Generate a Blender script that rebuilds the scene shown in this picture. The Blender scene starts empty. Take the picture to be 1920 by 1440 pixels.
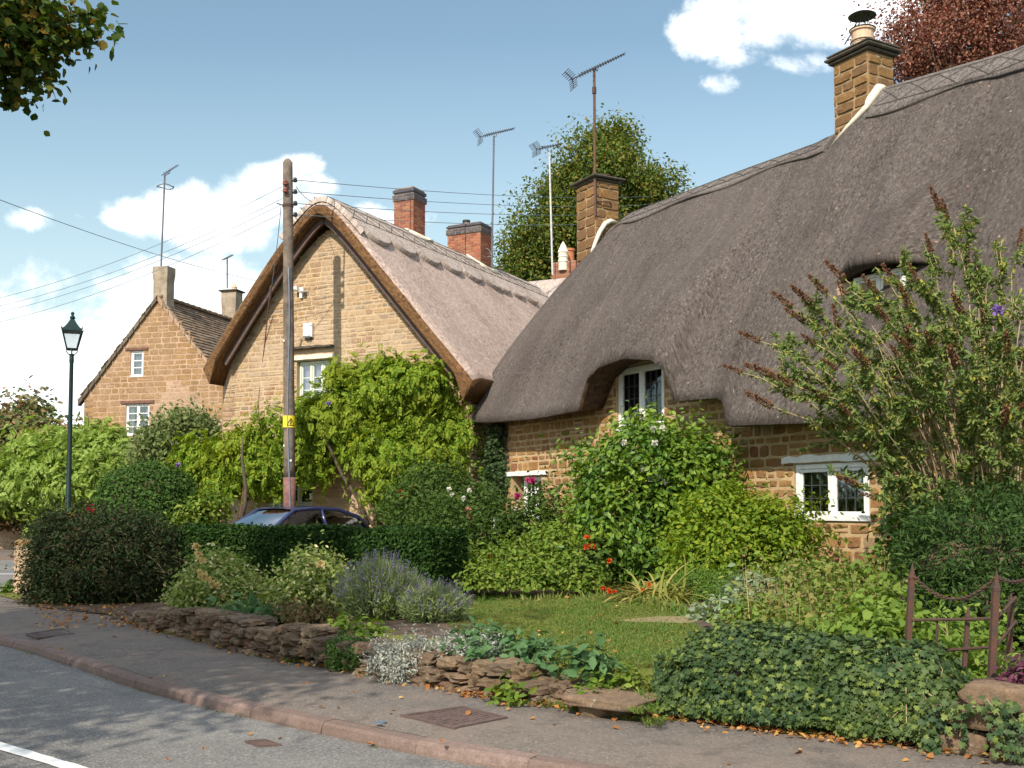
import bpy, math, random
import numpy as np
from mathutils import Vector, Matrix, noise as mnoise

random.seed(7)
RNG = np.random.default_rng(11)
SC = bpy.context.scene
COL = SC.collection
PI = math.pi

# ------------------------------------------------------------------ camera
F = 2000.0                       # focal length in photo pixels (photo 1920 wide)
HZ = 950.0                       # row of the horizon
PITCH = math.atan(115.0 / F)
EYE = Vector((0, 0, 1.6))

def ray(px, py):
    xc = (px - 960.0) / F
    yc = (720.0 - py + 115.0) / F
    c, s = math.cos(PITCH), math.sin(PITCH)
    return Vector((xc, c - yc * s, s + yc * c))

def at_y(px, py, Y):
    d = ray(px, py)
    return EYE + d * (Y / d.y)

def on_z(px, py, z=0.0):
    d = ray(px, py)
    return EYE + d * ((z - EYE.z) / d.z)

cam = bpy.data.cameras.new('camera')
cam_o = bpy.data.objects.new('camera', cam)
COL.objects.link(cam_o)
cam.sensor_width = 36.0
cam.lens = F / 1920 * 36.0
cam.shift_y = 115.0 / 1920.0
cam.clip_start = 0.1
cam.clip_end = 3000
cam_o.location = EYE
cam_o.rotation_euler = (PI / 2 + PITCH, 0, 0)
SC.camera = cam_o

# ------------------------------------------------------------------ light
SUN_AZ = Vector((-0.40, -0.917, 0)).normalized()     # horizontal direction towards the sun
SUN_EL = math.radians(41)
sun = bpy.data.lights.new('sun', 'SUN')
sun.energy = 3.7
sun.angle = math.radians(0.53)
sun.color = (1.0, 0.92, 0.80)
sun_o = bpy.data.objects.new('sun', sun)
COL.objects.link(sun_o)
S = SUN_AZ * math.cos(SUN_EL) + Vector((0, 0, math.sin(SUN_EL)))
sun_o.rotation_euler = S.to_track_quat('Z', 'Y').to_euler()
sun_o.location = S * 60

# ------------------------------------------------------------------ node helper
class NT:
    def __init__(s, tree):
        s.t = tree
        s.n = tree.nodes
        s.n.clear()
    def node(s, typ, **kw):
        nd = s.n.new(typ)
        for k, v in kw.items():
            if k.startswith('_'):
                setattr(nd, k[1:], v)
            else:
                s.put(nd, k, v)
        return nd
    def put(s, nd, key, v):
        try:
            inp = nd.inputs[int(key[1:])] if (key[0] == 'i' and key[1:].isdigit()) else nd.inputs[key.replace('__', ' ')]
        except KeyError:
            raise KeyError(nd.bl_idname + ' ' + key)
        if isinstance(v, bpy.types.NodeSocket):
            s.t.links.new(v, inp)
        else:
            inp.default_value = v
    def math(s, op, a, b=0.0, c=0.0, clamp=False):
        nd = s.node('ShaderNodeMath', _operation=op, _use_clamp=clamp)
        for i, v in enumerate((a, b, c)):
            if isinstance(v, bpy.types.NodeSocket):
                s.t.links.new(v, nd.inputs[i])
            else:
                nd.inputs[i].default_value = v
        return nd.outputs[0]
    def mix(s, fac, a, b, blend='MIX'):
        nd = s.node('ShaderNodeMix', _data_type='RGBA', _blend_type=blend)
        for i, v in ((0, fac), (6, a), (7, b)):
            if isinstance(v, bpy.types.NodeSocket):
                s.t.links.new(v, nd.inputs[i])
            elif i == 0:
                nd.inputs[0].default_value = v
            else:
                nd.inputs[i].default_value = (v[0], v[1], v[2], 1)
        return nd.outputs[2]
    def ramp(s, fac, stops, interp='LINEAR'):
        nd = s.node('ShaderNodeValToRGB')
        cr = nd.color_ramp
        cr.interpolation = interp
        while len(cr.elements) < len(stops):
            cr.elements.new(0.5)
        for e, (p, c) in zip(cr.elements, stops):
            e.position = p
            e.color = (c[0], c[1], c[2], 1) if hasattr(c, '__len__') else (c, c, c, 1)
        s.t.links.new(fac, nd.inputs[0])
        return nd.outputs[0]
    def noise(s, vec, scale, detail=4, rough=0.55, dist=0.0, dim='3D'):
        nd = s.node('ShaderNodeTexNoise', _noise_dimensions=dim, Scale=scale, Detail=detail, Roughness=rough, Distortion=dist)
        if vec is not None:
            s.t.links.new(vec, nd.inputs['Vector'])
        return nd.outputs['Fac']
    def mapping(s, vec, scale=(1, 1, 1), rot=(0, 0, 0)):
        nd = s.node('ShaderNodeMapping', Vector=vec, Scale=scale, Rotation=rot)
        return nd.outputs[0]
    def bump(s, h, strength=0.5, dist=0.02, normal=None):
        nd = s.node('ShaderNodeBump', Strength=strength, Distance=dist, Height=h)
        if normal is not None:
            s.put(nd, 'Normal', normal)
        return nd.outputs[0]

def new_mat(name):
    m = bpy.data.materials.new(name)
    m.use_nodes = True
    return m, NT(m.node_tree)

def finish(nt, shader):
    o = nt.node('ShaderNodeOutputMaterial')
    nt.t.links.new(shader, o.inputs['Surface'])

def obj_coord(nt):
    return nt.node('ShaderNodeTexCoord').outputs['Object']

def principled(nt, **kw):
    return nt.node('ShaderNodeBsdfPrincipled', **kw)

def c4(c):
    return (c[0], c[1], c[2], 1)

def simple_mat(name, col, rough=0.7, metal=0.0, var=0.25, scale=6, bump=0.0, bscale=40, spec=0.4, col2=None):
    m, nt = new_mat(name)
    co = obj_coord(nt)
    nz = nt.noise(co, scale, 6, 0.6)
    dark = col2 if col2 else tuple(x * (1 - var) for x in col)
    f = nt.ramp(nz, [(0.35, 0.0), (0.65, 1.0)])
    base = nt.mix(f, dark, col)
    p = principled(nt, Base__Color=base, Roughness=rough, Metallic=metal)
    p.inputs['Specular IOR Level'].default_value = spec
    if bump:
        nt.put(p, 'Normal', nt.bump(nt.noise(co, bscale, 5, 0.65), bump, 0.02))
    finish(nt, p.outputs[0])
    return m

def leaf_mat(name, stops, trans=0.3, rough=0.6, spec=0.10, patch=None, patch_scale=1.2, patch_amt=0.5):
    """leaf tones picked leaf by leaf; an optional second tone grows in patches (age of the shoots)"""
    m, nt = new_mat(name)
    g = nt.node('ShaderNodeNewGeometry')
    n = len(stops)
    col = nt.ramp(g.outputs['Random Per Island'], [(i / max(1, n - 1), c) for i, c in enumerate(stops)])
    if patch:
        nz = nt.noise(obj_coord(nt), patch_scale, 3, 0.6)
        f = nt.ramp(nz, [(0.45, 0.0), (0.68, patch_amt)])
        col = nt.mix(f, col, patch)
    p = principled(nt, Base__Color=col, Roughness=rough)
    p.inputs['Specular IOR Level'].default_value = spec
    t = nt.node('ShaderNodeBsdfTranslucent')
    tc = nt.node('ShaderNodeHueSaturation', Hue=0.48, Saturation=1.15, Value=1.5, Color=col)
    nt.put(t, 'Color', tc.outputs[0])
    mx = nt.node('ShaderNodeMixShader', i0=trans, i1=p.outputs[0], i2=t.outputs[0])
    finish(nt, mx.outputs[0])
    return m

def stone_mat(name, stops, grime=(0.12, 0.10, 0.07), lichen=None, tint=0.35, bump=0.5, bscale=22, rough=0.92, wash=None, wash_amt=0.6):
    m, nt = new_mat(name)
    co = obj_coord(nt)
    g = nt.node('ShaderNodeNewGeometry')
    n = len(stops)
    col = nt.ramp(g.outputs['Random Per Island'], [(i / n, c) for i, c in enumerate(stops)], 'CONSTANT')
    if wash:        # old limewash and smeared pointing
        wz = nt.math('ADD', nt.noise(co, .6, 5, .6), nt.math('MULTIPLY', nt.noise(co, 7, 6, .7), .7))
        col = nt.mix(nt.math('MULTIPLY', nt.ramp(wz, [(0.70, 0.05), (0.98, 1.0)]), wash_amt), col, wash)
    n1 = nt.noise(co, 14, 6, 0.7)
    col = nt.mix(nt.math('MULTIPLY', nt.ramp(n1, [(0.38, 1.0), (0.62, 0.0)]), tint), col, grime)
    n2 = nt.noise(co, 1.1, 4, 0.6)
    col = nt.mix(nt.math('MULTIPLY', nt.ramp(n2, [(0.45, 0.0), (0.7, 1.0)]), tint * 0.8), col, grime)
    hs = nt.node('ShaderNodeHueSaturation', Color=col)
    nt.put(hs, 'Value', nt.math('MULTIPLY_ADD', nt.noise(co, 60, 3, 0.6), 0.9, 0.55))
    col = hs.outputs[0]
    if lichen:
        v = nt.noise(co, 9, 8, 0.75, 0.6)
        col = nt.mix(nt.ramp(v, [(0.60, 0.0), (0.66, 0.85)]), col, lichen)
    p = principled(nt, Base__Color=col, Roughness=rough)
    p.inputs['Specular IOR Level'].default_value = 0.2
    h = nt.math('ADD', nt.noise(co, bscale, 8, 0.72), nt.math('MULTIPLY', nt.noise(co, bscale * 4, 4, 0.7), 0.5))
    nt.put(p, 'Normal', nt.bump(h, bump, 0.03))
    finish(nt, p.outputs[0])
    return m

def thatch_mat(name, base, light, stain, litter=0.0, stain_amt=0.6, wet=None):
    m, nt = new_mat(name)
    tc = nt.node('ShaderNodeTexCoord')
    uv = tc.outputs['UV']
    co = tc.outputs['Object']
    strand = nt.noise(nt.mapping(uv, (55, 5, 1)), 1.0, 5, 0.7, 0.0)
    fine = nt.noise(co, 30, 5, 0.8)
    mid = nt.noise(nt.mapping(uv, (16, .75, 1)), 1.0, 6, 0.65, 0.3)
    speck = nt.node('ShaderNodeTexVoronoi', Vector=nt.mapping(uv, (34, 24, 1)), Scale=1.0, Randomness=1.0).outputs['Color']
    sb = nt.node('ShaderNodeSeparateColor', Color=speck).outputs[0]
    col = nt.mix(nt.ramp(fine, [(0.34, 0.0), (0.68, 1.0)]), base, light)
    col = nt.mix(nt.math('MULTIPLY', nt.ramp(strand, [(0.3, 1.0), (0.55, 0.0)]), 0.35), col, stain)
    col = nt.mix(nt.math('MULTIPLY', nt.ramp(mid, [(0.35, 1.0), (0.52, 0.0)]), 0.22), col, stain)
    col = nt.mix(nt.math('MULTIPLY', nt.ramp(mid, [(0.52, 0.0), (0.68, 1.0)]), 0.15), col, tuple(min(1, x * 1.3) for x in light))
    col = nt.mix(nt.ramp(sb, [(0.68, 0.0), (1.0, 0.5)]), col, tuple(min(1, x * 1.6) for x in light))
    col = nt.mix(nt.ramp(sb, [(0.0, 0.65), (0.32, 0.0)]), col, tuple(x * 0.5 for x in stain))
    streak = nt.noise(nt.mapping(uv, (0.9, 0.22, 1)), 1.0, 6, 0.62, 0.5)
    big = nt.noise(co, 0.55, 5, 0.6, 0.3)
    col = nt.mix(nt.math('MULTIPLY', nt.ramp(streak, [(0.46, 0.0), (0.70, 1.0)]), stain_amt), col, stain)
    col = nt.mix(nt.math('MULTIPLY', nt.ramp(big, [(0.35, 1.0), (0.6, 0.0)]), 0.35), col, light)
    run = nt.noise(nt.mapping(uv, (9, 0.10, 1)), 1.0, 3, 0.6)
    col = nt.mix(nt.ramp(run, [(0.64, 0.0), (0.70, 0.30)]), col, tuple(min(1, x * 1.5) for x in light))
    if litter:
        v = nt.node('ShaderNodeTexVoronoi', Vector=nt.mapping(uv, (6.0, 7.5, 1)), Scale=1.0, Randomness=1.0)
        sz = nt.node('ShaderNodeSeparateColor', Color=v.outputs['Color'])
        thr = nt.math('MULTIPLY', nt.math('GREATER_THAN', sz.outputs[0], 0.82), litter)
        spot = nt.math('LESS_THAN', v.outputs['Distance'], thr)
        col = nt.mix(nt.math('MULTIPLY', spot, 0.8), col, nt.ramp(sz.outputs[1], [(0.0, (0.30, 0.12, 0.05)), (1.0, (0.42, 0.36, 0.28))]))
    p = principled(nt, Base__Color=col, Roughness=0.95)
    p.inputs['Specular IOR Level'].default_value = 0.12
    h = nt.math('ADD', nt.math('MULTIPLY', strand, .6), nt.math('ADD', nt.math('MULTIPLY', fine, 0.8), nt.math('MULTIPLY', sb, 0.8)))
    nt.put(p, 'Normal', nt.bump(h, 0.8, 0.035))
    finish(nt, p.outputs[0])
    return m

# ------------------------------------------------------------------ world
w = bpy.data.worlds.new('World')
SC.world = w
w.use_nodes = True
nt = NT(w.node_tree)
sky = nt.node('ShaderNodeTexSky', _sky_type='NISHITA')
sky.sun_disc = False
sky.sun_elevation = SUN_EL
sky.sun_rotation = math.atan2(SUN_AZ.x, SUN_AZ.y)
sky.altitude = 100
sky.air_density = 1.0
sky.dust_density = 0.9
sky.ozone_density = 1.6
tc = nt.node('ShaderNodeTexCoord')
sx = nt.node('ShaderNodeSeparateXYZ', Vector=tc.outputs['Generated'])
yy = nt.math('MAXIMUM', sx.outputs[1], 0.02)
u = nt.math('DIVIDE', sx.outputs[0], yy)
v = nt.math('DIVIDE', sx.outputs[2], yy)
uvv = nt.node('ShaderNodeCombineXYZ', X=u, Y=v).outputs[0]
wob = nt.noise(uvv, 9.0, 9, 0.62, 0.25)
soft = nt.noise(uvv, 3.5, 6, 0.6, 0.2)
CL = [  # centre px, py, radii px, weight
    (400, 398, 210, 66, 1.0), (500, 345, 120, 52, 1.0), (560, 312, 52, 26, 0.8), (285, 408, 105, 34, 1.0), (450, 440, 170, 34, 0.55),
    (85, 408, 60, 20, 0.35), (60, 690, 300, 130, 1.0), (330, 560, 260, 80, 0.6),
    (1500, 40, 250, 92, 1.2), (1640, 10, 260, 120, 1.2), (1350, 60, 120, 60, 1.0), (1365, 158, 58, 26, 0.6), (1500, 118, 140, 44, 0.95), (1405, 105, 90, 40, 0.8),
    (1420, 205, 40, 12, 0.22), (700, 410, 130, 22, 0.3)]
m = None
for (px, py, a, b, wt) in CL:
    d = ray(px, py)
    u0, v0 = d.x / d.y, d.z / d.y
    q = nt.math('ADD', nt.math('POWER', nt.math('ABSOLUTE', nt.math('DIVIDE', nt.math('SUBTRACT', u, u0), a / F)), 2.0),
                nt.math('POWER', nt.math('ABSOLUTE', nt.math('DIVIDE', nt.math('SUBTRACT', v, v0), b / F)), 2.0))
    e = nt.math('MULTIPLY', nt.math('SUBTRACT', 1.0, q), wt)
    e = nt.math('MAXIMUM', e, -1.2)
    m = e if m is None else nt.math('MAXIMUM', m, e)
m = nt.math('ADD', m, nt.math('MULTIPLY', nt.math('SUBTRACT', wob, 0.5), 4.6))
m = nt.math('ADD', m, nt.math('MULTIPLY', nt.math('SUBTRACT', soft, 0.5), 2.0))
cloud = nt.ramp(nt.math('MULTIPLY', m, 1.0), [(0.0, 0.0), (0.16, 0.12), (0.5, 0.62), (1.0, 1.0)])
front = nt.math('GREATER_THAN', sx.outputs[1], 0.03)
cloud = nt.math('MULTIPLY', cloud, front)
hazef = nt.ramp(v, [(0.0, 0.96), (0.10, 0.80), (0.20, 0.50), (0.32, 0.22), (0.45, 0.05)])
skyc = nt.mix(1.0, sky.outputs[0], (0.87, 0.92, 0.79), 'MULTIPLY')
skyc = nt.mix(nt.math('MULTIPLY', hazef, front), skyc, (4.1, 4.85, 4.75))
shade2 = nt.mix(nt.noise(uvv, 6.0, 5, 0.6), (5.6, 6.0, 6.3), (9.4, 9.4, 9.2))
skyc = nt.mix(cloud, skyc, shade2)
# unseen cloud added overhead and behind the camera to lift the shadow fill
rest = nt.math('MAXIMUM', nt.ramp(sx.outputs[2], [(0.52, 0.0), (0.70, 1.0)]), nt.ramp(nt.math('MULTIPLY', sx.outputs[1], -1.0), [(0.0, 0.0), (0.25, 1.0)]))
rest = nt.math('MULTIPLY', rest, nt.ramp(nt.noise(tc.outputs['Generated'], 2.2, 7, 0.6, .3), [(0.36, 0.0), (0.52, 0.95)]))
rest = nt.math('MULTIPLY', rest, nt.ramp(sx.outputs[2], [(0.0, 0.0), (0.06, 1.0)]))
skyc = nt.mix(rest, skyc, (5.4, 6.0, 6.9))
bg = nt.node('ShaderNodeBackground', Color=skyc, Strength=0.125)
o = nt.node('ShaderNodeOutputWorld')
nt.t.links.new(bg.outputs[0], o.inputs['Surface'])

SC.view_settings.view_transform = 'Standard'
SC.view_settings.look = 'None'
SC.view_settings.exposure = 0.76
SC.view_settings.gamma = 1.0
SC.cycles.use_denoising = True
SC.cycles.max_bounces = 6
SC.cycles.transparent_max_bounces = 8
SC.cycles.sample_clamp_indirect = 6

# ------------------------------------------------------------------ objects
ORG = {}
def tag(o, label=None, cat=None, group=None, kind=None):
    if label: o['label'] = label
    if cat: o['category'] = cat
    if group: o['group'] = group
    if kind: o['kind'] = kind
    return o

def thing(name, label, cat, loc, group=None):
    o = bpy.data.objects.new(name, None)
    o.empty_display_size = 0.2
    COL.objects.link(o)
    o.location = loc
    ORG[o.name] = Vector(loc)
    return tag(o, label, cat, group)

def link(name, me, parent=None, loc=None):
    o = bpy.data.objects.new(name, me)
    COL.objects.link(o)
    if parent is not None:
        o.parent = parent
        ORG[o.name] = ORG[parent.name]
    else:
        ORG[o.name] = Vector(loc) if loc is not None else Vector((0, 0, 0))
        o.location = ORG[o.name]
    return o

def V(*a):
    return Vector(a)

class MB:
    def __init__(s):
        s.v = []; s.f = []; s.m = []; s.uv = {}
    def add(s, vs, fs, mat=0, uvs=None):
        b = len(s.v)
        s.v.extend([(p[0], p[1], p[2]) for p in vs])
        if uvs is not None:
            for i, q in enumerate(uvs):
                s.uv[b + i] = q
        for f in fs:
            s.f.append([i + b for i in f])
            s.m.append(mat)
        return b
    def hexa(s, c, mat=0):
        """8 corners: bottom ring 0-3, top ring 4-7"""
        s.add(c, [(3, 2, 1, 0), (4, 5, 6, 7), (0, 1, 5, 4), (1, 2, 6, 5), (2, 3, 7, 6), (3, 0, 4, 7)], mat)
    def box(s, c, size, yaw=0.0, mat=0, taper=1.0):
        ca, sa = math.cos(yaw), math.sin(yaw)
        hx, hy, hz = size[0] / 2, size[1] / 2, size[2] / 2
        out = []
        for z, k in ((-hz, 1.0), (hz, taper)):
            for x, y in ((-hx, -hy), (hx, -hy), (hx, hy), (-hx, hy)):
                x2, y2 = x * k, y * k
                out.append((c[0] + x2 * ca - y2 * sa, c[1] + x2 * sa + y2 * ca, c[2] + z))
        s.hexa(out, mat)
    def boxf(s, f, u0, u1, z0, z1, n0, n1, mat=0):
        s.hexa([f(u0, z0, n0), f(u1, z0, n0), f(u1, z0, n1), f(u0, z0, n1),
                f(u0, z1, n0), f(u1, z1, n0), f(u1, z1, n1), f(u0, z1, n1)], mat)
    def bevf(s, f, u0, u1, z0, z1, n0, n1, b=0.008, mat=0):
        """box whose front edges (the n1 side) are chamfered"""
        s.add([f(u0, z0, n0), f(u1, z0, n0), f(u1, z1, n0), f(u0, z1, n0),
               f(u0, z0, n1 - b), f(u1, z0, n1 - b), f(u1, z1, n1 - b), f(u0, z1, n1 - b),
               f(u0 + b, z0 + b, n1), f(u1 - b, z0 + b, n1), f(u1 - b, z1 - b, n1), f(u0 + b, z1 - b, n1)],
              [(0, 1, 2, 3), (0, 4, 5, 1), (1, 5, 6, 2), (2, 6, 7, 3), (3, 7, 4, 0),
               (4, 8, 9, 5), (5, 9, 10, 6), (6, 10, 11, 7), (7, 11, 8, 4), (8, 11, 10, 9)], mat)
    def tube(s, pts, r, n=6, mat=0, cap=True):
        pts = [Vector(p) for p in pts]
        if not hasattr(r, '__len__'):
            r = [r] * len(pts)
        vs, fs = [], []
        ref = None
        for i, p in enumerate(pts):
            d = (pts[min(i + 1, len(pts) - 1)] - pts[max(i - 1, 0)])
            if d.length < 1e-9: d = V(0, 0, 1)
            d.normalize()
            if ref is None:
                ref = V(1, 0, 0) if abs(d.x) < 0.8 else V(0, 1, 0)
            a = d.cross(ref)
            if a.length < 1e-6: a = d.cross(V(0, 0, 1))
            a.normalize()
            b = d.cross(a)
            ref = b.cross(d) if False else ref
            for k in range(n):
                t = 2 * PI * k / n
                vs.append(p + (a * math.cos(t) + b * math.sin(t)) * r[i])
        for i in range(len(pts) - 1):
            for k in range(n):
                k2 = (k + 1) % n
                fs.append((i * n + k, i * n + k2, (i + 1) * n + k2, (i + 1) * n + k))
        if cap:
            fs.append(tuple(range(n - 1, -1, -1)))
            fs.append(tuple((len(pts) - 1) * n + k for k in range(n)))
        s.add(vs, fs, mat)
    def lathe(s, c, prof, n=16, mat=0, axis=None):
        """prof: list of (radius, height)"""
        c = Vector(c)
        vs, fs = [], []
        for (r, h) in prof:
            for k in range(n):
                t = 2 * PI * k / n
                vs.append((c.x + r * math.cos(t), c.y + r * math.sin(t), c.z + h))
        for i in range(len(prof) - 1):
            for k in range(n):
                k2 = (k + 1) % n
                fs.append((i * n + k, i * n + k2, (i + 1) * n + k2, (i + 1) * n + k))
        fs.append(tuple(range(n - 1, -1, -1)))
        fs.append(tuple((len(prof) - 1) * n + k for k in range(n)))
        s.add(vs, fs, mat)
    def rock(s, c, size, yaw=0.0, rough=0.18, mat=0, seed=0, n=4, pw=3.2):
        """a rounded, uneven field stone"""
        ca, sa = math.cos(yaw), math.sin(yaw)
        idx, vs, fs = {}, [], []
        off = V(seed * 3.17, seed * 1.3, seed * 0.7)
        def vert(p):
            key = tuple(round(x, 4) for x in p)
            if key in idx: return idx[key]
            q = Vector(p)
            L = (abs(q.x) ** pw + abs(q.y) ** pw + abs(q.z) ** pw) ** (1 / pw)
            q /= L
            q *= 1 + rough * mnoise.noise(q * 1.6 + off) + rough * 0.5 * mnoise.noise(q * 4 + off)
            x, y, z = q.x * size[0] / 2, q.y * size[1] / 2, q.z * size[2] / 2
            idx[key] = len(vs)
            vs.append((c[0] + x * ca - y * sa, c[1] + x * sa + y * ca, c[2] + z))
            return idx[key]
        for ax in range(3):
            for sg in (-1, 1):
                for i in range(n):
                    for j in range(n):
                        quad = []
                        for (di, dj) in ((0, 0), (1, 0), (1, 1), (0, 1)):
                            a, b = -1 + 2 * (i + di) / n, -1 + 2 * (j + dj) / n
                            p = [0, 0, 0]
                            p[ax] = sg; p[(ax + 1) % 3] = a; p[(ax + 2) % 3] = b
                            quad.append(vert(p))
                        fs.append(quad if sg > 0 else quad[::-1])
        s.add(vs, fs, mat)
    def build(s, name, mats, parent=None, smooth=False, loc=None):
        if not isinstance(mats, (list, tuple)): mats = [mats]
        org = ORG[parent.name] if parent is not None else (Vector(loc) if loc is not None else V(0, 0, 0))
        me = bpy.data.meshes.new(name)
        me.from_pydata([(a - org.x, b - org.y, c - org.z) for a, b, c in s.v], [], s.f)
        for mt in mats: me.materials.append(mt)
        me.polygons.foreach_set('material_index', s.m)
        if smooth: me.polygons.foreach_set('use_smooth', [True] * len(s.f))
        if s.uv:
            uvl = me.uv_layers.new(name='UVMap')
            li = np.zeros(len(me.loops), dtype=np.int32)
            me.loops.foreach_get('vertex_index', li)
            arr = np.zeros((len(s.v), 2), dtype=np.float32)
            for i, q in s.uv.items(): arr[i] = q
            uvl.data.foreach_set('uv', arr[li].ravel())
        me.update()
        return link(name, me, parent, org if parent is None else None)

# ------------------------------------------------------------------ foliage
def T_kite(w=0.3, fold=0.08):
    return np.array([(0, 0, 0), (-w, .42, fold), (0, 1, -.03), (w, .42, fold)], float), [(0, 1, 2), (0, 2, 3)]
def T_oval(w=0.26, fold=0.06, droop=0.1):
    return np.array([(0, 0, 0), (-w * .8, .25, fold), (-w, .6, fold - droop * .4), (0, 1, -droop), (w, .6, fold - droop * .4), (w * .8, .25, fold)], float), [(0, 1, 2, 3), (0, 3, 4, 5)]
def T_ivy():
    pts = [(0, .05), (-.22, -.08), (-.5, .22), (-.27, .36), (-.40, .68), (-.13, .62), (0, 1.0), (.13, .62), (.40, .68), (.27, .36), (.5, .22), (.22, -.08)]
    v = [(x, y, -0.18 * abs(x) - 0.08 * y * y) for x, y in pts] + [(0, .35, .03)]
    return np.array(v, float), [(i, 12, (i + 1) % 12)[::-1] for i in range(12)]
def T_heart():
    pts = [(0, .08), (-.22, -.06), (-.42, .12), (-.36, .42), (0, 1.0), (.36, .42), (.42, .12), (.22, -.06)]
    v = [(x, y, .16 * abs(x) - .1 * y) for x, y in pts]
    return np.array(v, float), [(0, 1, 2, 3, 4)[::-1], (0, 4, 5, 6, 7)[::-1]]
def T_blade(w=0.03, bend=0.35, n=4):
    v, f = [], []
    for i in range(n + 1):
        t = i / n
        ww = w * (1 - t ** 2.2)
        y, z = t * (1 - .25 * bend * t), -bend * t * t
        v += [(-ww, y, z), (ww, y, z)]
    for i in range(n):
        a = i * 2
        f.append((a, a + 1, a + 3, a + 2))
    return np.array(v, float), f
def T_pinnate(pairs=5, lw=0.085, ll=0.34, droop=0.35):
    v, f = [], []
    for i in range(pairs * 2 + 1):
        k = i // 2
        t = 1.0 if i == pairs * 2 else 0.22 + 0.7 * k / pairs
        y0, z0 = t * (1 - .2 * droop), -droop * t * t
        sd = 0 if i == pairs * 2 else (-1 if i % 2 else 1)
        ang = sd * 1.0
        L = ll * (1 - .25 * t)
        dx, dy = math.sin(ang) * L, math.cos(ang) * L
        px, py = math.cos(ang) * lw, -math.sin(ang) * lw
        b = len(v)
        v += [(0, y0, z0), (dx * .45 - px, y0 + dy * .45 - py, z0 - .02), (dx, y0 + dy, z0 - .10 - .05 * abs(sd)), (dx * .45 + px, y0 + dy * .45 + py, z0 - .02)]
        f += [(b, b + 1, b + 2), (b, b + 2, b + 3)]
    return np.array(v, float), f
def T_needle(n=7, w=0.035, ll=0.3):
    """a short shoot with needles both sides"""
    v, f = [], []
    for i in range(n * 2):
        k = i // 2
        t = (k + .3) / n
        sd = -1 if i % 2 else 1
        b = len(v)
        v += [(0, t, 0), (sd * ll, t + .16, .03), (0, t + w * 2, 0)]
        f.append((b, b + 1, b + 2) if sd < 0 else (b, b + 2, b + 1))
    return np.array(v, float), f

def norm(a):
    return a / np.maximum(np.linalg.norm(a, axis=1, keepdims=True), 1e-9)

def inst_mesh(name, tmpl, P, Yax, Nrm, size, mats, matidx=None, org=V(0, 0, 0)):
    tv, tf = tmpl
    n = len(P)
    Nrm = norm(Nrm)
    Yax = norm(Yax - Nrm * np.sum(Yax * Nrm, axis=1, keepdims=True))
    X = np.cross(Yax, Nrm)
    sz = np.asarray(size, float).reshape(n, 1, 1)
    W = (tv[None, :, 0:1] * X[:, None, :] + tv[None, :, 1:2] * Yax[:, None, :] + tv[None, :, 2:3] * Nrm[:, None, :]) * sz + P[:, None, :]
    W = W.reshape(-1, 3) - np.array(org)
    k = len(tv)
    loops = np.concatenate([np.array(f) for f in tf])
    tot = np.array([len(f) for f in tf])
    L = (loops[None, :] + (np.arange(n) * k)[:, None]).ravel().astype(np.int32)
    totals = np.tile(tot, n)
    starts = np.concatenate([[0], np.cumsum(totals)[:-1]]).astype(np.int32)
    me = bpy.data.meshes.new(name)
    me.vertices.add(len(W)); me.vertices.foreach_set('co', W.astype(np.float32).ravel())
    me.loops.add(len(L)); me.loops.foreach_set('vertex_index', L)
    me.polygons.add(len(starts)); me.polygons.foreach_set('loop_start', starts)
    if not isinstance(mats, (list, tuple)): mats = [mats]
    for m_ in mats: me.materials.append(m_)
    if matidx is not None:
        me.polygons.foreach_set('material_index', np.repeat(matidx, len(tf)).astype(np.int32))
    me.update(calc_edges=True)
    return me

def blob(px, py, rx, ry, Y, dy):
    c = at_y(px, py, Y)
    return (np.array(c), np.array((rx * Y / F, dy, ry * Y / F)))

def cloud_pts(rng, blobs, n, clump, per, shell=0.45, lump=0.2, zmin=None, inner=0.5):
    C = np.array([b[0] for b in blobs]); R = np.array([b[1] for b in blobs])
    wt = (R[:, 0] * R[:, 1] + R[:, 1] * R[:, 2] + R[:, 0] * R[:, 2]); wt = wt / wt.sum()
    m = max(1, n // per)
    cen, out = [], []
    K = rng.normal(size=(5, 3)) * 2.6; ph = rng.uniform(0, 6.3, 5)
    while sum(len(c) for c in cen) < m:
        i = rng.choice(len(blobs), size=m, p=wt)
        d = norm(rng.normal(size=(m, 3)))
        fr = 1 - shell * rng.random(m) ** 1.4
        fr = fr * (1 + lump * np.sin(d @ K.T * 1.4 + ph[None, :] + i[:, None] * 1.7).mean(axis=1) * 1.8)
        p = C[i] + d * R[i] * fr[:, None]
        keep = np.ones(m, bool)
        for j in range(len(blobs)):
            q = (((p - C[j]) / R[j]) ** 2).sum(axis=1)
            keep &= ~((q < inner) & (i != j))
        if zmin is not None: keep &= p[:, 2] > zmin
        cen.append(p[keep]); out.append(norm(d / R[i])[keep])
        if keep.sum() == 0: break
    cen = np.concatenate(cen)[:m]; out = np.concatenate(out)[:m]
    off = rng.normal(size=(len(cen) * per, 3)) * (clump * np.repeat(rng.uniform(.6, 1.5, len(cen)), per))[:, None]
    P = np.repeat(cen, per, axis=0) + off
    O = norm(np.repeat(out, per, axis=0) * .75 + off / clump * .42)
    if zmin is not None:
        P[:, 2] = np.maximum(P[:, 2], zmin + 0.02 * rng.random(len(P)))
    return P, O

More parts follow.
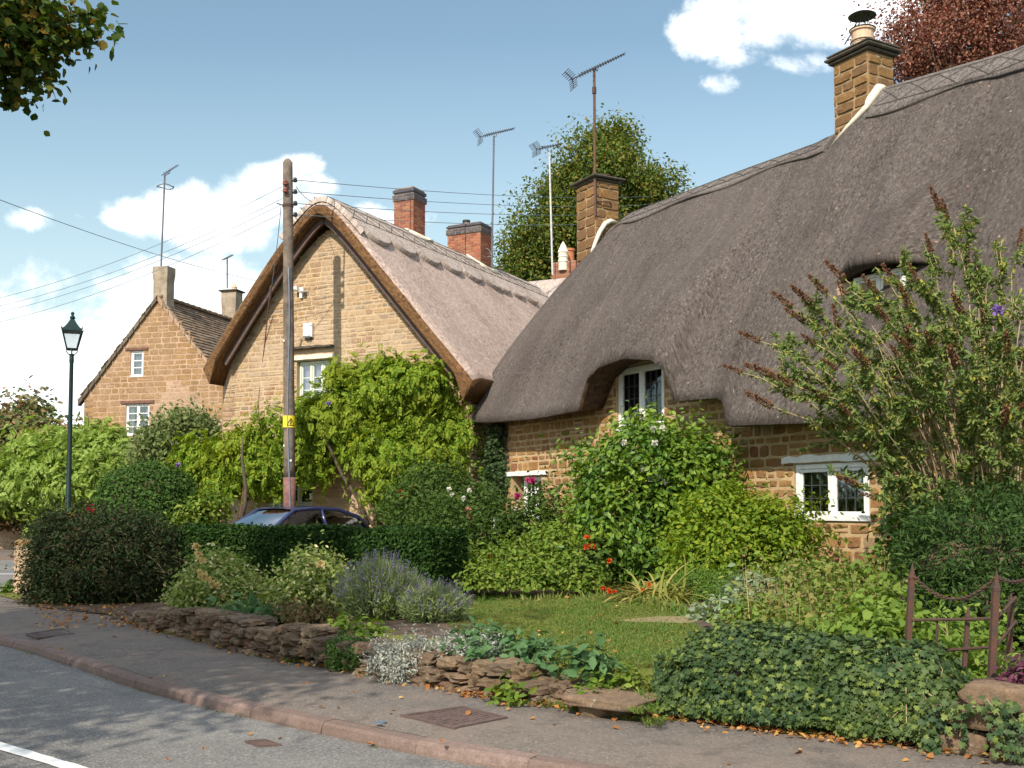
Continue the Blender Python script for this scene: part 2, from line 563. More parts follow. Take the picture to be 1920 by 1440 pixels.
def leaf_mesh(rng, name, tmpl, P, O, size, mats, up=0.5, outw=0.6, spread=0.6, droop=0.4, jit=0.3, org=V(0, 0, 0), matidx=None, yout=0.6, zup=0.0):
    n = len(P)
    N = O * outw + np.array((0, 0, up)) + rng.normal(size=(n, 3)) * spread
    Y = rng.normal(size=(n, 3)) * 0.7 + O * yout + np.array((0, 0, zup - droop))
    s = size * (1 + jit * rng.uniform(-1, 1, n))
    return inst_mesh(name, tmpl, P, Y, N, s, mats, matidx, org)

def shrub(name, label, cat, blobs, n, size, mat, tmpl=None, clump=0.12, per=14, up=0.5, outw=0.6, spread=0.6, droop=0.3, shell=0.45, lump=0.2,
          zmin=0.3, stems=8, stem_mat=None, stem_r=0.015, group=None, base=None, seed=0, part='foliage', inner=0.5, yout=0.6, zup=0.0, sprout=1.0):
    rng = np.random.default_rng(1000 + seed)
    C = sum((b[0] for b in blobs)) / len(blobs)
    if base is None: base = V(C[0], C[1], zmin)
    root = thing(name, label, cat, base, group)
    P, O = cloud_pts(rng, blobs, n, clump, per, shell, lump, zmin, inner)
    me = leaf_mesh(rng, part, tmpl or T_oval(), P, O, size, mat, up, outw, spread, droop, org=base, yout=yout, zup=zup)
    link(part, me, root)
    # young shoots standing out of the outline
    ns = int(n / 130) if sprout else 0
    if ns:
        ii = rng.integers(0, len(P), ns)
        per_s = 9
        dirs = norm(O[ii] * .8 + rng.normal(size=(ns, 3)) * .45 + np.array((0, 0, .55 - droop * .8)))
        Ls = size * rng.uniform(1.6, 4.6, ns) * sprout
        PS = np.concatenate([P[ii] + dirs * (Ls * (k + .5) / per_s)[:, None] + np.array((0, 0, -1)) * (Ls * (.25 + droop * .4) * ((k + .5) / per_s) ** 2)[:, None] + rng.normal(size=(ns, 3)) * size * .12 for k in range(per_s)])
        YS = np.concatenate([dirs * .7 + rng.normal(size=(ns, 3)) * .8 for k in range(per_s)])
        me = inst_mesh('shoots', tmpl or T_oval(), PS, YS, rng.normal(size=PS.shape) * .7 + np.array((0, 0, .6)), size * rng.uniform(.5, 1.0, len(PS)), mat, None, base)
        tag(link('shoots', me, root), kind='stuff')
    if stems:
        mb = MB()
        for i in range(stems):
            b = blobs[rng.integers(len(blobs))]
            e = b[0] + norm(rng.normal(size=(1, 3)))[0] * b[1] * 0.8
            e[2] = max(e[2], zmin + 0.1)
            st = Vector((base.x + rng.normal() * 0.08 + (e[0] - base.x) * 0.15, base.y + rng.normal() * 0.08 + (e[1] - base.y) * 0.15, base.z - 0.03))
            md = st.lerp(Vector(e), 0.5) + V(rng.normal() * .05, rng.normal() * .05, 0.12 * (Vector(e) - st).length)
            pts = []
            for k in range(6):
                t = k / 5
                pts.append(st * (1 - t) ** 2 + md * (2 * t * (1 - t)) + Vector(e) * t * t)
            mb.tube(pts, [stem_r * (1 - .75 * k / 5) for k in range(6)], 5)
        mb.build('stem', stem_mat or M['twig'], root, smooth=True)
    return root, P, O, rng

def flowers(root, pts, r, mat, name='flower', label=None, petals=9):
    """each bloom a little cup of petals"""
    for p in pts:
        rng = np.random.default_rng(int(abs(p[0] * 991 + p[2] * 7919)) % 99991)
        mbp = []
        n = petals * 2
        d = norm(rng.normal(size=(n, 3)) + np.array((-.2, -.9, .5)))
        P = np.tile(np.array(p), (n, 1)) + d * r * 0.25
        me = inst_mesh(name, T_oval(.42, .2, -.2), P, d + rng.normal(size=(n, 3)) * .3, rng.normal(size=(n, 3)) + np.array((0, -.6, .3)), np.full(n, r), mat, None, ORG[root.name])
        o = link(name, me, root)
        if label: o['label'] = label
# ================================================================== materials
from mathutils.geometry import tessellate_polygon
M = {}
M['twig'] = simple_mat('bark_twig', (0.16, 0.11, 0.065), 0.9, var=0.45, scale=12)
M['cane'] = simple_mat('pale_cane', (0.44, 0.32, 0.18), 0.8, var=0.4, scale=8)
M['bark'] = simple_mat('tree_bark', (0.10, 0.075, 0.05), 0.95, var=0.5, scale=9, bump=0.6, bscale=14)
M['white'] = simple_mat('white_paint', (0.80, 0.79, 0.76), 0.5, var=0.14, scale=9, bump=0.06, bscale=30)
M['cream'] = simple_mat('pale_green_paint', (0.62, 0.66, 0.54), 0.55, var=0.1, scale=9)
M['lead'] = simple_mat('lead_strip', (0.05, 0.055, 0.06), 0.6, spec=0.5)
M['room'] = simple_mat('dark_room', (0.035, 0.03, 0.028), 0.95)
M['curtain'] = simple_mat('curtain_cloth', (0.46, 0.42, 0.50), 0.9, var=0.35, scale=20)
M['curtain_white'] = simple_mat('net_cloth', (0.80, 0.80, 0.82), 0.9, var=0.2, scale=20)
M['mortar'] = simple_mat('lime_mortar', (0.52, 0.365, 0.195), 0.95, var=0.28, scale=5, bump=0.5, bscale=60)
M['mortar_pale'] = simple_mat('pale_mortar', (0.50, 0.37, 0.235), 0.95, var=0.25, scale=4, bump=0.5, bscale=50)
M['mortar_pink'] = simple_mat('pink_render', (0.47, 0.31, 0.205), 0.95, var=0.3, scale=3, bump=0.5, bscale=40)
M['mortar_dark'] = simple_mat('weathered_mortar', (0.36, 0.245, 0.13), 0.95, var=0.3, scale=5, bump=0.5, bscale=60)
M['flaunch'] = simple_mat('cement_fillet', (0.72, 0.66, 0.52), 0.85, var=0.2, scale=7, bump=0.2)
M['stone'] = stone_mat('ironstone', [(0.33, 0.165, 0.055), (0.28, 0.145, 0.058), (0.39, 0.205, 0.07), (0.23, 0.115, 0.05), (0.36, 0.195, 0.075), (0.22, 0.07, 0.038), (0.31, 0.17, 0.055), (0.31, 0.22, 0.12), (0.25, 0.12, 0.045)], grime=(0.13, 0.08, 0.045), tint=0.32, wash=(0.46, 0.31, 0.16), wash_amt=.3)
M['stone_gable'] = stone_mat('pale_ironstone', [(0.40, 0.245, 0.105), (0.34, 0.21, 0.10), (0.45, 0.285, 0.135), (0.37, 0.24, 0.125), (0.31, 0.18, 0.09), (0.43, 0.29, 0.155), (0.29, 0.15, 0.075), (0.27, 0.20, 0.14)], grime=(0.17, 0.11, 0.065), lichen=(0.50, 0.42, 0.33), tint=0.28, wash=(0.52, 0.39, 0.27), wash_amt=.85)
M['stone_far'] = stone_mat('weathered_ironstone', [(0.31, 0.175, 0.07), (0.26, 0.15, 0.065), (0.35, 0.205, 0.085), (0.29, 0.17, 0.08), (0.33, 0.20, 0.10)], grime=(0.14, 0.09, 0.05), wash=(0.44, 0.30, 0.19), wash_amt=.6, lichen=(0.48, 0.40, 0.30), tint=0.4)
M['stone_pink'] = stone_mat('rendered_ironstone', [(0.36, 0.225, 0.14), (0.32, 0.20, 0.125), (0.40, 0.26, 0.17), (0.35, 0.23, 0.135)], lichen=(0.52, 0.43, 0.35), tint=0.25, wash=(0.47, 0.33, 0.23), wash_amt=.85)
M['stone_stack'] = stone_mat('stack_ironstone', [(0.25, 0.135, 0.05), (0.20, 0.11, 0.048), (0.28, 0.155, 0.055), (0.22, 0.12, 0.05)], grime=(0.10, 0.065, 0.035), lichen=(0.38, 0.30, 0.19), tint=0.4)
M['stone_stain'] = stone_mat('stained_stone', [(0.15, 0.12, 0.085), (0.12, 0.095, 0.07), (0.18, 0.145, 0.10)], lichen=(0.30, 0.27, 0.22), tint=0.5)
M['cap_stone'] = simple_mat('capping_stone', (0.10, 0.085, 0.06), 0.9, var=0.5, scale=9, bump=0.5, bscale=20)
M['render_stack'] = simple_mat('cement_render', (0.36, 0.29, 0.21), 0.95, var=0.4, scale=4, bump=0.5, bscale=30)
M['brick'] = stone_mat('red_brick', [(0.36, 0.10, 0.05), (0.30, 0.085, 0.045), (0.42, 0.14, 0.065), (0.33, 0.12, 0.06), (0.26, 0.08, 0.05), (0.40, 0.16, 0.09)], tint=0.35, bump=0.3)
M['brick_blue'] = stone_mat('blue_brick', [(0.10, 0.095, 0.11), (0.085, 0.08, 0.10), (0.13, 0.115, 0.125)], grime=(0.05, 0.05, 0.05), tint=0.4, bump=0.3)
M['brick_mortar'] = simple_mat('brick_mortar', (0.34, 0.24, 0.17), 0.95, var=0.3)
M['thatch_old'] = thatch_mat('old_thatch', (0.080, 0.064, 0.055), (0.148, 0.123, 0.109), (0.038, 0.030, 0.025), litter=0.12, stain_amt=0.55)
M['thatch_cap_old'] = thatch_mat('old_ridge_thatch', (0.125, 0.105, 0.094), (0.21, 0.182, 0.165), (0.075, 0.063, 0.057), stain_amt=0.4)
M['thatch_new'] = thatch_mat('pale_thatch', (0.33, 0.245, 0.20), (0.52, 0.405, 0.34), (0.19, 0.13, 0.10), stain_amt=0.45)
M['thatch_cap_new'] = thatch_mat('pale_ridge_thatch', (0.36, 0.29, 0.245), (0.52, 0.43, 0.37), (0.23, 0.175, 0.14), stain_amt=0.4)
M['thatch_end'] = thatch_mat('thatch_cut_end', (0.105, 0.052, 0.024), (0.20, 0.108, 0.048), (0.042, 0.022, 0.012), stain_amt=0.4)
M['thatch_under'] = thatch_mat('thatch_eave_end', (0.075, 0.048, 0.032), (0.135, 0.088, 0.055), (0.035, 0.024, 0.018), stain_amt=0.4)
M['barge'] = simple_mat('brown_stained_board', (0.12, 0.075, 0.062), 0.7, var=0.35, scale=8)
M['beam'] = simple_mat('brown_beam', (0.19, 0.095, 0.065), 0.85, var=0.4, scale=9, bump=0.3)
M['sticks'] = simple_mat('hazel_ligger', (0.10, 0.085, 0.07), 0.9, var=0.4)
M['slate'] = stone_mat('stone_slate', [(0.26, 0.175, 0.11), (0.21, 0.145, 0.095), (0.32, 0.22, 0.14), (0.17, 0.12, 0.08), (0.28, 0.20, 0.135)], grime=(0.09, 0.07, 0.05), lichen=(0.30, 0.26, 0.19), tint=0.5)
M['drystone'] = stone_mat('dry_stone', [(0.20, 0.125, 0.07), (0.165, 0.105, 0.065), (0.24, 0.16, 0.095), (0.17, 0.11, 0.07), (0.25, 0.16, 0.10), (0.21, 0.15, 0.105), (0.19, 0.10, 0.065)], grime=(0.07, 0.06, 0.04), lichen=(0.36, 0.32, 0.24), tint=0.55, bump=0.6, bscale=18)
M['soil'] = simple_mat('soil', (0.11, 0.07, 0.045), 0.98, var=0.5, scale=6, bump=0.8, bscale=24, col2=(0.055, 0.038, 0.024))
M['iron'] = simple_mat('rusty_iron', (0.095, 0.042, 0.026), 0.85, var=0.5, scale=14, bump=0.4, bscale=70, col2=(0.055, 0.035, 0.03))
M['aerial'] = simple_mat('aerial_metal', (0.14, 0.145, 0.17), 0.5, metal=0.3, spec=0.4)
M['galv'] = simple_mat('galvanised_pole', (0.60, 0.58, 0.56), 0.5, metal=0.2, var=0.35, scale=10)
M['rust_pole'] = simple_mat('rusty_mast', (0.14, 0.07, 0.05), 0.8, var=0.4, scale=5)
M['cable'] = simple_mat('cable_sheath', (0.16, 0.20, 0.25), 0.6)
M['clay'] = simple_mat('clay_pot', (0.66, 0.47, 0.31), 0.8, var=0.25, scale=8)
M['clay_red'] = simple_mat('red_clay_pot', (0.48, 0.17, 0.07), 0.8, var=0.25, scale=8)
M['black'] = simple_mat('black_metal', (0.02, 0.022, 0.022), 0.45, var=0.2)

def glass_mat(name, tint=(0.55, 0.58, 0.6), base=0.05):
    m, nt = new_mat(name)
    tr = nt.node('ShaderNodeBsdfTransparent', Color=c4(tint))
    gl = nt.node('ShaderNodeBsdfGlossy', Color=c4((0.9, 0.93, 0.95)), Roughness=0.04)
    fr = nt.node('ShaderNodeFresnel', IOR=1.5)
    wav = nt.bump(nt.noise(obj_coord(nt), 5.0, 2), 0.05, 0.05)
    nt.put(gl, 'Normal', wav)
    fac = nt.math('ADD', fr.outputs[0], base)
    finish(nt, nt.node('ShaderNodeMixShader', i0=fac, i1=tr.outputs[0], i2=gl.outputs[0]).outputs[0])
    return m
M['glass'] = glass_mat('window_glass', (0.80, 0.82, 0.83))
M['lamp_glass'] = glass_mat('lantern_glass', (0.86, 0.88, 0.88), 0.10)

# ================================================================== builders
def frame_fn(O, U, N):
    O, U, N = Vector(O), Vector(U), Vector(N)
    return lambda u, z, n: V(O.x + U.x * u + N.x * n, O.y + U.y * u + N.y * n, z)

def wall_sheet(mb, f, outline, openings, thick, mat=0):
    loops = [[Vector((u, z, 0)) for u, z in outline]]
    for (a, b, c, d) in openings:
        loops.append([Vector((a, c, 0)), Vector((a, d, 0)), Vector((b, d, 0)), Vector((b, c, 0))])
    flat = [p for l in loops for p in l]
    tris = tessellate_polygon(loops)
    n = len(flat)
    vs = [f(p.x, p.y, 0) for p in flat] + [f(p.x, p.y, -thick) for p in flat]
    fs = [tuple(t) for t in tris] + [tuple(i + n for i in t[::-1]) for t in tris]
    b = 0
    for l in loops:
        k = len(l)
        for i in range(k):
            j = (i + 1) % k
            fs.append((b + i, b + j, b + j + n, b + i + n))
        b += k
    mb.add(vs, fs, mat)

def stonework(mb, f, u0, u1, z0, z1, inside=None, openings=(), ch=(0.10, 0.20), cw=(0.15, 0.36), gap=0.016, d=(0.014, 0.034), mat=0, jit=0.014, seed=1, brick=False, split=0.12):
    rg = random.Random(seed)
    z = z0
    row = 0
    while z < z1 - 0.02:
        h = ch[0] if brick else rg.uniform(*ch)
        if z + h > z1: h = z1 - z
        u = u0 - ((cw[0] * 0.5) if (brick and row % 2) else 0)
        while u < u1 - 0.01:
            wd = cw[0] if brick else rg.uniform(*cw) * (0.75 + 0.5 * h / ch[1])
            if u + wd > u1: wd = u1 - u
            cells = [(u, u + wd, z, z + h)]
            if not brick and h > ch[0] * 1.25 and rg.random() < split:
                zm = z + h * rg.uniform(0.4, 0.6)
                cells = [(u, u + wd, z, zm), (u, u + wd, zm, z + h)]
            u += wd
            for (a, b, c, e) in cells:
                a = max(a, u0)
                ok = True
                for (o0, o1, o2, o3) in openings:
                    ov = min(e, o3) - max(c, o2)
                    if ov > 0 and min(b, o1) - max(a, o0) > 0:
                        if ov > 0.4 * (e - c):
                            if a < o0 and b > o1: ok = False
                            elif a < o0: b = o0
                            elif b > o1: a = o1
                            else: ok = False
                        else:
                            if c < o2: e = o2
                            else: c = o3
                if not ok or b - a < 0.04 or e - c < 0.03: continue
                if inside and not inside((a + b) / 2, (c + e) / 2): continue
                g = gap / 2
                a2, b2, c2, e2 = a + g, b - g, c + g, e - g
                if b2 - a2 < 0.02 or e2 - c2 < 0.02: continue
                j = lambda: rg.uniform(-jit, jit) if not brick else rg.uniform(-0.002, 0.002)
                um, zm = (a2 + b2) / 2, (c2 + e2) / 2
                ring = [(a2 + j() * .5, c2 + j() * .5), (um + j(), c2 - j() * .4), (b2 + j() * .5, c2 + j() * .5), (b2 + j() * .4, zm + j()),
                        (b2 + j() * .5, e2 + j() * .5), (um + j(), e2 + j() * .4), (a2 + j() * .5, e2 + j() * .5), (a2 - j() * .4, zm + j())]
                if not brick:      # knock the corners off
                    for q in (0, 2, 4, 6):
                        k = rg.uniform(0.04, 0.22)
                        x, y = ring[q]
                        ring[q] = (x + (um - x) * k * min(1, (e2 - c2) / (b2 - a2)), y + (zm - y) * k)
                dd = rg.uniform(*d)
                s1 = 0.015
                vs = [f(x, y, -0.004) for x, y in ring]
                kx = max(0.3, 1 - 0.016 / max(0.04, b2 - a2) * 2); kz = max(0.3, 1 - 0.016 / max(0.04, e2 - c2) * 2)
                if brick: kx, kz = 0.95, 0.9
                vs += [f(um + (x - um) * kx, zm + (y - zm) * kz, dd * (1 + rg.uniform(-.35, .35) * (0 if brick else 1))) for x, y in ring]
                vs.append(f(um, zm, dd * 1.12))
                fs = [(i, (i + 1) % 8, 8 + (i + 1) % 8, 8 + i) for i in range(8)] + [(8 + i, 8 + (i + 1) % 8, 16) for i in range(8)]
                mb.add(vs, fs, mat)
        z += h
        row += 1

def window(parent, f, u0, u1, z0, z1, n=-0.10, lights=2, nx=2, ny=3, fw=0.055, sw=0.04, mat=None, barmat=None, bar=0.010, curtain=None, name='window', label=None):
    """fixed frame, mullions, sashes and glazing bars in one mesh; pane and curtain hang under it"""
    mat = mat or M['white']
    mb = MB()
    dp = 0.07
    mb.bevf(f, u0, u0 + fw, z0, z1, n - dp, n)
    mb.bevf(f, u1 - fw, u1, z0, z1, n - dp, n)
    mb.bevf(f, u0 + fw, u1 - fw, z1 - fw, z1, n - dp, n - .003)
    mb.bevf(f, u0 - 0.03, u1 + 0.03, z0 - 0.03, z0 + fw * .8, n - dp, n + 0.05)
    W = (u1 - u0 - 2 * fw)
    mw = fw * 0.8
    lw = (W - mw * (lights - 1)) / lights
    panes = []
    for i in range(lights):
        a = u0 + fw + i * (lw + mw)
        b = a + lw
        if i < lights - 1:
            mb.bevf(f, b, b + mw, z0 + fw * .8, z1 - fw, n - dp, n - .002)
        c, d = z0 + fw * .8, z1 - fw
        m0, m1 = n - 0.055, n - 0.016
        mb.bevf(f, a + .003, a + sw, c + .003, d - .003, m0, m1, .006)
        mb.bevf(f, b - sw, b - .003, c + .003, d - .003, m0, m1, .006)
        mb.bevf(f, a + sw, b - sw, c + .003, c + sw, m0, m1 - .002, .006)
        mb.bevf(f, a + sw, b - sw, d - sw, d - .003, m0, m1 - .002, .006)
        for k in range(1, nx):
            x = a + sw + (b - a - 2 * sw) * k / nx
            mb.boxf(f, x - bar / 2, x + bar / 2, c + sw, d - sw, n - 0.05, n - 0.030, 1)
        for k in range(1, ny):
            y = c + sw + (d - c - 2 * sw) * k / ny
            mb.boxf(f, a + sw, b - sw, y - bar / 2, y + bar / 2, n - 0.049, n - 0.032, 1)
        panes.append((a + sw * .6, b - sw * .6, c + sw * .6, d - sw * .6))
    w_o = mb.build(name, [mat, barmat or mat], parent)
    if label: w_o['label'] = label
    pm = MB()
    for (a, b, c, d) in panes:
        pm.boxf(f, a, b, c, d, n - 0.046, n - 0.042)
    pm.build('pane', M['glass'], w_o)
    if curtain:
        for (c0, c1, cm) in curtain:
            cb = MB()
            k = 26
            vs = []
            a0, a1 = u0 + (u1 - u0) * c0, u0 + (u1 - u0) * c1
            for i in range(k + 1):
                x = a0 + (a1 - a0) * i / k
                dn = -0.14 + 0.022 * math.sin(i * 1.9) + 0.01 * math.sin(i * .7)
                vs += [f(x, z0 + .02, n + dn), f(x, z1 - .03, n + dn)]
            cb.add(vs, [(2 * i, 2 * i + 2, 2 * i + 3, 2 * i + 1) for i in range(k)])
            cb.build('curtain', cm, w_o, smooth=True)
    return w_o

def stack_box(mb, O, U, N, wu, wn, z0, z1, mm, sm, brick=False, seed=1, ch=(0.16, 0.24), cw=(0.2, 0.38), blue=None):
    """four faced masonry shaft centred on O"""
    O, U, N = Vector(O), Vector(U), Vector(N)
    hu, hn = wu / 2, wn / 2
    mb.hexa([tuple(O + U * a + N * b + V(0, 0, z - O.z)) for z in (z0, z1) for a, b in ((-hu, -hn), (hu, -hn), (hu, hn), (-hu, hn))], mm)
    for k, (ctr, ud, nd, ln) in enumerate(((O + N * hn, U, N, hu), (O + U * hu, -N, U, hn), (O - N * hn, -U, -N, hu), (O - U * hu, N, -U, hn))):
        f = frame_fn(ctr, ud, nd)
        zt = z1 if not blue else blue
        stonework(mb, f, -ln, ln, z0 + .003, zt - .003, ch=ch, cw=cw, mat=sm, seed=seed + k, brick=brick, gap=0.010 if brick else 0.014, d=(0.006, 0.010) if brick else (0.012, 0.03))
        if blue:
            stonework(mb, f, -ln, ln, zt + .003, z1 - .003, ch=ch, cw=cw, mat=sm + 1, seed=seed + 9 + k, brick=True, gap=0.010, d=(0.008, 0.012))

def slab_on(mb, O, U, N, wu, wn, z0, z1, mat=0, bev=0.02):
    O, U, N = Vector(O), Vector(U), Vector(N)
    lv = [(z0, -bev), (z0 + (z1 - z0) * .35, 0), (z1 - (z1 - z0) * .3, 0), (z1, -bev * 2)]
    vs = []
    for z, e in lv:
        for a, b in ((-1, -1), (1, -1), (1, 1), (-1, 1)):
            p = O + U * a * (wu / 2 + e) + N * b * (wn / 2 + e)
            vs.append((p.x, p.y, z))
    fs = [(3, 2, 1, 0), tuple(12 + i for i in range(4))]
    for l in range(3):
        for k in range(4):
            fs.append((l * 4 + k, l * 4 + (k + 1) % 4, l * 4 + 4 + (k + 1) % 4, l * 4 + 4 + k))
    mb.add(vs, fs, mat)

def sst(x):
    x = max(0.0, min(1.0, x))
    return x * x * (3 - 2 * x)

def grid_ring(mb, rows, mats, uvs=None, caps=True, closed=True):
    """rows of equal length; closed in the second index"""
    n, k = len(rows), len(rows[0])
    vs = [p for r in rows for p in r]
    fs = []
    base = len(mb.v)
    uvl = [q for r in uvs for q in r] if uvs else None
    mb.add(vs, [], 0, uvl)
    for i in range(n - 1):
        for j in range(k if closed else k - 1):
            j2 = (j + 1) % k
            mb.f.append([base + i * k + j, base + (i + 1) * k + j, base + (i + 1) * k + j2, base + i * k + j2])
            mb.m.append(mats[j] if hasattr(mats, '__len__') else mats)

# ================================================================== the right-hand thatched cottage
RO = V(4.65, 15.5, 0)
RU = V(-0.495, 0.869, 0).normalized()      # along the front, away from the camera
RN = V(-0.869, -0.495, 0).normalized()     # out of the front wall
fR = frame_fn(RO, RU, RN)
def pR(t, d, z): return fR(t, z, -d)

cott = thing('thatched_cottage', 'long low ironstone cottage with dark grey thatch sweeping over its white windows', 'cottage', (4.65, 15.5, 0.3))

EAVE = [(-9, -.62, 2.69), (-.95, -.62, 2.74), (.25, -.62, 2.80), (1.58, -.62, 2.85), (1.78, -.52, 3.27), (1.98, -.48, 3.34), (3.02, -.52, 3.37),
        (3.07, -.56, 3.6), (3.13, -.64, 3.9), (3.4, -.67, 4.10), (4.2, -.70, 4.22), (5.0, -.70, 4.14), (5.4, -.68, 3.97), (5.64, -.64, 3.66),
        (5.8, -.60, 3.42), (7.7, -.58, 3.39), (9.5, -.58, 3.45), (11, -.58, 3.58)]
RIDGE = [(-9, 8.75), (-1.3, 8.52), (0.1, 8.68), (1.2, 8.80), (1.55, 8.66), (2.0, 8.36), (2.6, 8.30), (5, 8.36), (8.6, 8.40), (9.3, 8.28), (10.6, 7.9)]
TT = np.concatenate([np.arange(-8.5, -2, .16), np.arange(-2, 6.6, .05), np.arange(6.6, 10.3, .12), np.array([10.3, 10.42, 10.54, 10.60, 10.64])])
def itab(tab, col):
    a = np.array(tab, float)
    fine = np.arange(-9, 11, .02)
    y = np.interp(fine, a[:, 0], a[:, col])
    k = np.hanning(9); k /= k.sum()
    yp = np.pad(y, 4, mode='edge')
    return fine, np.convolve(yp, k, 'valid')
_fx, _ed = itab(EAVE, 1); _, _ez = itab(EAVE, 2); _, _rz = itab(RIDGE, 1)
def eave_d(t): return float(np.interp(t, _fx, _ed))
def eave_z(t): return float(np.interp(t, _fx, _ez))
def ridge_z(t): return float(np.interp(t, _fx, _rz))
RD = 2.6
def base_e(t):
    k = sst((t - 0.3) / 3.0)
    return (-.62 + .04 * k, 2.80 + .58 * k)
def roof_pt(t, s):
    """outer thatch surface of the front slope: (d, z)"""
    e0 = base_e(t)
    ed, ez = eave_d(t), eave_z(t)
    rz = ridge_z(t)
    d = e0[0] + (RD - e0[0]) * s
    z = e0[1] + (rz - e0[1]) * s
    b = 0.20 * math.sin(PI * min(1, s)) ** 0.9
    L = math.hypot(RD - e0[0], rz - e0[1])
    nd, nz = -(rz - e0[1]) / L, (RD - e0[0]) / L
    d += nd * b; z += nz * b
    w = 1 - sst(s / (0.75 if ez > 3.45 and 2.9 < t < 6 else 0.55))
    d += (ed - e0[0]) * w; z += (ez - e0[1]) * w
    if s > 0.9:                      # rounded crest
        z -= 0.10 * ((s - 0.9) / 0.1) ** 2
    return d, z
def t_shift(t, s):
    if t < 8: return t
    k = (t - 8) / 2.64
    return t - k * (0.85 * s ** 1.5 + (0.12 if s <= 0 else 0))
NS = 34
SS = [((i / NS) ** 0.9) for i in range(NS + 1)]
rows, uvs = [], []
for t in TT:
    r, q = [], []
    ed, ez = eave_d(t), eave_z(t)
    iz = ez + 0.10
    r.append(pR(t_shift(t, 0), 0.06, iz)); q.append((t, -.6))
    r.append(pR(t_shift(t, 0), ed * .35 + .04, ez + .05)); q.append((t, -.4))
    r.append(pR(t_shift(t, 0), ed + .10, ez - .012)); q.append((t, -.1))
    for s in SS:
        d, z = roof_pt(t, s)
        n1 = mnoise.noise(V(t * .9, s * 5, 1.3)) * .030 + mnoise.noise(V(t * 3.5, s * 18, 4.1)) * .012
        if s < .02: n1 *= .8
        d -= n1 * .8; z += n1 * .5
        r.append(pR(t_shift(t, s), d, z)); q.append((t, s * 6.2))
    rz = ridge_z(t)
    for i, s in enumerate(np.linspace(.94, 0, 10)):
        d = RD + (RD + .6) * (1 - s); z = 3.3 + (rz - .05 - 3.3) * s
        r.append(pR(t_shift(t, s), d, z)); q.append((t, 6.2 + (1 - s) * 6.2))
    r.append(pR(t_shift(t, 0), 5.25, 3.45)); q.append((t, 13))
    r.append(pR(t_shift(t, .8), RD, rz - .75)); q.append((t, 13.5))
    rows.append(r); uvs.append(q)
mb = MB()
k = len(rows[0])
mt = [1, 1, 1] + [0] * (k - 3)
mt[-1] = 1
grid_ring(mb, rows, mt, uvs)
for end, rev in ((rows[0], True), (rows[-1], False)):
    b = mb.add(end, [], 0)
    for i, q in enumerate(uvs[0]): mb.uv[b + i] = (q[1] * 1.0, q[1])
    tri = tessellate_polygon([[Vector(((p - RO).dot(RN), p.z, 0)) for p in end]])
    for t3 in tri:
        mb.f.append([b + i for i in (t3 if not rev else t3[::-1])]); mb.m.append(0)
roof = mb.build('roof', [M['thatch_old'], M['thatch_under']], cott, smooth=True)

def ridge_cap_R(t0, t1, s0f, off=0.045):
    rows, uvs = [], []
    for t in np.arange(t0, t1 + .001, .08):
        s0 = s0f(t)
        r, q = [], []
        pts = []
        for s in np.linspace(s0, 1.0, 8):
            pts.append((roof_pt(t, s), s))
        (d0, z0), _ = pts[0]
        r.append(pR(t_shift(t, s0), d0 + .03, z0 - .02)); q.append((t, 0))
        for i, ((d, z), s) in enumerate(pts):
            o2 = off * (0.75 if i == 0 else 1) + mnoise.noise(V(t * 6, s * 30, 2)) * .008
            r.append(pR(t_shift(t, s), d - o2 * .85, z + o2 * .55)); q.append((t, s * 6.2))
        rz = roof_pt(t, 1.0)[1]
        r.append(pR(t_shift(t, 1), RD + .14, rz + .04)); q.append((t, 6.5))
        r.append(pR(t_shift(t, 1), RD + .75, rz - 1.2)); q.append((t, 7.5))
        rows.append(r); uvs.append(q)
    mb = MB()
    grid_ring(mb, rows, 0, uvs, closed=False)
    for end in (rows[0], rows[-1]):
        b = mb.add(end, [tuple(range(len(end)))], 0)
    return mb
capA = ridge_cap_R(-8.4, 1.18, lambda t: .885 - .015 * math.sin(t * 2)).build('ridge_cap', M['thatch_cap_old'], roof, smooth=True)
capB = ridge_cap_R(2.15, 9.35, lambda t: .905 + .012 * math.sin(t * 2.3)).build('ridge_cap', M['thatch_cap_old'], roof, smooth=True)
def liggers_R(cap, t0, t1, sa, sb, step):
    mb = MB()
    def P(t, s):
        d, z = roof_pt(t, s)
        return pR(t_shift(t, s), d - .050, z + .033)
    for s in (sa, sb, ):
        mb.tube([P(t, s) for t in np.arange(t0, t1, .3)], .006, 4)
    t = t0; i = 0
    while t + step < t1:
        for a, b in ((sa, sb), (sb, sa)):
            mb.tube([P(t + step * q, a + (b - a) * q) for q in (0, .5, 1)], .005, 4)
        t += step
    mb.build('liggers', M['sticks'], roof)
liggers_R(capA, -8.3, 1.1, .905, .975, .55)
liggers_R(capB, 2.3, 9.2, .925, .98, .5)

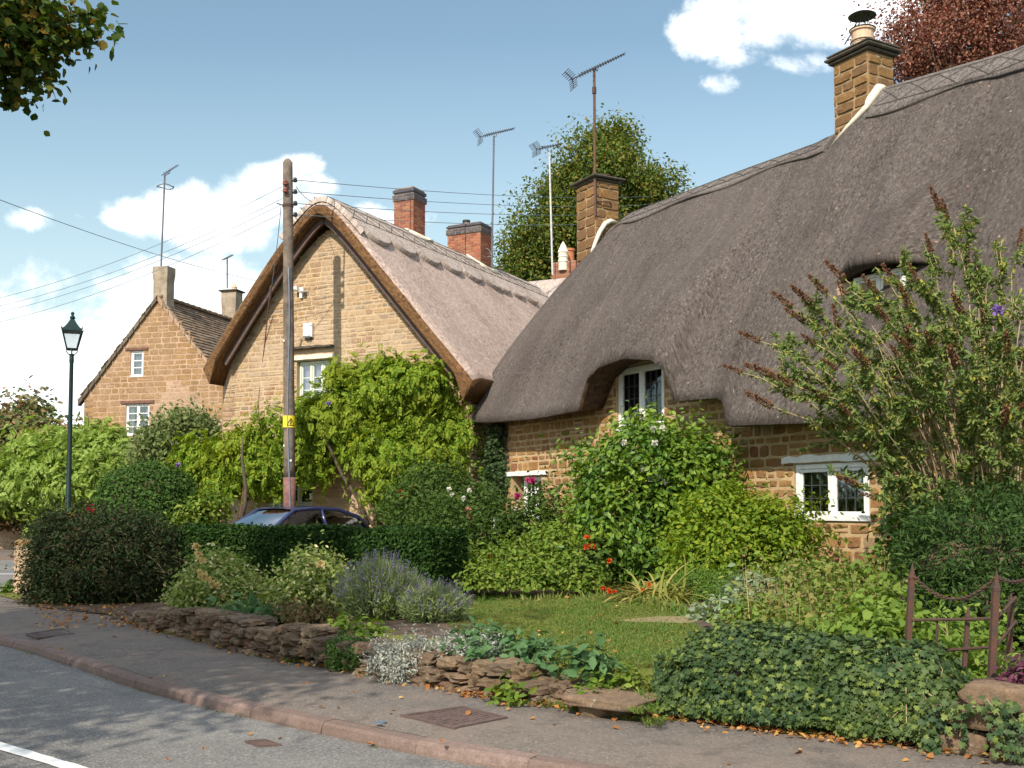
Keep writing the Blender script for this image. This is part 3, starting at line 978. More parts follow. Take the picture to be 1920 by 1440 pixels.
# eyebrow dormer high in the right part of the thatch
TC, HW = -0.72, 1.0
rows, uvs = [], []
def roof_z_at(t, d):
    lo, hi = 0.0, 1.0
    for _ in range(22):
        m_ = (lo + hi) / 2
        if roof_pt(t, m_)[0] < d: lo = m_
        else: hi = m_
    return roof_pt(t, lo)[1]
for i in range(33):
    ph = -1 + 2 * i / 32
    a = 1 - ph * ph
    t = TC + HW * ph
    df, zf = .60 - .76 * a, 4.86 + .24 * a
    zf = max(zf, roof_z_at(t, df) - .02) if abs(ph) > .85 else zf
    r, q = [], []
    r.append(pR(t, df + .34, zf - .10 * a)); q.append((t, -.3))
    r.append(pR(t, df + .02, zf - .13 * a - .0)); q.append((t, 0))
    db = df + 1.25
    for wv in np.linspace(0, 1, 10):
        d = df + (db - df) * wv
        zr_ = roof_z_at(t, d)
        z0_ = zf + (roof_z_at(t, db) - zf) * wv
        z = max(zr_ - .03, z0_ + .10 * math.sin(PI * wv) * a) if wv < 1 else zr_ - .04
        r.append(pR(t, d, z)); q.append((t, wv * 2.5))
    rows.append(r); uvs.append(q)
mb = MB()
grid_ring(mb, rows, [1, 1] + [0] * 10, uvs, closed=False)
hood = mb.build('eyebrow_hood', [M['thatch_old'], M['thatch_old']], roof, smooth=True)
mb = MB()
mb.boxf(lambda u, z, n: pR(u, .26 - n, z), TC - .50, TC + .80, 4.0, 4.90, -.6, 0, 0)
mb.build('dormer_wall', M['mortar_pink'], cott)
window(cott, lambda u, z, n: pR(u, .2 - n, z), TC - .46, TC + .46, 4.28, 4.92, n=-.02, lights=2, nx=2, ny=3, barmat=M['lead'], curtain=[(.0, .22, M['curtain_white'])], label='white casement under the thatch eyebrow')

# front wall
WOPEN = [(-.68, .76, 1.42, 2.24), (8.15, 9.42, 1.35, 2.26), (3.93, 5.38, 3.02, 4.22), (-3.9, -2.95, 0.35, 2.2)]
outl = [(-8.2, 0.1), (9.78, 0.1), (9.78, 3.62), (5.85, 3.60), (5.62, 4.2), (5.5, 4.42), (3.6, 4.42), (3.2, 4.0), (3.05, 3.6), (1.9, 3.5), (1.7, 3.05), (-8.2, 2.95)]
mb = MB()
wall_sheet(mb, fR, outl, WOPEN, 0.45, 0)
def inR(u, z):
    return z < eave_z(u) + .16
stonework(mb, fR, -8.2, 9.78, .3, 4.4, inside=inR, openings=WOPEN, ch=(.11, .22), cw=(.14, .36), gap=.030, mat=1, seed=5, jit=.018, d=(.006, .018))
# quoins and reveal of the far gable end, back wall and far wall
f_end = frame_fn(RO + RU * 9.78, -RN, RU)
wall_sheet(mb, f_end, [(0, .1), (5.2, .1), (5.2, 3.4), (2.6, 7.7), (0, 3.5)], [], .4, 0)
stonework(mb, f_end, .02, 5.2, .3, 7.5, inside=lambda u, z: z < 3.4 + 1.65 * min(u, 5.2 - u), ch=(.12, .22), cw=(.18, .4), mat=1, seed=8)
f_bk = frame_fn(RO - RN * 5.2 + RU * 9.78, -RU, -RN)
wall_sheet(mb, f_bk, [(0, .1), (18, .1), (18, 3.4), (0, 3.4)], [], .4, 0)
wallR = mb.build('wall', [M['mortar'], M['stone']], cott)
# white painted lintels and windows
def lintel(parent, f, u0, u1, z0, z1, n1, mat, seed=0, wob=.012):
    mb = MB()
    kk = 12
    rg = random.Random(seed)
    vs = []
    for i in range(kk + 1):
        u = u0 + (u1 - u0) * i / kk
        a, b = rg.uniform(-wob, wob), rg.uniform(-wob, wob)
        vs += [f(u, z0 + a * .5, -.1), f(u, z1 + b, -.1), f(u, z1 + b - .01, n1), f(u, z0 + a * .5 + .01, n1)]
    fs = [(0, 1, 2, 3), tuple(kk * 4 + q for q in (3, 2, 1, 0))]
    for i in range(kk):
        for q in range(4):
            q2 = (q + 1) % 4
            fs.append((i * 4 + q, (i + 1) * 4 + q, (i + 1) * 4 + q2, i * 4 + q2))
    mb.add(vs, fs)
    return mb.build('lintel', mat, parent)
wR = window(cott, fR, -.67, .75, 1.42, 2.235, n=-.02, lights=2, nx=3, ny=3, fw=.075, sw=.05, barmat=M['lead'], bar=.013,
            curtain=[(.04, .20, M['curtain_white']), (.22, .47, M['curtain'])], label='white leaded two light casement beside the butterfly bush')
lintel(wR, fR, -.86, .98, 2.245, 2.37, .045, M['white'], 3, .022)
wL = window(cott, fR, 8.15, 9.15, 1.35, 2.25, n=-.16, lights=2, nx=2, ny=3, barmat=M['white'], bar=.015, curtain=[(.0, .6, M['curtain_white'])], label='small white window behind the pink roses')
lintel(wL, fR, 7.86, 9.74, 2.265, 2.375, .05, M['white'], 4, .010)
wU = window(cott, fR, 3.94, 5.37, 3.03, 4.20, n=-.03, lights=2, nx=3, ny=4, fw=.07, sw=.05, barmat=M['lead'], bar=.012,
            curtain=[(.72, .98, M['curtain']), (.05, .12, M['curtain'])], label='tall white leaded casement tucked under the thatch arch')
# plank door half hidden by the bushes, with its small name board
mb = MB()
for i in range(6):
    a = -3.88 + i * .152
    mb.bevf(fR, a, a + .146, .36, 2.18, -.2, -.15, .006)
door = mb.build('door', M['beam'], cott)
mb = MB()
mb.tube([fR(-3.1, 1.2, -.15), fR(-3.1, 1.2, -.09), fR(-3.1, 1.3, -.08)], .012, 6)
mb.build('handle', M['black'], door)
mb = MB()
mb.bevf(fR, -1.75, -1.15, 1.42, 1.86, .03, .055, .01)
board = mb.build('name_board', M['black'], cott)
tx = bpy.data.curves.new('lettering', 'FONT')
tx.body = 'Cottage'; tx.size = .13; tx.align_x = 'CENTER'; tx.extrude = .002
tx.materials.append(M['clay'])
to = bpy.data.objects.new('lettering_curve', tx); COL.objects.link(to); bpy.context.view_layer.update()
tme = bpy.data.meshes.new_from_object(to); bpy.data.objects.remove(to)
to = link('lettering', tme, board)
rm = Matrix((-RU, V(0, 0, 1), RN)).transposed()
to.matrix_local = Matrix.Translation(fR(-1.45, 1.60, .058) - ORG[board.name]) @ rm.to_4x4()
# thin down cable and lamp bracket at the far corner
mb = MB()
mb.tube([fR(9.62, 3.3, .05), fR(9.6, 2.9, .045), fR(9.6, 2.4, .045)], .014, 6)
mb.box(fR(9.62, 3.28, .10), (.14, .14, .20), 0.5, 0, .8)
mb.build('drainpipe', M['black'], cott)

# chimneys
def chimney_pot(parent, c, prof, mat, n=18):
    mb = MB(); mb.lathe(c, prof, n)
    return mb.build('chimney_pot', mat, parent, smooth=False)

def fillet(parent, pts, r):
    mb = MB(); mb.tube(pts, r, 8)
    return mb.build('fillet', M['flaunch'], parent, smooth=True)

OA = pR(1.60, RD, 0)
mb = MB()
stack_box(mb, OA, RU, RN, .76, .62, 7.2, 9.34, 0, 1, seed=21, ch=(.17, .22), cw=(.22, .36))
chA = mb.build('chimney', [M['mortar_dark'], M['stone_stack']], cott)
mb = MB()
slab_on(mb, OA, RU, RN, .90, .74, 9.343, 9.40); slab_on(mb, OA, RU, RN, 1.0, .84, 9.403, 9.47)
slab_on(mb, OA, RU, RN, .95, .78, 9.473, 9.53, 0, .08)
mb.build('chimney_cap', M['cap_stone'], chA)
chimney_pot(chA, V(OA.x, OA.y, 9.5), [(.20, 0), (.20, .05), (.185, .07), (.185, .2), (.20, .205), (.20, .22), (.18, .225), (.19, .36), (.215, .37), (.215, .42), (.17, .425), (.16, .1)], M['clay'])
mb = MB()
c = V(OA.x, OA.y, 9.93)
mb.lathe(c, [(.235, .215), (.24, .225), (.20, .25), (.12, .285), (.02, .30)], 22)
for a in range(8):
    an = a * PI / 4
    mb.tube([c + V(.17 * math.cos(an), .17 * math.sin(an), -.01), c + V(.10 * math.cos(an + .2), .10 * math.sin(an + .2), .12), c + V(.13 * math.cos(an), .13 * math.sin(an), .22)], .008, 4)
for zz, rr in ((-.02, .222), (-.25, .205)):
    mb.tube([c + V(rr * math.cos(a * PI / 10), rr * math.sin(a * PI / 10), zz) for a in range(21)], .008, 4)
mb.tube([c + V(-.2, -.05, -.1), c + V(-.27, -.05, -.2), c + V(-.33, -.05, -.3)], .012, 5)
mb.build('cowl', M['black'], chA)
pts = []
for d in np.linspace(2.22, 2.62, 8):
    pts.append(pR(1.19, d, roof_z_at(1.14, min(d, 2.55)) + .10 - .05 * (d > 2.55)))
fillet(chA, [pR(1.95, 2.2, roof_z_at(1.95, 2.2) + .02), pR(1.6, 2.2, roof_z_at(1.6, 2.2) + .04)] + pts, [.03, .04, .055, .075, .08, .085, .085, .085, .085, .08])

OB = pR(9.80, RD, 0)
mb = MB()
stack_box(mb, OB, RU, RN, .80, .66, 6.8, 9.30, 0, 1, seed=31, ch=(.2, .28), cw=(.26, .42))
chB = mb.build('chimney', [M['mortar_dark'], M['stone_stack']], cott)
mb = MB()
slab_on(mb, OB, RU, RN, .92, .78, 9.303, 9.36); slab_on(mb, OB, RU, RN, 1.06, .92, 9.363, 9.43)
mb.build('chimney_cap', M['cap_stone'], chB)
pts = [pR(9.37 - .02, d, z) for d, z in ((2.05, 7.35), (2.2, 7.72), (2.35, 8.05), (2.5, 8.27), (2.65, 8.36), (2.8, 8.36))]
fillet(chB, pts, [.03, .045, .055, .06, .06, .04])

# ================================================================== the gable-fronted thatched cottage
GO = V(-4.7, 25.5, 0)
GU = V(.891, -.454, 0).normalized()
GR = V(.454, .891, 0).normalized()
GW = GO + GR * .55
fG = frame_fn(GW, GU, -GR)
def pG(r, s, z): return V(GO.x + GR.x * r + GU.x * s, GO.y + GR.y * r + GU.y * s, z)
gab = thing('gabled_cottage', 'tall gable fronted stone cottage with pale pinkish thatch and scalloped ridge', 'cottage', (GW.x, GW.y, 0))
GEL, GER = (-3.72, 4.72), (4.35, 3.98)
def g_out(s):
    za = 9.12
    if s < 0: k = (za - GEL[1]) / -GEL[0]
    else: k = (za - GER[1]) / GER[0]
    x = abs(s)
    sag = .12 * math.sin(PI * min(1, x / 3.8)) if s < 0 else -.06 * math.sin(PI * min(1, x / 4.3))
    return za + .10 - k * (math.sqrt(x * x + .52 ** 2) - .36) + sag
SG = [GEL[0] + (GER[0] - GEL[0]) * i / 56 for i in range(57)]
def g_inner(s, th):
    e = .05
    sl = (g_out(s + e) - g_out(s - e)) / (2 * e)
    L = math.sqrt(1 + sl * sl)
    s2, z2 = s + th * sl / L, g_out(s) - th / L
    if th > 0 and s != 0 and s2 * s < 0:      # both slopes meet under the apex
        lo, hi = s, s * 12
        for _ in range(24):
            m_ = (lo + hi) / 2
            sm = (g_out(m_ + e) - g_out(m_ - e)) / (2 * e)
            if (m_ + th * sm / math.sqrt(1 + sm * sm)) * s < 0: lo = m_
            else: hi = m_
        sm = (g_out(hi + e) - g_out(hi - e)) / (2 * e)
        return 0.0, g_out(hi) - th / math.sqrt(1 + sm * sm)
    return s2, z2
rows, uvs, nO = [], [], len(SG)
RRS = [0.0, .04, .12, .22] + list(np.arange(.36, 11.6, .22))
for r in RRS:
    ins = {0.0: .20, .04: .10, .12: .03}.get(r, 0)
    row, q = [], []
    for i, s in enumerate(SG):
        s2, z2 = g_inner(s, ins)
        n1 = mnoise.noise(V(r * .9, s * .9, 7)) * .035 + mnoise.noise(V(r * 4, s * 4, 3)) * .014
        row.append(pG(r, s2, z2 + n1)); q.append((r, s))
    inn = []
    for s in SG[::-1][::2]:
        s2, z2 = g_inner(s, .38 - ins * .3)
        inn.append((s2, z2))
    for j, (s2, z2) in enumerate(inn):
        if j == 0: s2, z2 = SG[-1] - .30, GER[1] - .02
        if j == len(inn) - 1: s2, z2 = SG[0] + .34, GEL[1] + .0
        row.append(pG(r, s2, z2)); q.append((r, 9 - s2))
    rows.append(row); uvs.append(q)
mb = MB()
k = len(rows[0])
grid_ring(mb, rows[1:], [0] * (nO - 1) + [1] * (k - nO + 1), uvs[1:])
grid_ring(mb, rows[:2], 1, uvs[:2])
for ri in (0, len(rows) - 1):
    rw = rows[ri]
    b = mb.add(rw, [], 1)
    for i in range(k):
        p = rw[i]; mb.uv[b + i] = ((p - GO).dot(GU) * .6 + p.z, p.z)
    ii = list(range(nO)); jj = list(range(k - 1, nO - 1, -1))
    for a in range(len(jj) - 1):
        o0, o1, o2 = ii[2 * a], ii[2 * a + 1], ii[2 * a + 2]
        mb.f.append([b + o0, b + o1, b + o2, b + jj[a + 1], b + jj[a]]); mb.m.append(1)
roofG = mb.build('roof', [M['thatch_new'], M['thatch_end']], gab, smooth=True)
# scalloped block ridge
rows, uvs = [], []
def cap_w(r, side):
    ph = (r - .25) / (1.18 if r < 7 else .95)
    x = ph - math.floor(ph)
    return .95 + .36 * math.sqrt(max(0, 1 - (2 * x - 1) ** 2))
for ri_, r in enumerate([.10] + list(np.arange(.10, 11.5, .045))):
    row, q = [], []
    wl, wr_ = cap_w(r, -1), cap_w(r, 1)
    SV = [-wl, -wl, -wl + .02] + list(np.linspace(-wl + .09, wr_ - .09, 20)) + [wr_ - .02, wr_, wr_]
    for i, s in enumerate(SV):
        off = -.005 if i in (0, len(SV) - 1) or ri_ == 0 else (.115 if i in (1, len(SV) - 2) else .12)
        s2, z2 = g_inner(s, -off)
        row.append(pG(r, s2, z2 + mnoise.noise(V(r * 3, s * 3, 9)) * .015)); q.append((r, s))
    rows.append(row); uvs.append(q)
mb = MB()
grid_ring(mb, rows, 0, uvs, closed=False)
mb.build('ridge_cap', M['thatch_cap_new'], roofG, smooth=True)
mb = MB()
def PC(r, s):
    s2, z2 = g_inner(s, -.132); return pG(r, s2, z2)
for sd in (-1, 1):
    for w_ in (.16, .52, .86):
        mb.tube([PC(r, sd * w_) for r in np.arange(.05, 11.4, .3)], .007, 4)
    r = .1
    while r + .55 < 11.4:
        for (a, b) in ((.16, .52), (.52, .16), (.52, .86), (.86, .52)):
            mb.tube([PC(r, sd * a), PC(r + .55, sd * b)], .006, 4)
        r += .55
mb.build('liggers', M['sticks'], roofG)
# barge boards
mb = MB()
for sd, s1, e in ((-1, GEL[0] + .25, 0), (1, GER[0] - .32, 0)):
    st = [s1 * q for q in (0.0, .06, .12, .18, .25, .5, .75, 1.0)]
    vs = []
    for s in st:
        for th, n_ in ((.38, .30), (.52, .30), (.52, .24), (.38, .24)):
            s2, z2 = g_inner(s if abs(s) > .02 else .02 * sd, th)
            vs.append(fG(s2, z2, n_))
    fs = [(0, 1, 2, 3), tuple((len(st) - 1) * 4 + q for q in (3, 2, 1, 0))]
    for i in range(len(st) - 1):
        for q in range(4):
            fs.append((i * 4 + q, (i + 1) * 4 + q, (i + 1) * 4 + (q + 1) % 4, i * 4 + (q + 1) % 4))
    mb.add(vs, fs)
mb.build('barge_board', M['barge'], roofG)
# gable wall
GOPEN = [(-1.03, .07, 4.1, 5.22), (-1.95, -.5, 1.62, 2.75)]
def g_in(s): return g_inner(s, .55)[1] if False else g_out(s) - .72
gl = [(-3.42, 0), (3.95, 0)] + [(s, g_out(s) - .62) for s in np.linspace(3.95, -3.42, 15)]
mb = MB()
wall_sheet(mb, fG, gl, GOPEN, .5, 0)
stonework(mb, fG, -3.42, 3.95, .05, 8.6, inside=lambda u, z: z < g_out(u) - .62, openings=GOPEN, ch=(.09, .17), cw=(.14, .36), gap=.014, mat=1, seed=12, d=(.003, .011))
f_gl = frame_fn(GW + GU * -3.42, GR, -GU)   # left flank
f_gl2 = frame_fn(GW + GU * -3.42 + GR * 10.6, -GR, -GU)
wall_sheet(mb, f_gl2, [(0, 0), (10.6, 0), (10.6, 4.75), (0, 4.75)], [], .4, 0)
stonework(mb, f_gl2, 6, 10.6, .05, 4.7, ch=(.12, .2), cw=(.2, .4), mat=1, seed=14)
f_gr = frame_fn(GW + GU * 3.95, GR, GU)
wall_sheet(mb, f_gr, [(0, 0), (10.6, 0), (10.6, 4.1), (0, 4.1)], [], .4, 0)
stonework(mb, f_gr, 0, 5, .05, 4.0, ch=(.12, .2), cw=(.2, .4), mat=1, seed=15)
f_gb = frame_fn(GW + GR * 10.6, -GU, GR)
wall_sheet(mb, f_gb, [(-3.95, 0), (3.42, 0), (3.42, 4.7), (0, 8.3), (-3.95, 4.0)], [], .4, 0)
wallG = mb.build('wall', [M['mortar_pale'], M['stone_gable']], gab)
# drip ledge and lintel
lintel(gab, fG, -1.25, .11, 5.50, 5.57, .15, M['cap_stone'], 11, .012)
lintel(gab, fG, -1.20, .14, 5.235, 5.36, .06, M['flaunch'], 12, .01)
window(gab, fG, -1.02, .06, 4.11, 5.21, n=-.1, lights=3, nx=1, ny=3, mat=M['cream'], bar=.02, curtain=[(.02, .98, M['curtain_white'])], label='pale green upper window above the wisteria')
window(gab, fG, -1.94, -.51, 1.63, 2.74, n=-.1, lights=3, nx=1, ny=3, mat=M['cream'], bar=.02, label='pale green lower window behind the pole')
mb = MB(); mb.boxf(fG, -2.05, -.42, 1.50, 1.59, -.1, .08); mb.build('sill', M['flaunch'], gab)
# rear wing whose ridge shows between the roofs
mb = MB()
wc = pG(12.6, .2, 0)
rows, uvs = [], []
wa = (at_y(988, 528, 37.5))
WX = GU; WY = GR
for x in np.linspace(-2.0, 6.5, 24):
    row, q = [], []
    for s in np.linspace(-2.6, 2.6, 21):
        p = V(wa.x, wa.y, 0) + WX * x + WY * s
        z = wa.z - 1.05 * (math.sqrt(s * s + .2) - .44) - .05 * max(0, -x) ** 2
        row.append(V(p.x, p.y, z)); q.append((x, s))
    rows.append(row); uvs.append(q)
grid_ring(mb, rows, 0, uvs, closed=False)
for rw in (rows[0], rows[-1]):
    b = mb.add(list(rw) + [V(rw[-1].x, rw[-1].y, 0), V(rw[0].x, rw[0].y, 0)], [tuple(range(len(rw) + 2))], 1)
for cidx in (0, -1):
    a, b_ = rows[0][cidx], rows[-1][cidx]
    mb.add([a, b_, V(b_.x, b_.y, 0), V(a.x, a.y, 0)], [(0, 1, 2, 3)], 1)
mb.build('rear_wing', [M['thatch_cap_new'], M['mortar_pale']], gab, smooth=True)

def brick_chimney(parent, O, wu, wn, z0, z1, zb, seed):
    mb = MB()
    mb.hexa
    stack_box(mb, O, GU, GR, wu, wn, z0, zb, 0, 1, brick=True, seed=seed, ch=(.083, .083), cw=(.22, .22))
    c = mb.build('chimney', [M['brick_mortar'], M['brick']], parent)
    m2 = MB()
    stack_box(m2, O, GU, GR, wu + .07, wn + .07, zb + .002, zb + .17, 0, 1, brick=True, seed=seed + 5, ch=(.083, .083), cw=(.22, .22))
    slab_on(m2, O, GU, GR, wu + .06, wn + .06, zb + .172, z1, 1, .06)
    stack_box(m2, O, GU, GR, wu - .02, wn - .02, zb + .173, z1 + .004, 0, 1, brick=True, seed=seed + 7, ch=(.083, .083), cw=(.22, .22))
    m2.build('chimney_cap', [M['brick_mortar'], M['brick_blue']], c)
    return c
O1 = pG(4.1, 0, 0)
ch1 = brick_chimney(gab, O1, .62, .62, 8.0, 10.36, 10.0, 41)
f1 = [PC(3.75, .36) + V(0, 0, .0), PC(4.1, .40), PC(4.45, .38)]
fillet(ch1, [PC(3.72, -.2), PC(3.74, .1), PC(3.74, .36), PC(4.1, .42), PC(4.48, .40), PC(4.5, .1)], .065)
O2 = pG(7.5, 0, 0)
ch2 = brick_chimney(gab, O2, 1.14, .72, 8.0, 10.16, 9.85, 51)
fillet(ch2, [PC(7.08, .1), PC(7.08, .60), PC(7.5, .66), PC(7.92, .62)], .065)
mb = MB()
mb.lathe(V(O2.x - .1, O2.y, 10.15), [(.085, 0), (.085, .12)], 14, 0)
mb.lathe(V(O2.x - .1, O2.y, 10.27), [(.12, 0), (.12, .07), (.02, .09)], 14, 1)
mb.build('flue', [M['galv'], M['black']], ch2)
# stack of the rear wing with its two pots, only the pots rise above the roof in front
pc = at_y(1062, 492, 38.6)
mb = MB()
OC = V(pc.x, pc.y, 0)
stack_box(mb, OC, GU, GR, .95, .5, 6.0, pc.z - .02, 0, 1, brick=True, seed=61, ch=(.083, .083), cw=(.22, .22))
ch3 = mb.build('chimney', [M['brick_mortar'], M['brick']], gab)
chimney_pot(ch3, V(*(at_y(1056, 497, 38.4))), [(.17, -.2), (.17, .1), (.19, .11), (.19, .16), (.17, .17), (.17, .27), (.19, .28), (.19, .33), (.17, .34), (.18, .44), (.20, .46), (.19, .5), (.10, .72), (.02, .86)], M['flaunch'])
chimney_pot(ch3, V(*(at_y(1068, 495, 38.9))), [(.17, -.2), (.17, .45), (.20, .47), (.20, .56), (.15, .57), (.15, .3)], M['clay_red'])

# ================================================================== the far stone house
HY = 41.0
ha = at_y(297, 556, HY)
HU = V(.966, -.259, 0); HR = V(.259, .966, 0)
fH = frame_fn(V(ha.x, ha.y, 0), HU, -HR)
HZA = ha.z
ev = at_y(155, 745, HY + .8)
HS = 3.35
HZE = ev.z - .05
hs = thing('slate_roofed_house', 'distant weathered stone house with steep gable and brown stone slate roof', 'house', (ha.x, ha.y, 0))
def h_z(s): return HZA - (HZA - HZE) * abs(s) / HS
def inv(px, py):      # pixel on the gable plane -> (u, z)
    d = ray(px, py)
    n = -HR
    k = (V(ha.x, ha.y, 0) - EYE).dot(n) / d.dot(n)
    p = EYE + d * k
    return (p - V(ha.x, ha.y, 0)).dot(HU), p.z
a0, t1 = inv(245, 658); a1, b1 = inv(268, 706)
c0, t2 = inv(236, 758); c1, b2 = inv(279, 816)
HOP = [(a0, a1, b1, t1), (c0, c1, b2, t2)]
mb = MB()
wall_sheet(mb, fH, [(-HS + .12, 0), (HS - .12, 0), (HS - .12, HZE - .02), (.25, HZA - .28), (-.25, HZA - .28), (-HS + .12, HZE - .02)], HOP, .5, 0)
xs = inv(305, 600)[0]
stonework(mb, fH, -HS + .12, HS - .12, .05, HZA, inside=lambda u, z: z < h_z(u) - .14 and (z > 5.6 + .8 * math.sin(u * 1.7) or u < -1.2), openings=HOP, ch=(.16, .26), cw=(.24, .55), gap=.014, mat=1, seed=71, d=(.002, .008))
stonework(mb, fH, -HS + .12, HS - .12, .05, HZA, inside=lambda u, z: z < h_z(u) - .14 and not (z > 5.6 + .8 * math.sin(u * 1.7) or u < -1.2), openings=HOP, ch=(.12, .2), cw=(.2, .4), gap=.010, mat=2, seed=72, d=(.001, .005))
for sd in (-1, 1):
    ff = frame_fn(V(ha.x, ha.y, 0) + HU * sd * (HS - .12) + (HR * 6.3 if sd < 0 else V(0, 0, 0)), HR * sd, HU * sd)
    wall_sheet(mb, ff, [(0, 0), (6.3, 0), (6.3, HZE), (0, HZE)], [], .4, 0)
ff = frame_fn(V(ha.x, ha.y, 0) + HR * 6.3, -HU, HR)
wall_sheet(mb, ff, [(-HS + .12, 0), (HS - .12, 0), (HS - .12, HZE), (0, HZA - .3), (-HS + .12, HZE)], [], .4, 0)
mb.build('wall', [M['mortar_pink'], M['stone_far'], M['stone_pink']], hs)
# slates in diminishing courses
mb = MB()
rg = random.Random(5)
sl_len = math.hypot(HS + .1, HZA - HZE)
for sd in (-1, 1):
    def ps(l, y, n_):
        k = l / sl_len
        cz = (HZA - HZE) / sl_len; cs = HS / sl_len
        return V(ha.x, ha.y, 0) + HU * sd * (k * (HS + .1) + n_ * cz) + HR * y + V(0, 0, HZA - k * (HZA - HZE) - .03 + n_ * cs)
    mb.hexa([ps(0, -.06, -.08), ps(sl_len, -.06, -.08), ps(sl_len, 6.4, -.08), ps(0, 6.4, -.08), ps(0, -.06, -.01), ps(sl_len, -.06, -.01), ps(sl_len, 6.4, -.01), ps(0, 6.4, -.01)])
    l = 0.0
    while l < sl_len:
        hgt = .15 + .10 * l / sl_len
        y = -.10 + rg.uniform(-.05, .05)
        while y < 6.4:
            wd = rg.uniform(.16, .34)
            n1, n2 = .035 + rg.uniform(0, .018), .008
            l2 = l + hgt + .02 + rg.uniform(-.01, .015)
            mb.hexa([ps(l, y, 0), ps(l2, y, 0), ps(l2, y + wd - .012, 0), ps(l, y + wd - .012, 0), ps(l, y, n2), ps(l2, y, n1), ps(l2, y + wd - .012, n1), ps(l, y + wd - .012, n2)])
            y += wd
        l += hgt
y = 0
while y < 6.3:
    p = V(ha.x, ha.y, HZA + .02) + HR * (y + .2)
    mb.rock(p, (.44, .34, .16), math.atan2(HR.y, HR.x), .05, 0, int(y * 7), 3, 4)
    y += .42
mb.build('roof', M['slate'], hs)
# verge coping strip on the right slope of the gable
mb = MB()
for sd in (-1, 1):
    L = 14
    for i in range(L):
        k0, k1 = i / L + .004, (i + 1) / L - .004
        s0, s1 = sd * (k0 * (HS + .1) + .02), sd * (k1 * (HS + .1) + .02)
        mb.hexa([fH(s0, h_z(s0) - .16, .10), fH(s1, h_z(s1) - .16, .10), fH(s1, h_z(s1) - .16, -.12), fH(s0, h_z(s0) - .16, -.12),
                 fH(s0, h_z(s0) + .05, .10), fH(s1, h_z(s1) + .05, .10), fH(s1, h_z(s1) + .05, -.12), fH(s0, h_z(s0) + .05, -.12)], 0 if sd > 0 else 1)
mb.build('verge', [M['stone_pink'], M['stone_stain']], hs)
lintel(hs, fH, a0 - .22, a1 + .22, t1 + .01, t1 + .13, .05, M['beam'], 21, .006)
lintel(hs, fH, c0 - .22, c1 + .22, t2 + .01, t2 + .14, .05, M['beam'], 22, .006)
window(hs, fH, a0, a1, b1, t1, n=-.05, lights=1, nx=1, ny=3, bar=.035, fw=.07, curtain=[(.1, .9, M['curtain_white'])], label='small white attic window with three panes')
window(hs, fH, c0, c1, b2, t2, n=-.05, lights=2, nx=1, ny=4, bar=.03, fw=.06, curtain=[(.0, .25, M['curtain_white']), (.75, 1.0, M['curtain_white'])], label='white two light window with small panes')
def rendered_stack(O, wu, wn, z0, z1, cap=None):
    mb = MB()
    O = Vector(O)
    n = 6
    vs = []
    for i in range(n + 1):
        z = z0 + (z1 - z0) * i / n
        e = .05 if i == 0 else (.03 if i >= n - 1 else 0)
        for a, b in ((-1, -1), (1, -1), (1, 1), (-1, 1)):
            p = O + HU * a * (wu / 2 + e) + HR * b * (wn / 2 + e)
            vs.append((p.x, p.y, z))
    fs = [tuple(n * 4 + k for k in range(4))]
    for l in range(n):
        for k in range(4):
            fs.append((l * 4 + k, l * 4 + (k + 1) % 4, l * 4 + 4 + (k + 1) % 4, l * 4 + 4 + k))
    mb.add(vs, fs)
    c = mb.build('chimney', M['render_stack'], hs)
    if cap:
        m2 = MB(); slab_on(m2, O, HU, HR, wu + .25, wn + .25, z1 + .002, z1 + .08, 0); m2.build('chimney_cap', M['cap_stone'], c)
    return c
hc1 = at_y(298, 503, HY + .4)
HC1 = V(hc1.x, hc1.y, hc1.z)
rendered_stack(V(ha.x, ha.y, 0) + HR * .32 + HU * .02, .60, .50, HZA - .5, hc1.z)
hc2 = at_y(435, 545, HY + 5.6)
HC2 = V(hc2.x, hc2.y, hc2.z)
c2 = rendered_stack((hc2.x, hc2.y, 0), .66, .52, HZA - 1.6, hc2.z - .08, True)
chimney_pot(c2, V(hc2.x + .1, hc2.y, hc2.z), [(.13, -.02), (.12, .12), (.14, .14), (.10, .2), (.02, .38)], M['clay'], 10)
# ================================================================== ground, road, pavement
def tarmac(name, base, light, fleck, patch=0.25, scale=1.0, tint=None):
    m, nt = new_mat(name)
    co = obj_coord(nt)
    big = nt.noise(co, .55 * scale, 5, 0.6)
    mid = nt.noise(co, 3.2 * scale, 6, 0.65, .3)
    fine = nt.noise(co, 95, 4, 0.8)
    vor = nt.node('ShaderNodeTexVoronoi', Vector=co, Scale=85.0)
    sp = nt.node('ShaderNodeSeparateColor', Color=vor.outputs['Color']).outputs[0]
    col = nt.mix(nt.ramp(fine, [(0.3, 0.0), (0.7, 1.0)]), base, light)
    col = nt.mix(nt.ramp(sp, [(0.7, 0.0), (1.0, 0.75)]), col, fleck)
    col = nt.mix(nt.ramp(sp, [(0.0, 0.7), (0.22, 0.0)]), col, tuple(x * .35 for x in base))
    col = nt.mix(nt.math('MULTIPLY', nt.ramp(big, [(0.40, 1.0), (0.62, 0.0)]), patch), col, tint or tuple(x * 1.5 for x in light))
    col = nt.mix(nt.math('MULTIPLY', nt.ramp(mid, [(0.50, 0.0), (0.68, 1.0)]), patch), col, tuple(x * .6 for x in base))
    p = principled(nt, Base__Color=col, Roughness=.88)
    p.inputs['Specular IOR Level'].default_value = .25
    nt.put(p, 'Normal', nt.bump(nt.math('ADD', sp, fine), .5, .012))
    finish(nt, p.outputs[0])
    return m
M['road'] = tarmac('road_asphalt', (0.115, 0.108, 0.100), (0.175, 0.165, 0.150), (0.33, 0.31, 0.28), .3)
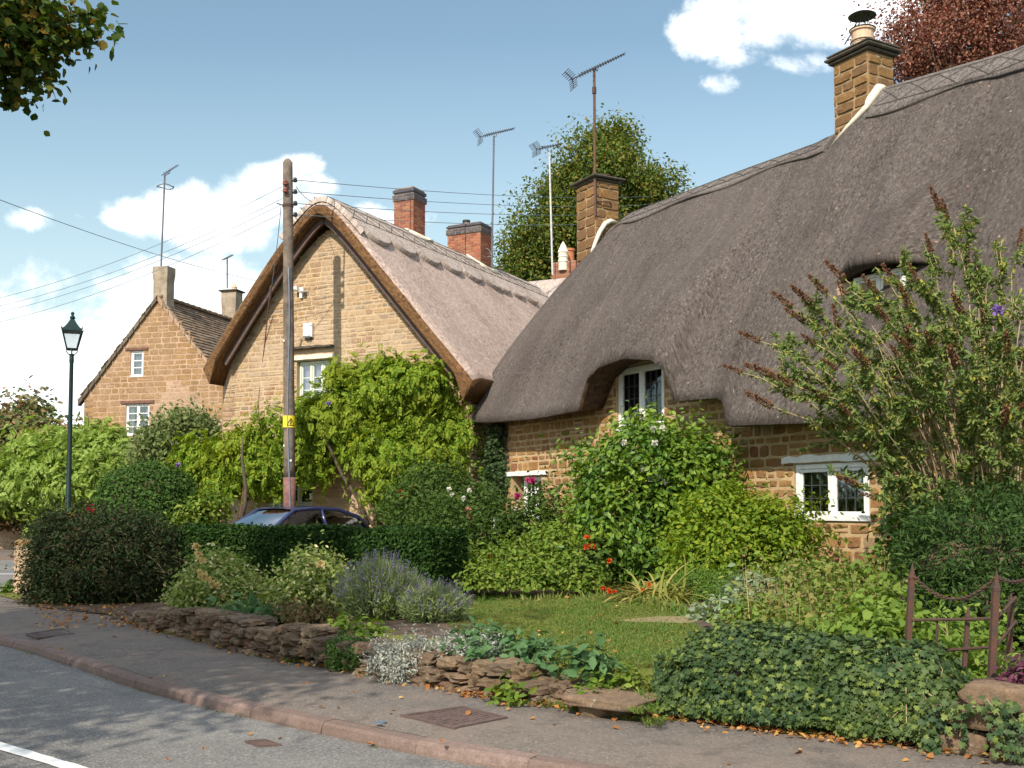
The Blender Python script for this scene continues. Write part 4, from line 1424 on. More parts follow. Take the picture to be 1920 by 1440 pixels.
M['pave'] = tarmac('pavement_asphalt', (0.105, 0.090, 0.078), (0.150, 0.130, 0.112), (0.27, 0.23, 0.19), .5, 1.4, (0.22, 0.165, 0.125))
M['kerb'] = stone_mat('kerb_stone', [(0.215, 0.150, 0.125), (0.19, 0.132, 0.11), (0.24, 0.168, 0.14)], grime=(0.12, 0.085, 0.065), tint=.5, bump=.35, bscale=30)
M['paint'] = simple_mat('road_paint', (0.74, 0.73, 0.69), .7, var=.22, scale=14, bump=.3, bscale=80)

def lawn_mat():
    m, nt = new_mat('lawn_grass')
    co = obj_coord(nt)
    a = nt.noise(co, 1.1, 5, .6); b = nt.noise(co, 30, 5, .75)
    col = nt.mix(nt.ramp(a, [(.35, 0.0), (.65, 1.0)]), (0.10, 0.125, 0.025), (0.18, 0.165, 0.042))
    col = nt.mix(nt.math('MULTIPLY', nt.ramp(b, [(.35, 1.0), (.6, 0.0)]), .6), col, (0.05, 0.065, 0.015))
    p = principled(nt, Base__Color=col, Roughness=.95)
    p.inputs['Specular IOR Level'].default_value = .1
    nt.put(p, 'Normal', nt.bump(b, .7, .02))
    finish(nt, p.outputs[0])
    return m
M['lawn'] = lawn_mat()
M['field'] = simple_mat('rough_grass', (0.07, 0.085, 0.025), .95, var=.45, scale=2, bump=.6, bscale=12)
M['gravel'] = simple_mat('gravel_drive', (0.30, 0.24, 0.17), .95, var=.4, scale=25, bump=.8, bscale=50)

def struct(mb, name, mat, smooth=False, kind='structure'):
    return tag(mb.build(name, mat, smooth=smooth), kind=kind)

def smooth_curve(pts, n=12):
    out = []
    P = [Vector(p) for p in pts]
    P = [P[0] * 2 - P[1]] + P + [P[-1] * 2 - P[-2]]
    for i in range(1, len(P) - 2):
        for k in range(n):
            t = k / n
            a, b, c, d = P[i - 1], P[i], P[i + 1], P[i + 2]
            out.append(.5 * ((2 * b) + (c - a) * t + (2 * a - 5 * b + 4 * c - d) * t * t + (3 * b - a - 3 * c + d) * t ** 3))
    out.append(P[-2])
    return out

mb = MB()
n = 48
vs = [(0, 20, -.06)] + [(900 * math.cos(2 * PI * i / n), 20 + 900 * math.sin(2 * PI * i / n), -.06) for i in range(n)]
mb.add(vs, [(0, 1 + i, 1 + (i + 1) % n) for i in range(n)])
struct(mb, 'ground', M['field'])

KZ = .115
kpx = [(0, 1195), (120, 1228), (300, 1285), (570, 1345), (800, 1392), (1100, 1440)]
kp = [on_z(x, y, KZ) for x, y in kpx]
kp = [kp[0] + V(-9.0, 6.5, 0), kp[0] + V(-4, 3.6, 0)] + kp
dr = (kp[-1] - kp[-2]).normalized()
kp += [kp[-1] + dr * 3, kp[-1] + dr * 8 + V(0, .3, 0), kp[-1] + dr * 22 + V(0, 2.5, 0)]
KC = smooth_curve(kp, 10)
def offs(curve, d, z=None):
    out = []
    for i, p in enumerate(curve):
        t = (curve[min(i + 1, len(curve) - 1)] - curve[max(i - 1, 0)]); t.z = 0; t.normalize()
        nrm = V(-t.y, t.x, 0)      # left of travel (travel goes right) = away from the road
        q = p + nrm * d
        out.append(V(q.x, q.y, p.z if z is None else z))
    return out
def strip(curves, name, mat, rev=False):
    mb = MB()
    k = len(curves[0])
    vs = [p for c in curves for p in c]
    fs = []
    for a in range(len(curves) - 1):
        for i in range(k - 1):
            fs.append((a * k + i, a * k + i + 1, (a + 1) * k + i + 1, (a + 1) * k + i))
    mb.add(vs, fs)
    return struct(mb, name, mat)
strip([offs(KC, -9.5, 0), offs(KC, -5, .036), offs(KC, -2, .036), offs(KC, -.4, .03), offs(KC, .02, .026)], 'road', M['road'])
# kerb stones laid end to end along the edge
mb = MB()
L = [0]
for i in range(1, len(KC)): L.append(L[-1] + (KC[i] - KC[i - 1]).length)
def kat(s):
    import bisect
    i = min(max(bisect.bisect_right(L, s) - 1, 0), len(KC) - 2)
    q = (s - L[i]) / max(1e-6, L[i + 1] - L[i])
    return KC[i].lerp(KC[i + 1], q)
s = 0; rg = random.Random(4)
while s + .9 < L[-1]:
    ln = rg.uniform(.82, .95)
    js = []
    dz, dy = rg.uniform(-.003, .003), rg.uniform(-.004, .004)
    for q in np.linspace(.0025, ln - .0025, 6):
        p = kat(s + q); t = kat(s + q + .05) - kat(s + q - .05); t.z = 0; t.normalize()
        nn = V(-t.y, t.x, 0)
        w0 = rg.uniform(-.004, .004)
        prof = [(-.005, -.05), (-.003 + w0, .045), (.008, .088 + w0), (.028, .108), (.13, .113), (.131, -.05)]
        js.append([V(p.x, p.y, 0) + nn * (a + dy) + V(0, 0, b + dz) for a, b in prof])
    k = 6
    vs = [p for r in js for p in r]
    fs = [tuple(range(k))[::-1], tuple((len(js) - 1) * k + q for q in range(k))]
    for i in range(len(js) - 1):
        for q in range(k):
            fs.append((i * k + q, i * k + (q + 1) % k, (i + 1) * k + (q + 1) % k, (i + 1) * k + q))
    mb.add(vs, fs)
    s += ln
struct(mb, 'kerb', M['kerb'])

# line along the foot of the garden walls
WPX = [(230, 1170), (330, 1196), (460, 1230), (640, 1263), (790, 1290), (880, 1308), (1000, 1326), (1100, 1341), (1215, 1350), (1400, 1374), (1560, 1392), (1740, 1413), (1920, 1440)]
WB = [on_z(x, y, .11) for x, y in WPX]
PL = [on_z(-260, 1120, .10), on_z(-60, 1118, .10), on_z(60, 1143, .11), on_z(140, 1152, .11)]
WC = smooth_curve(PL + WB + [WB[-1] + V(1.6, -1.35, 0), WB[-1] + V(6, -4.6, 0)], 8)
# pavement: between kerb back and wall foot (cross-ruled by nearest parameter)
mb = MB()
inner = offs(KC, .125, .112)
def resample(c, n):
    l = [0]
    for i in range(1, len(c)): l.append(l[-1] + (c[i] - c[i - 1]).length)
    out = []
    j = 0
    for k in range(n):
        s = l[-1] * k / (n - 1)
        while j < len(l) - 2 and l[j + 1] < s: j += 1
        q = (s - l[j]) / max(1e-6, l[j + 1] - l[j])
        out.append(c[j].lerp(c[j + 1], min(1, q)))
    return out
i0 = min(range(len(inner)), key=lambda i: (inner[i] - WC[0]).length if inner[i].x < -3 else 99)
i1 = min(range(len(inner)), key=lambda i: (inner[i] - WC[-1]).length)
A = resample(inner[i0:i1 + 1], 140)
B = resample([p + V(.24, .28, 0) for p in WC], 140)
vs, fs = [], []
for k in range(140):
    for q in (0, .15, .35, .6, .85, 1):
        p = A[k].lerp(B[k], q)
        vs.append((p.x, p.y, .113 + .027 * min(1, q * 7) + .003 * mnoise.noise(V(p.x * .8, p.y * .8, 0))))
for k in range(139):
    for q in range(5):
        fs.append((k * 6 + q, (k + 1) * 6 + q, (k + 1) * 6 + q + 1, k * 6 + q + 1))
mb.add(vs, fs)
struct(mb, 'pavement', M['pave'], True)
PZ = .141

# front garden terrace
def gdep(x):
    return 3.4 + (13.5 - 3.4) * sst((x + 5.2) / 4.5)
GN = V(.66, .75, 0)
def terr(x, y):
    """height of the garden behind the low wall"""
    best = min(((WC[i].x - x) ** 2 + (WC[i].y - y) ** 2, i) for i in range(0, len(WC)))
    d = math.sqrt(best[0])
    wx = WC[best[1]].x
    full = .40 if wx > -1.5 else (.15 + .25 * sst((wx + 5.2) / 3.4))
    low = .15
    return low + (full - low) * sst((d - .16) / .5) + .006 * d + .02 * mnoise.noise(V(x * .7, y * .7, 5))
gi = [i for i in range(len(WC)) if WC[i].x > -9 and WC[i].x < 4.5]
rows = []
for i in gi:
    p = WC[i]
    D = gdep(p.x)
    r = []
    for d in (.14, .25, .4, .6, .9, 1.4, 2, 3, 4.5, 6.5, 9, 11, 13.5):
        d = min(d, D) if d < 13.5 else D
        q = p + GN * d
        r.append(V(q.x, q.y, terr(q.x, q.y)))
    rows.append(r)
mb = MB()
grid_ring(mb, rows, 0, None, closed=False)
struct(mb, 'lawn', M['lawn'], True)
# earth beds laid over the turf
def bed(poly, name='flower_bed', z=.006, mat=None, mind=.28):
    mb = MB()
    tri = tessellate_polygon([[Vector((p[0], p[1], 0)) for p in poly]])
    # refine so that the sheet follows the terrace
    todo = [[Vector((poly[i][0], poly[i][1], 0)) for i in t] for t in tri]
    out = []
    while todo:
        a, b, c = todo.pop()
        e = max((a - b).length, (b - c).length, (c - a).length)
        if e < .45: out.append((a, b, c)); continue
        if (a - b).length == e: m_ = (a + b) / 2; todo += [(a, m_, c), (m_, b, c)]
        elif (b - c).length == e: m_ = (b + c) / 2; todo += [(a, b, m_), (a, m_, c)]
        else: m_ = (a + c) / 2; todo += [(a, b, m_), (m_, b, c)]
    for t in out:
        cx, cy = sum(p.x for p in t) / 3, sum(p.y for p in t) / 3
        w_ = min(WC, key=lambda q: (q.x - cx) ** 2 + (q.y - cy) ** 2)
        if (cx - w_.x) * .66 + (cy - w_.y) * .75 < mind: continue
        mb.add([(p.x, p.y, terr(p.x, p.y) + z) for p in t], [(0, 1, 2)])
    return struct(mb, name, mat or M['soil'])
bp = [on_z(x, y, .43) for x, y in ((845, 1102), (960, 1104), (1080, 1112), (1140, 1122), (1270, 1150), (1320, 1185), (1340, 1225), (1240, 1262), (1900, 1300))]
bed([(p.x, p.y) for p in bp] + [(7.4, 10.0), (-.1, 23.0), (-1.9, 19.5)])
fb = [on_z(x, y, .40) for x, y in ((320, 1150), (480, 1185), (650, 1215), (880, 1245), (1150, 1275), (1160, 1262), (1000, 1235), (900, 1190), (850, 1105), (600, 1095), (330, 1110))]
bed([(p.x, p.y) for p in fb])

lb_ = [on_z(x, y, .16) for x, y in ((20, 1128), (60, 1147), (140, 1155), (225, 1168), (300, 1165), (345, 1140), (330, 1112), (60, 1112))]
bed([(p.x, p.y) for p in lb_], mind=.10)
# side road, drive and the far pavement
mb = MB(); mb.add([(-60, 20.6, .012), (-9.6, 20.6, .012), (-10.2, 32.0, .012), (-60, 32.0, .012)], [(0, 1, 2, 3)]); struct(mb, 'side_road', M['road'])
mb = MB(); mb.add([(-60, 25.2, .017), (-10.4, 25.2, .017), (-10.4, 25.36, .017), (-60, 25.36, .017)], [(0, 1, 2, 3)]); struct(mb, 'road_marking', M['paint'])
mb = MB(); mb.add([(-9.6, 17.8, .09), (-4.5, 17.6, .09), (.5, 19.6, .09), (1, 25.5, .09), (-9, 27, .09)], [(0, 1, 2, 3, 4)]); struct(mb, 'driveway', M['gravel'])
mb = MB(); mb.hexa([(x, y, z) for z in (-.02, .12) for x, y in ((-60, 32.0), (-10.2, 32.0), (-10.2, 32.16), (-60, 32.16))]); struct(mb, 'far_kerb', M['kerb'])
mb = MB(); mb.add([(-60, 32.161, .118), (-10.2, 32.161, .118), (-10.2, 37.4, .13), (-60, 37.4, .13)], [(0, 1, 2, 3)]); struct(mb, 'far_pavement', M['pave'])
# painted centre line
a0, a1 = on_z(-300, 1312, .021), on_z(125, 1442, .021)
t = (a1 - a0).normalized(); nn = V(-t.y, t.x, 0) * .055
mb = MB()
k = 30; vs = []
rg = random.Random(9)
for i in range(k + 1):
    p = a0.lerp(a1 + t * .4, i / k)
    w1, w2 = rg.uniform(.9, 1.1), rg.uniform(.9, 1.1)
    vs += [(p.x - nn.x * w1, p.y - nn.y * w1, .042), (p.x + nn.x * w2, p.y + nn.y * w2, .042)]
mb.add(vs, [(2 * i, 2 * i + 2, 2 * i + 3, 2 * i + 1) for i in range(k)])
struct(mb, 'road_marking', M['paint'])
# ------------------------------------------------------------------ dry stone garden wall (west of the step)
def wall_curve_between(px0, px1, n):
    pts = WC if px1 > 1950 else smooth_curve(WB, 16)
    c = [p for p in pts]
    def px_of(p): return 960 + F * p.x / p.y
    c = [p for p in c if px0 <= px_of(p) <= px1]
    return resample(c, n)
def dry_wall(name, label, px0, px1, hfun, depth, seed, ln=(.12, .30), ch=(.06, .115), batter=.12, mat=None, rough=.34, pw=(2.8, 5.5), smooth=False):
    c = wall_curve_between(px0, px1, 240)
    tot = sum((c[i + 1] - c[i]).length for i in range(len(c) - 1))
    rg = random.Random(seed)
    mb = MB()
    def at(s):
        q = max(0, min(1, s / tot)) * (len(c) - 1)
        i = min(int(q), len(c) - 2)
        p = c[i].lerp(c[i + 1], q - i)
        t = (c[i + 1] - c[i]).normalized()
        return p, t, q / (len(c) - 1)
    z = .10
    lev = 0
    hmax = max(hfun(q / 20) for q in range(21))
    sd = seed * 100
    while z < .10 + hmax:
        h = rg.uniform(*ch)
        if lev == 0: h *= 1.25
        s = rg.uniform(-.1, .1)
        while s < tot:
            w_ = rg.uniform(*ln)
            p, t, q = at(s + w_ / 2)
            hh = hfun(q) + .03 * mnoise.noise(V(s * 1.4, seed, 0))
            if z + h * .55 < .10 + hh:
                nn = V(-t.y, t.x, 0)
                k = 2 if depth > .3 else 1
                for dd in range(k):
                    off = .10 + batter * (z - .1) + dd * .17 + rg.uniform(-.055, .045)
                    sd += 1
                    hs_ = h * rg.uniform(.75, 1.35)
                    cc = p + nn * off
                    mb.rock((cc.x, cc.y, z + h / 2), (w_ * rg.uniform(.86, .98), rg.uniform(.20, .30), hs_ * .98), math.atan2(t.y, t.x) + rg.uniform(-.3, .3), rough, 0, sd, 5, rg.uniform(*pw))
            s += w_ * .98
        z += h * .93
        lev += 1
    mid = c[len(c) // 2]
    o = mb.build(name, mat or M['drystone'], loc=(mid.x, mid.y, .1), smooth=smooth)
    tag(o, label, 'wall')
    return o
dry_wall('stone_wall', 'low dry stone retaining wall edging the lawn below the lavender', 228, 1165,
         lambda q: .13 + .20 * sst(q / .25) - .05 * sst((q - .5) / .3) - .07 * sst((q - .85) / .15), .45, 3)
dry_wall('rubble_wall', 'big stone garden wall strewn with ivy at the pavement corner below the railing', 1700, 3200,
         lambda q: .38 + .08 * min(1, q * 2.5), .5, 6, (.24, .46), (.11, .18), .10, rough=.22, pw=(4, 8), smooth=True)
# step slabs between wall and ivy
st = thing('stone_step', 'worn stone step slab between dry wall and ivy bank', 'step', on_z(1150, 1340, .14))
mb = MB()
p = on_z(1152, 1312, .27)
mb.rock((p.x + .0, p.y + .14, .245), (.62, .46, .07), -.6, .07, 0, 17, 8, 9)
mb.build('slab', M['drystone'], st, smooth=True)
mb = MB()
for k, (x, w_) in enumerate(((1112, .22), (1150, .24), (1188, .22))):
    p = on_z(x, 1336, .16)
    mb.rock((p.x + .06, p.y + .10, .175), (w_ * 1.1, .36, .13), -.55 + .1 * k, .15, 0, 60 + k, 5, 4)
mb.build('riser', M['drystone'], st, smooth=True)

# rounded end of the taller stone wall that carries the shaggy hedge
pw = thing('garden_wall', 'stone garden wall with rounded end buried under the dark shaggy hedge', 'wall', on_z(60, 1130, .1))
e0 = on_z(54, 1122, .05); e1 = on_z(300, 1098, .05)
t = (e1 - e0).normalized(); nn = V(t.y, -t.x, 0)
mb = MB()
hw = .22
def pwf(u, z, n):
    """straight run with a half round nose at u < 0"""
    if u >= 0: return e0 + t * u + nn * (hw + n) + V(0, 0, z)
    a = -u / (hw) 
    return e0 + nn * (math.cos(a) * (hw + n)) - t * (math.sin(a) * (hw + n)) + V(0, 0, z)
vs = []
us = [-hw * PI + hw * PI * i / 12 for i in range(12)] + [0, 1.2, 2.6]
for u in us: vs += [pwf(u, .0, 0), pwf(u, .98, 0)]
mb.add(vs, [(2 * i, 2 * i + 2, 2 * i + 3, 2 * i + 1) for i in range(len(us) - 1)], 0)
mb.add([pwf(u, .98, 0) for u in us] + [e0 + t * 2.6 - nn * hw + V(0, 0, .98)], [tuple(range(len(us) + 1))], 0)
stonework(mb, pwf, -hw * PI, 2.6, .05, .95, ch=(.10, .16), cw=(.16, .3), gap=.02, mat=1, seed=33)
mb.build('wall', [M['mortar_pale'], M['stone_gable']], pw)
mb = MB()
vs = []
for h_, k_ in ((.951, 1.10), (1.0, 1.12), (1.05, .85), (1.07, .3)):
    for u in us:
        q = pwf(u, 0, 0); ctr = e0 + t * max(0, u)
        vs.append(V(ctr.x + (q.x - ctr.x) * k_, ctr.y + (q.y - ctr.y) * k_, h_))
k = len(us)
fs = []
for a in range(3):
    for i in range(k - 1): fs.append((a * k + i, a * k + i + 1, (a + 1) * k + i + 1, (a + 1) * k + i))
fs.append(tuple(3 * k + i for i in range(k)))
mb.add(vs, fs)
mb.build('coping', M['stone_stack'], pw, smooth=True)

# far garden wall beyond the side road
fw_ = thing('roadside_wall', 'pale coursed stone wall beyond the side road below the bright climber', 'wall', (-20, 37.5, .1))
mb = MB()
ff = frame_fn(V(-60, 37.5, 0), V(1, 0, 0), V(0, -1, 0))
wall_sheet(mb, ff, [(0, -.05), (47.6, -.05), (47.6, 1.15), (0, 1.0)], [], .4, 0)
stonework(mb, ff, 30, 47.6, .02, 1.02, ch=(.13, .2), cw=(.22, .5), mat=1, seed=35)
mb.build('wall', [M['mortar_pale'], M['stone_gable']], fw_)

# ------------------------------------------------------------------ covers and grates
mh = thing('manhole_cover', 'rusty rectangular iron cover set into the pavement', 'manhole cover', on_z(850, 1345, PZ))
q = [on_z(x, y, PZ + .0) for x, y in ((750, 1343), (868, 1326), (952, 1347), (852, 1367))]
c0 = sum(q, V(0, 0, 0)) / 4
def quadpt(a, b):
    return (q[0] * (1 - a) + q[1] * a) * (1 - b) + (q[3] * (1 - a) + q[2] * a) * b
M['cast'] = simple_mat('cast_iron', (0.125, 0.080, 0.066), .75, var=.4, scale=10, bump=.4, bscale=60)
mb = MB()
def qbox(a0, a1, b0, b1, z0, z1):
    mb.hexa([tuple(quadpt(a, b) + V(0, 0, z)) for z in (z0, z1) for a, b in ((a0, b0), (a1, b0), (a1, b1), (a0, b1))])
qbox(0, 1, 0, .06, -.02, .012); qbox(0, 1, .94, 1, -.02, .012); qbox(0, .05, .06, .94, -.02, .0115); qbox(.95, 1, .06, .94, -.02, .0115)
mb.build('cover_frame', M['cast'], mh)
mb = MB()
qbox(.06, .94, .07, .93, -.02, .006)
for i in range(9):
    for j in range(7):
        a, b = .10 + i * .09, .11 + j * .115
        if (i in (2, 6)) and j == 3: continue
        if (i + j) % 2: qbox(a, a + .07, b, b + .03, .006, .0105)
        else: qbox(a + .02, a + .045, b - .02, b + .06, .006, .0105)
mb.build('plate', M['cast'], mh)
def grate(name, label, px, along):
    g = thing(name, label, 'drain grate', on_z(*px[0], .03))
    return g
def grate_quad(root, qq, z, nb, mat):
    mb = MB()
    def qp(a, b): return (qq[0] * (1 - a) + qq[1] * a) * (1 - b) + (qq[3] * (1 - a) + qq[2] * a) * b
    def bx(a0, a1, b0, b1, z0, z1):
        mb.hexa([tuple(V(qp(a, b).x, qp(a, b).y, z + zz)) for zz in (z0, z1) for a, b in ((a0, b0), (a1, b0), (a1, b1), (a0, b1))])
    bx(0, 1, 0, .09, -.02, .012); bx(0, 1, .91, 1, -.02, .012); bx(0, .06, .09, .91, -.02, .0115); bx(.94, 1, .09, .91, -.02, .0115)
    mb.build('grate_frame', mat, root)
    mb = MB()
    for i in range(nb):
        a = .1 + .8 * i / nb
        bx(a, a + .8 / nb * .5, .09, .91, -.015, .008)
    mb.build('bars', mat, root)
    mb = MB(); bx(.06, .94, .09, .91, -.004, .002); mb.build('sump', M['black'], root)
g1 = grate('drain_grate', 'small iron drain grate sunk in the sunlit road', [(490, 1393)], 0)
grate_quad(g1, [on_z(x, y, .036) for x, y in ((458, 1391), (498, 1388), (528, 1397), (486, 1400))], .034, 7, M['cast'])
g2 = grate('pavement_grate', 'shaded rusty service grate in the pavement near the kerb', [(90, 1192)], 0)
grate_quad(g2, [on_z(x, y, PZ - .01) for x, y in ((48, 1190), (118, 1180), (140, 1190), (70, 1198))], PZ - .006, 9, M['cast'])

# blue paint mark on the pavement
mb = MB()
rg = random.Random(2)
for (x, y, r) in ((708, 1355, .026), (719, 1352, .022), (713, 1357, .018)):
    p = on_z(x, y, PZ + .0)
    vs = [(p.x + r * rg.uniform(.6, 1.3) * math.cos(a * PI / 5), p.y + r * rg.uniform(.6, 1.3) * math.sin(a * PI / 5), PZ + .001 + .003) for a in range(10)]
    mb.add(vs, [tuple(range(10))])
struct(mb, 'road_marking', simple_mat('blue_spray', (0.06, 0.15, 0.25), .8, var=.3, scale=40))

# ------------------------------------------------------------------ telegraph pole
PY = 24.0
pb = at_y(543, 955, PY); pt = at_y(539.5, 300, PY)
pole = thing('telegraph_pole', 'weathered wooden telegraph pole with yellow warning plate', 'pole', (pb.x, pb.y, 0))
def pole_at(z):
    k = (z - pb.z) / (pt.z - pb.z)
    return V(pb.x + (pt.x - pb.x) * k, PY, z)
M['pole'] = simple_mat('weathered_pole', (0.20, 0.155, 0.12), .9, var=.5, scale=5, bump=.5, bscale=24, col2=(0.085, 0.065, 0.05))
M['pole_red'] = simple_mat('red_oxide_band', (0.22, 0.11, 0.095), .85, var=.45, scale=9, bump=.3)
mb = MB()
zs = list(np.linspace(2.26, pt.z - .06, 26)) + [pt.z + .02]
mb.tube([pole_at(z) + V(.012 * mnoise.noise(V(z, 0, 0)), 0, 0) for z in zs], [.135 - .022 * (z / 9) for z in zs[:-1]] + [.05], 16)
mb.build('pole', M['pole'], pole, smooth=True)
mb = MB()
zs = np.linspace(-.1, 2.258, 6)
mb.tube([pole_at(z) for z in zs], [.142 - .012 * z / 9 for z in zs], 16)
mb.build('pole_foot', M['pole_red'], pole, smooth=True)
# warning plate wrapped round the pole
M['yellow'] = simple_mat('yellow_enamel', (0.78, 0.60, 0.03), .45, var=.08)
mb = MB()
z0, z1 = at_y(541, 802, PY).z, at_y(541, 780, PY).z
cc = pole_at((z0 + z1) / 2)
vs, fs = [], []
N_ = 15
for i in range(N_ + 1):
    a = math.radians(-180 + 180 * i / N_ )
    for z in (z0, z1): vs.append((cc.x + .139 * math.cos(a), cc.y + .139 * math.sin(a), z))
for i in range(N_ + 1):
    a = math.radians(-180 + 180 * i / N_)
    for z in (z0, z1): vs.append((cc.x + .131 * math.cos(a), cc.y + .131 * math.sin(a), z))
o_ = (N_ + 1) * 2
for i in range(N_):
    fs += [(2 * i, 2 * i + 2, 2 * i + 3, 2 * i + 1), (o_ + 2 * i + 1, o_ + 2 * i + 3, o_ + 2 * i + 2, o_ + 2 * i), (2 * i + 1, 2 * i + 3, o_ + 2 * i + 3, o_ + 2 * i + 1), (o_ + 2 * i, o_ + 2 * i + 2, 2 * i + 2, 2 * i)]
mb.add(vs, fs)
plate = mb.build('warning_plate', M['yellow'], pole)
mb = MB()
def onp(x, z, r=.1405):
    a = -PI / 2 + x / r
    return V(cc.x + r * math.cos(a), cc.y + r * math.sin(a), cc.z + z)
TA, TB, TC_ = (-.02, -.085), (.155, -.085), (.068, .075)
for a, b in ((TA, TB), (TB, TC_), (TC_, TA)):
    mb.tube([onp(a[0] + (b[0] - a[0]) * k / 6, a[1] + (b[1] - a[1]) * k / 6) for k in range(7)], .008, 5)
for pts in (((.085, .035), (.05, -.01), (.08, -.012), (.055, -.06)),):
    mb.tube([onp(*p) for p in pts], .009, 5)
mb.tube([onp(.04, -.04), onp(.055, -.062), (onp(.078, -.05))], .007, 5)
mb.build('warning_symbol', M['black'], plate)
M['insul'] = simple_mat('brown_insulator', (0.28, 0.09, 0.05), .3, var=.3, spec=.6)
INS = []
for i, (x, y, sd) in enumerate(((552, 338, 1), (552, 360, 1), (552, 382, 1), (552, 403, 1), (536, 346, 0), (536, 360, 0))):
    p = at_y(x, y, PY)
    ctr = pole_at(p.z)
    mb = MB()
    if sd:
        mb.lathe(V(ctr.x + .17, ctr.y - .02, p.z - .05), [(.02, 0), (.05, .01), (.055, .04), (.03, .05), (.045, .06), (.04, .1), (.015, .11)], 10)
        mb.tube([V(ctr.x + .10, ctr.y - .02, p.z - .02), V(ctr.x + .17, ctr.y - .02, p.z - .05)], .012, 5)
        INS.append(V(ctr.x + .2, ctr.y - .02, p.z))
        mb.build('insulator', M['black'], pole)
    else:
        mb.lathe(V(ctr.x - .03, ctr.y - .17, p.z - .06), [(.02, 0), (.055, .01), (.06, .05), (.035, .06), (.05, .07), (.045, .11), (.015, .12)], 12)
        mb.tube([V(ctr.x - .03, ctr.y - .1, p.z - .02), V(ctr.x - .03, ctr.y - .17, p.z - .05)], .012, 5)
        mb.build('insulator', M['insul'], pole)
mb = MB()
zb = at_y(541, 386, PY).z
c_ = pole_at(zb)
mb.lathe(V(c_.x, c_.y, zb - .03), [(.12, 0), (.128, .002), (.128, .06), (.12, .062)], 16)
mb.tube([c_ + V(-.11, -.05, 0), c_ + V(-.24, -.08, .04)], .014, 5)
mb.build('collar', M['iron'], pole)
mb = MB()
mb.tube([pole_at(z) + V(.02 + .025 * math.sin(z * 1.3), -.142 + .004 * z, 0) for z in np.linspace(-.05, 7.0, 34)], .017, 6)
mb.build('down_cable', M['cable'], pole, smooth=True)
for (x, y) in ((534, 836), (547, 864), (534, 640)):
    p = at_y(x, y, PY); c_ = pole_at(p.z)
    a = math.asin(max(-1, min(1, (p.x - c_.x) / .128)))
    mb = MB()
    w_ = .022
    f_ = frame_fn(V(c_.x + .133 * math.sin(a), c_.y - .133 * math.cos(a), 0), V(math.cos(a), math.sin(a), 0), V(math.sin(a), -math.cos(a), 0))
    mb.bevf(f_, -w_, w_, p.z - .025, p.z + .025, -.006, .004, .002)
    mb.build('tag_plate', M['white'], pole)

# overhead wires
def wire(label, a, b, sag, r=.011):
    a, b = Vector(a), Vector(b)
    pts = []
    for k in range(25):
        t = k / 24
        p = a.lerp(b, t)
        p.z -= sag * 4 * t * (1 - t)
        pts.append(p)
    mb = MB(); mb.tube(pts, r, 5)
    o = mb.build('overhead_wire', M['cable'], loc=a, smooth=True)
    return tag(o, label, 'wire', 'overhead wires')
ends = [(1250, 366), (1250, 381), (1250, 395), (1250, 412)]
nm = ['topmost', 'second highest', 'third highest', 'lowest']
for i in range(4):
    wire(f'{nm[i]} of the four wires running from the pole over the chimneys', INS[i], at_y(*ends[i], 52), .25, .009)
lft = [((529, 350), (0, 536), 30), ((530, 372), (0, 551), 30), ((527, 384), (0, 563), 30), ((527, 400), (0, 581), 30)]
for i, (a, b, Y) in enumerate(lft):
    p = at_y(*a, PY); q = at_y(*b, Y)
    q2 = q + (q - p) * .35
    wire(f'{nm[i]} of the four pale wires slanting down left from the pole top', p, q2, .45, .0065)
p, q = at_y(0, 357, 26), at_y(480, 522, 46)
wire('single dark wire crossing the sky from upper left behind the gable', p + (p - q) * .3, q + (q - p) * .1, .35, .010)
wire('thin drop wire hanging from the pole to the left thatch verge', at_y(527, 388, PY), at_y(509, 540, 25.3), .12, .009)
wire('short drop wire looping from the pole onto the thatch ridge', at_y(555, 350, PY), at_y(585, 378, 25.4), .05, .008)
# cable running down the gable from the bracket
br = thing('cable_bracket', 'iron cable bracket on the left verge with cable trailing down the gable', 'bracket', at_y(506, 550, 25.3))
mb = MB(); mb.tube([at_y(508, 536, 25.2), at_y(506, 560, 25.3), at_y(503, 580, 25.5)], .03, 6); mb.build('bracket', M['barge'], br)
mb = MB(); mb.tube([at_y(503, 575, 26.6), at_y(497, 640, 26.9), at_y(490, 700, 27.0), at_y(484, 760, 27.0), at_y(470, 800, 26.6), at_y(458, 900, 25.6), at_y(448, 985, 24.8)], .016, 5); mb.build('cable', M['rust_pole'], br)

# things fixed to the gable
ab = thing('alarm_box', 'white rounded alarm box high on the gable', 'alarm box', fG(-.60, 5.9, .03))
def onG(px, py):
    d = ray(px, py); n_ = -GR
    k = (GW - EYE).dot(n_) / d.dot(n_); p = EYE + d * k
    return (p - GW).dot(GU), p.z
ua, za = onG(572, 634); ub, zb = onG(589, 606)
mb = MB(); mb.bevf(fG, ua, ub, za, zb, .02, .12, .035); mb.build('case', M['white'], ab)
mb = MB(); mb.boxf(fG, ua + .05, ub - .05, za - .045, za - .003, .025, .08); mb.build('lamp', M['black'], ab)
sl = thing('security_light', 'twin headed white security light on the gable', 'light', fG(-.85, 6.9, .03))
u_, z_ = onG(566, 546)
mb = MB(); mb.boxf(fG, u_ - .03, u_ + .05, z_ - .18, z_ - .02, .02, .06); mb.tube([fG(u_, z_ - .05, .06), fG(u_ - .06, z_ + .03, .12)], .015, 5); mb.tube([fG(u_ + .03, z_ - .05, .06), fG(u_ + .10, z_ - .02, .12)], .015, 5)
mb.build('bracket', M['white'], sl)
for du, dz in ((-.08, .05), (.12, -.01)):
    mb = MB(); mb.bevf(fG, u_ + du - .055, u_ + du + .055, z_ + dz - .05, z_ + dz + .06, .10, .19, .02); mb.build('lamp_head', M['white'], sl)

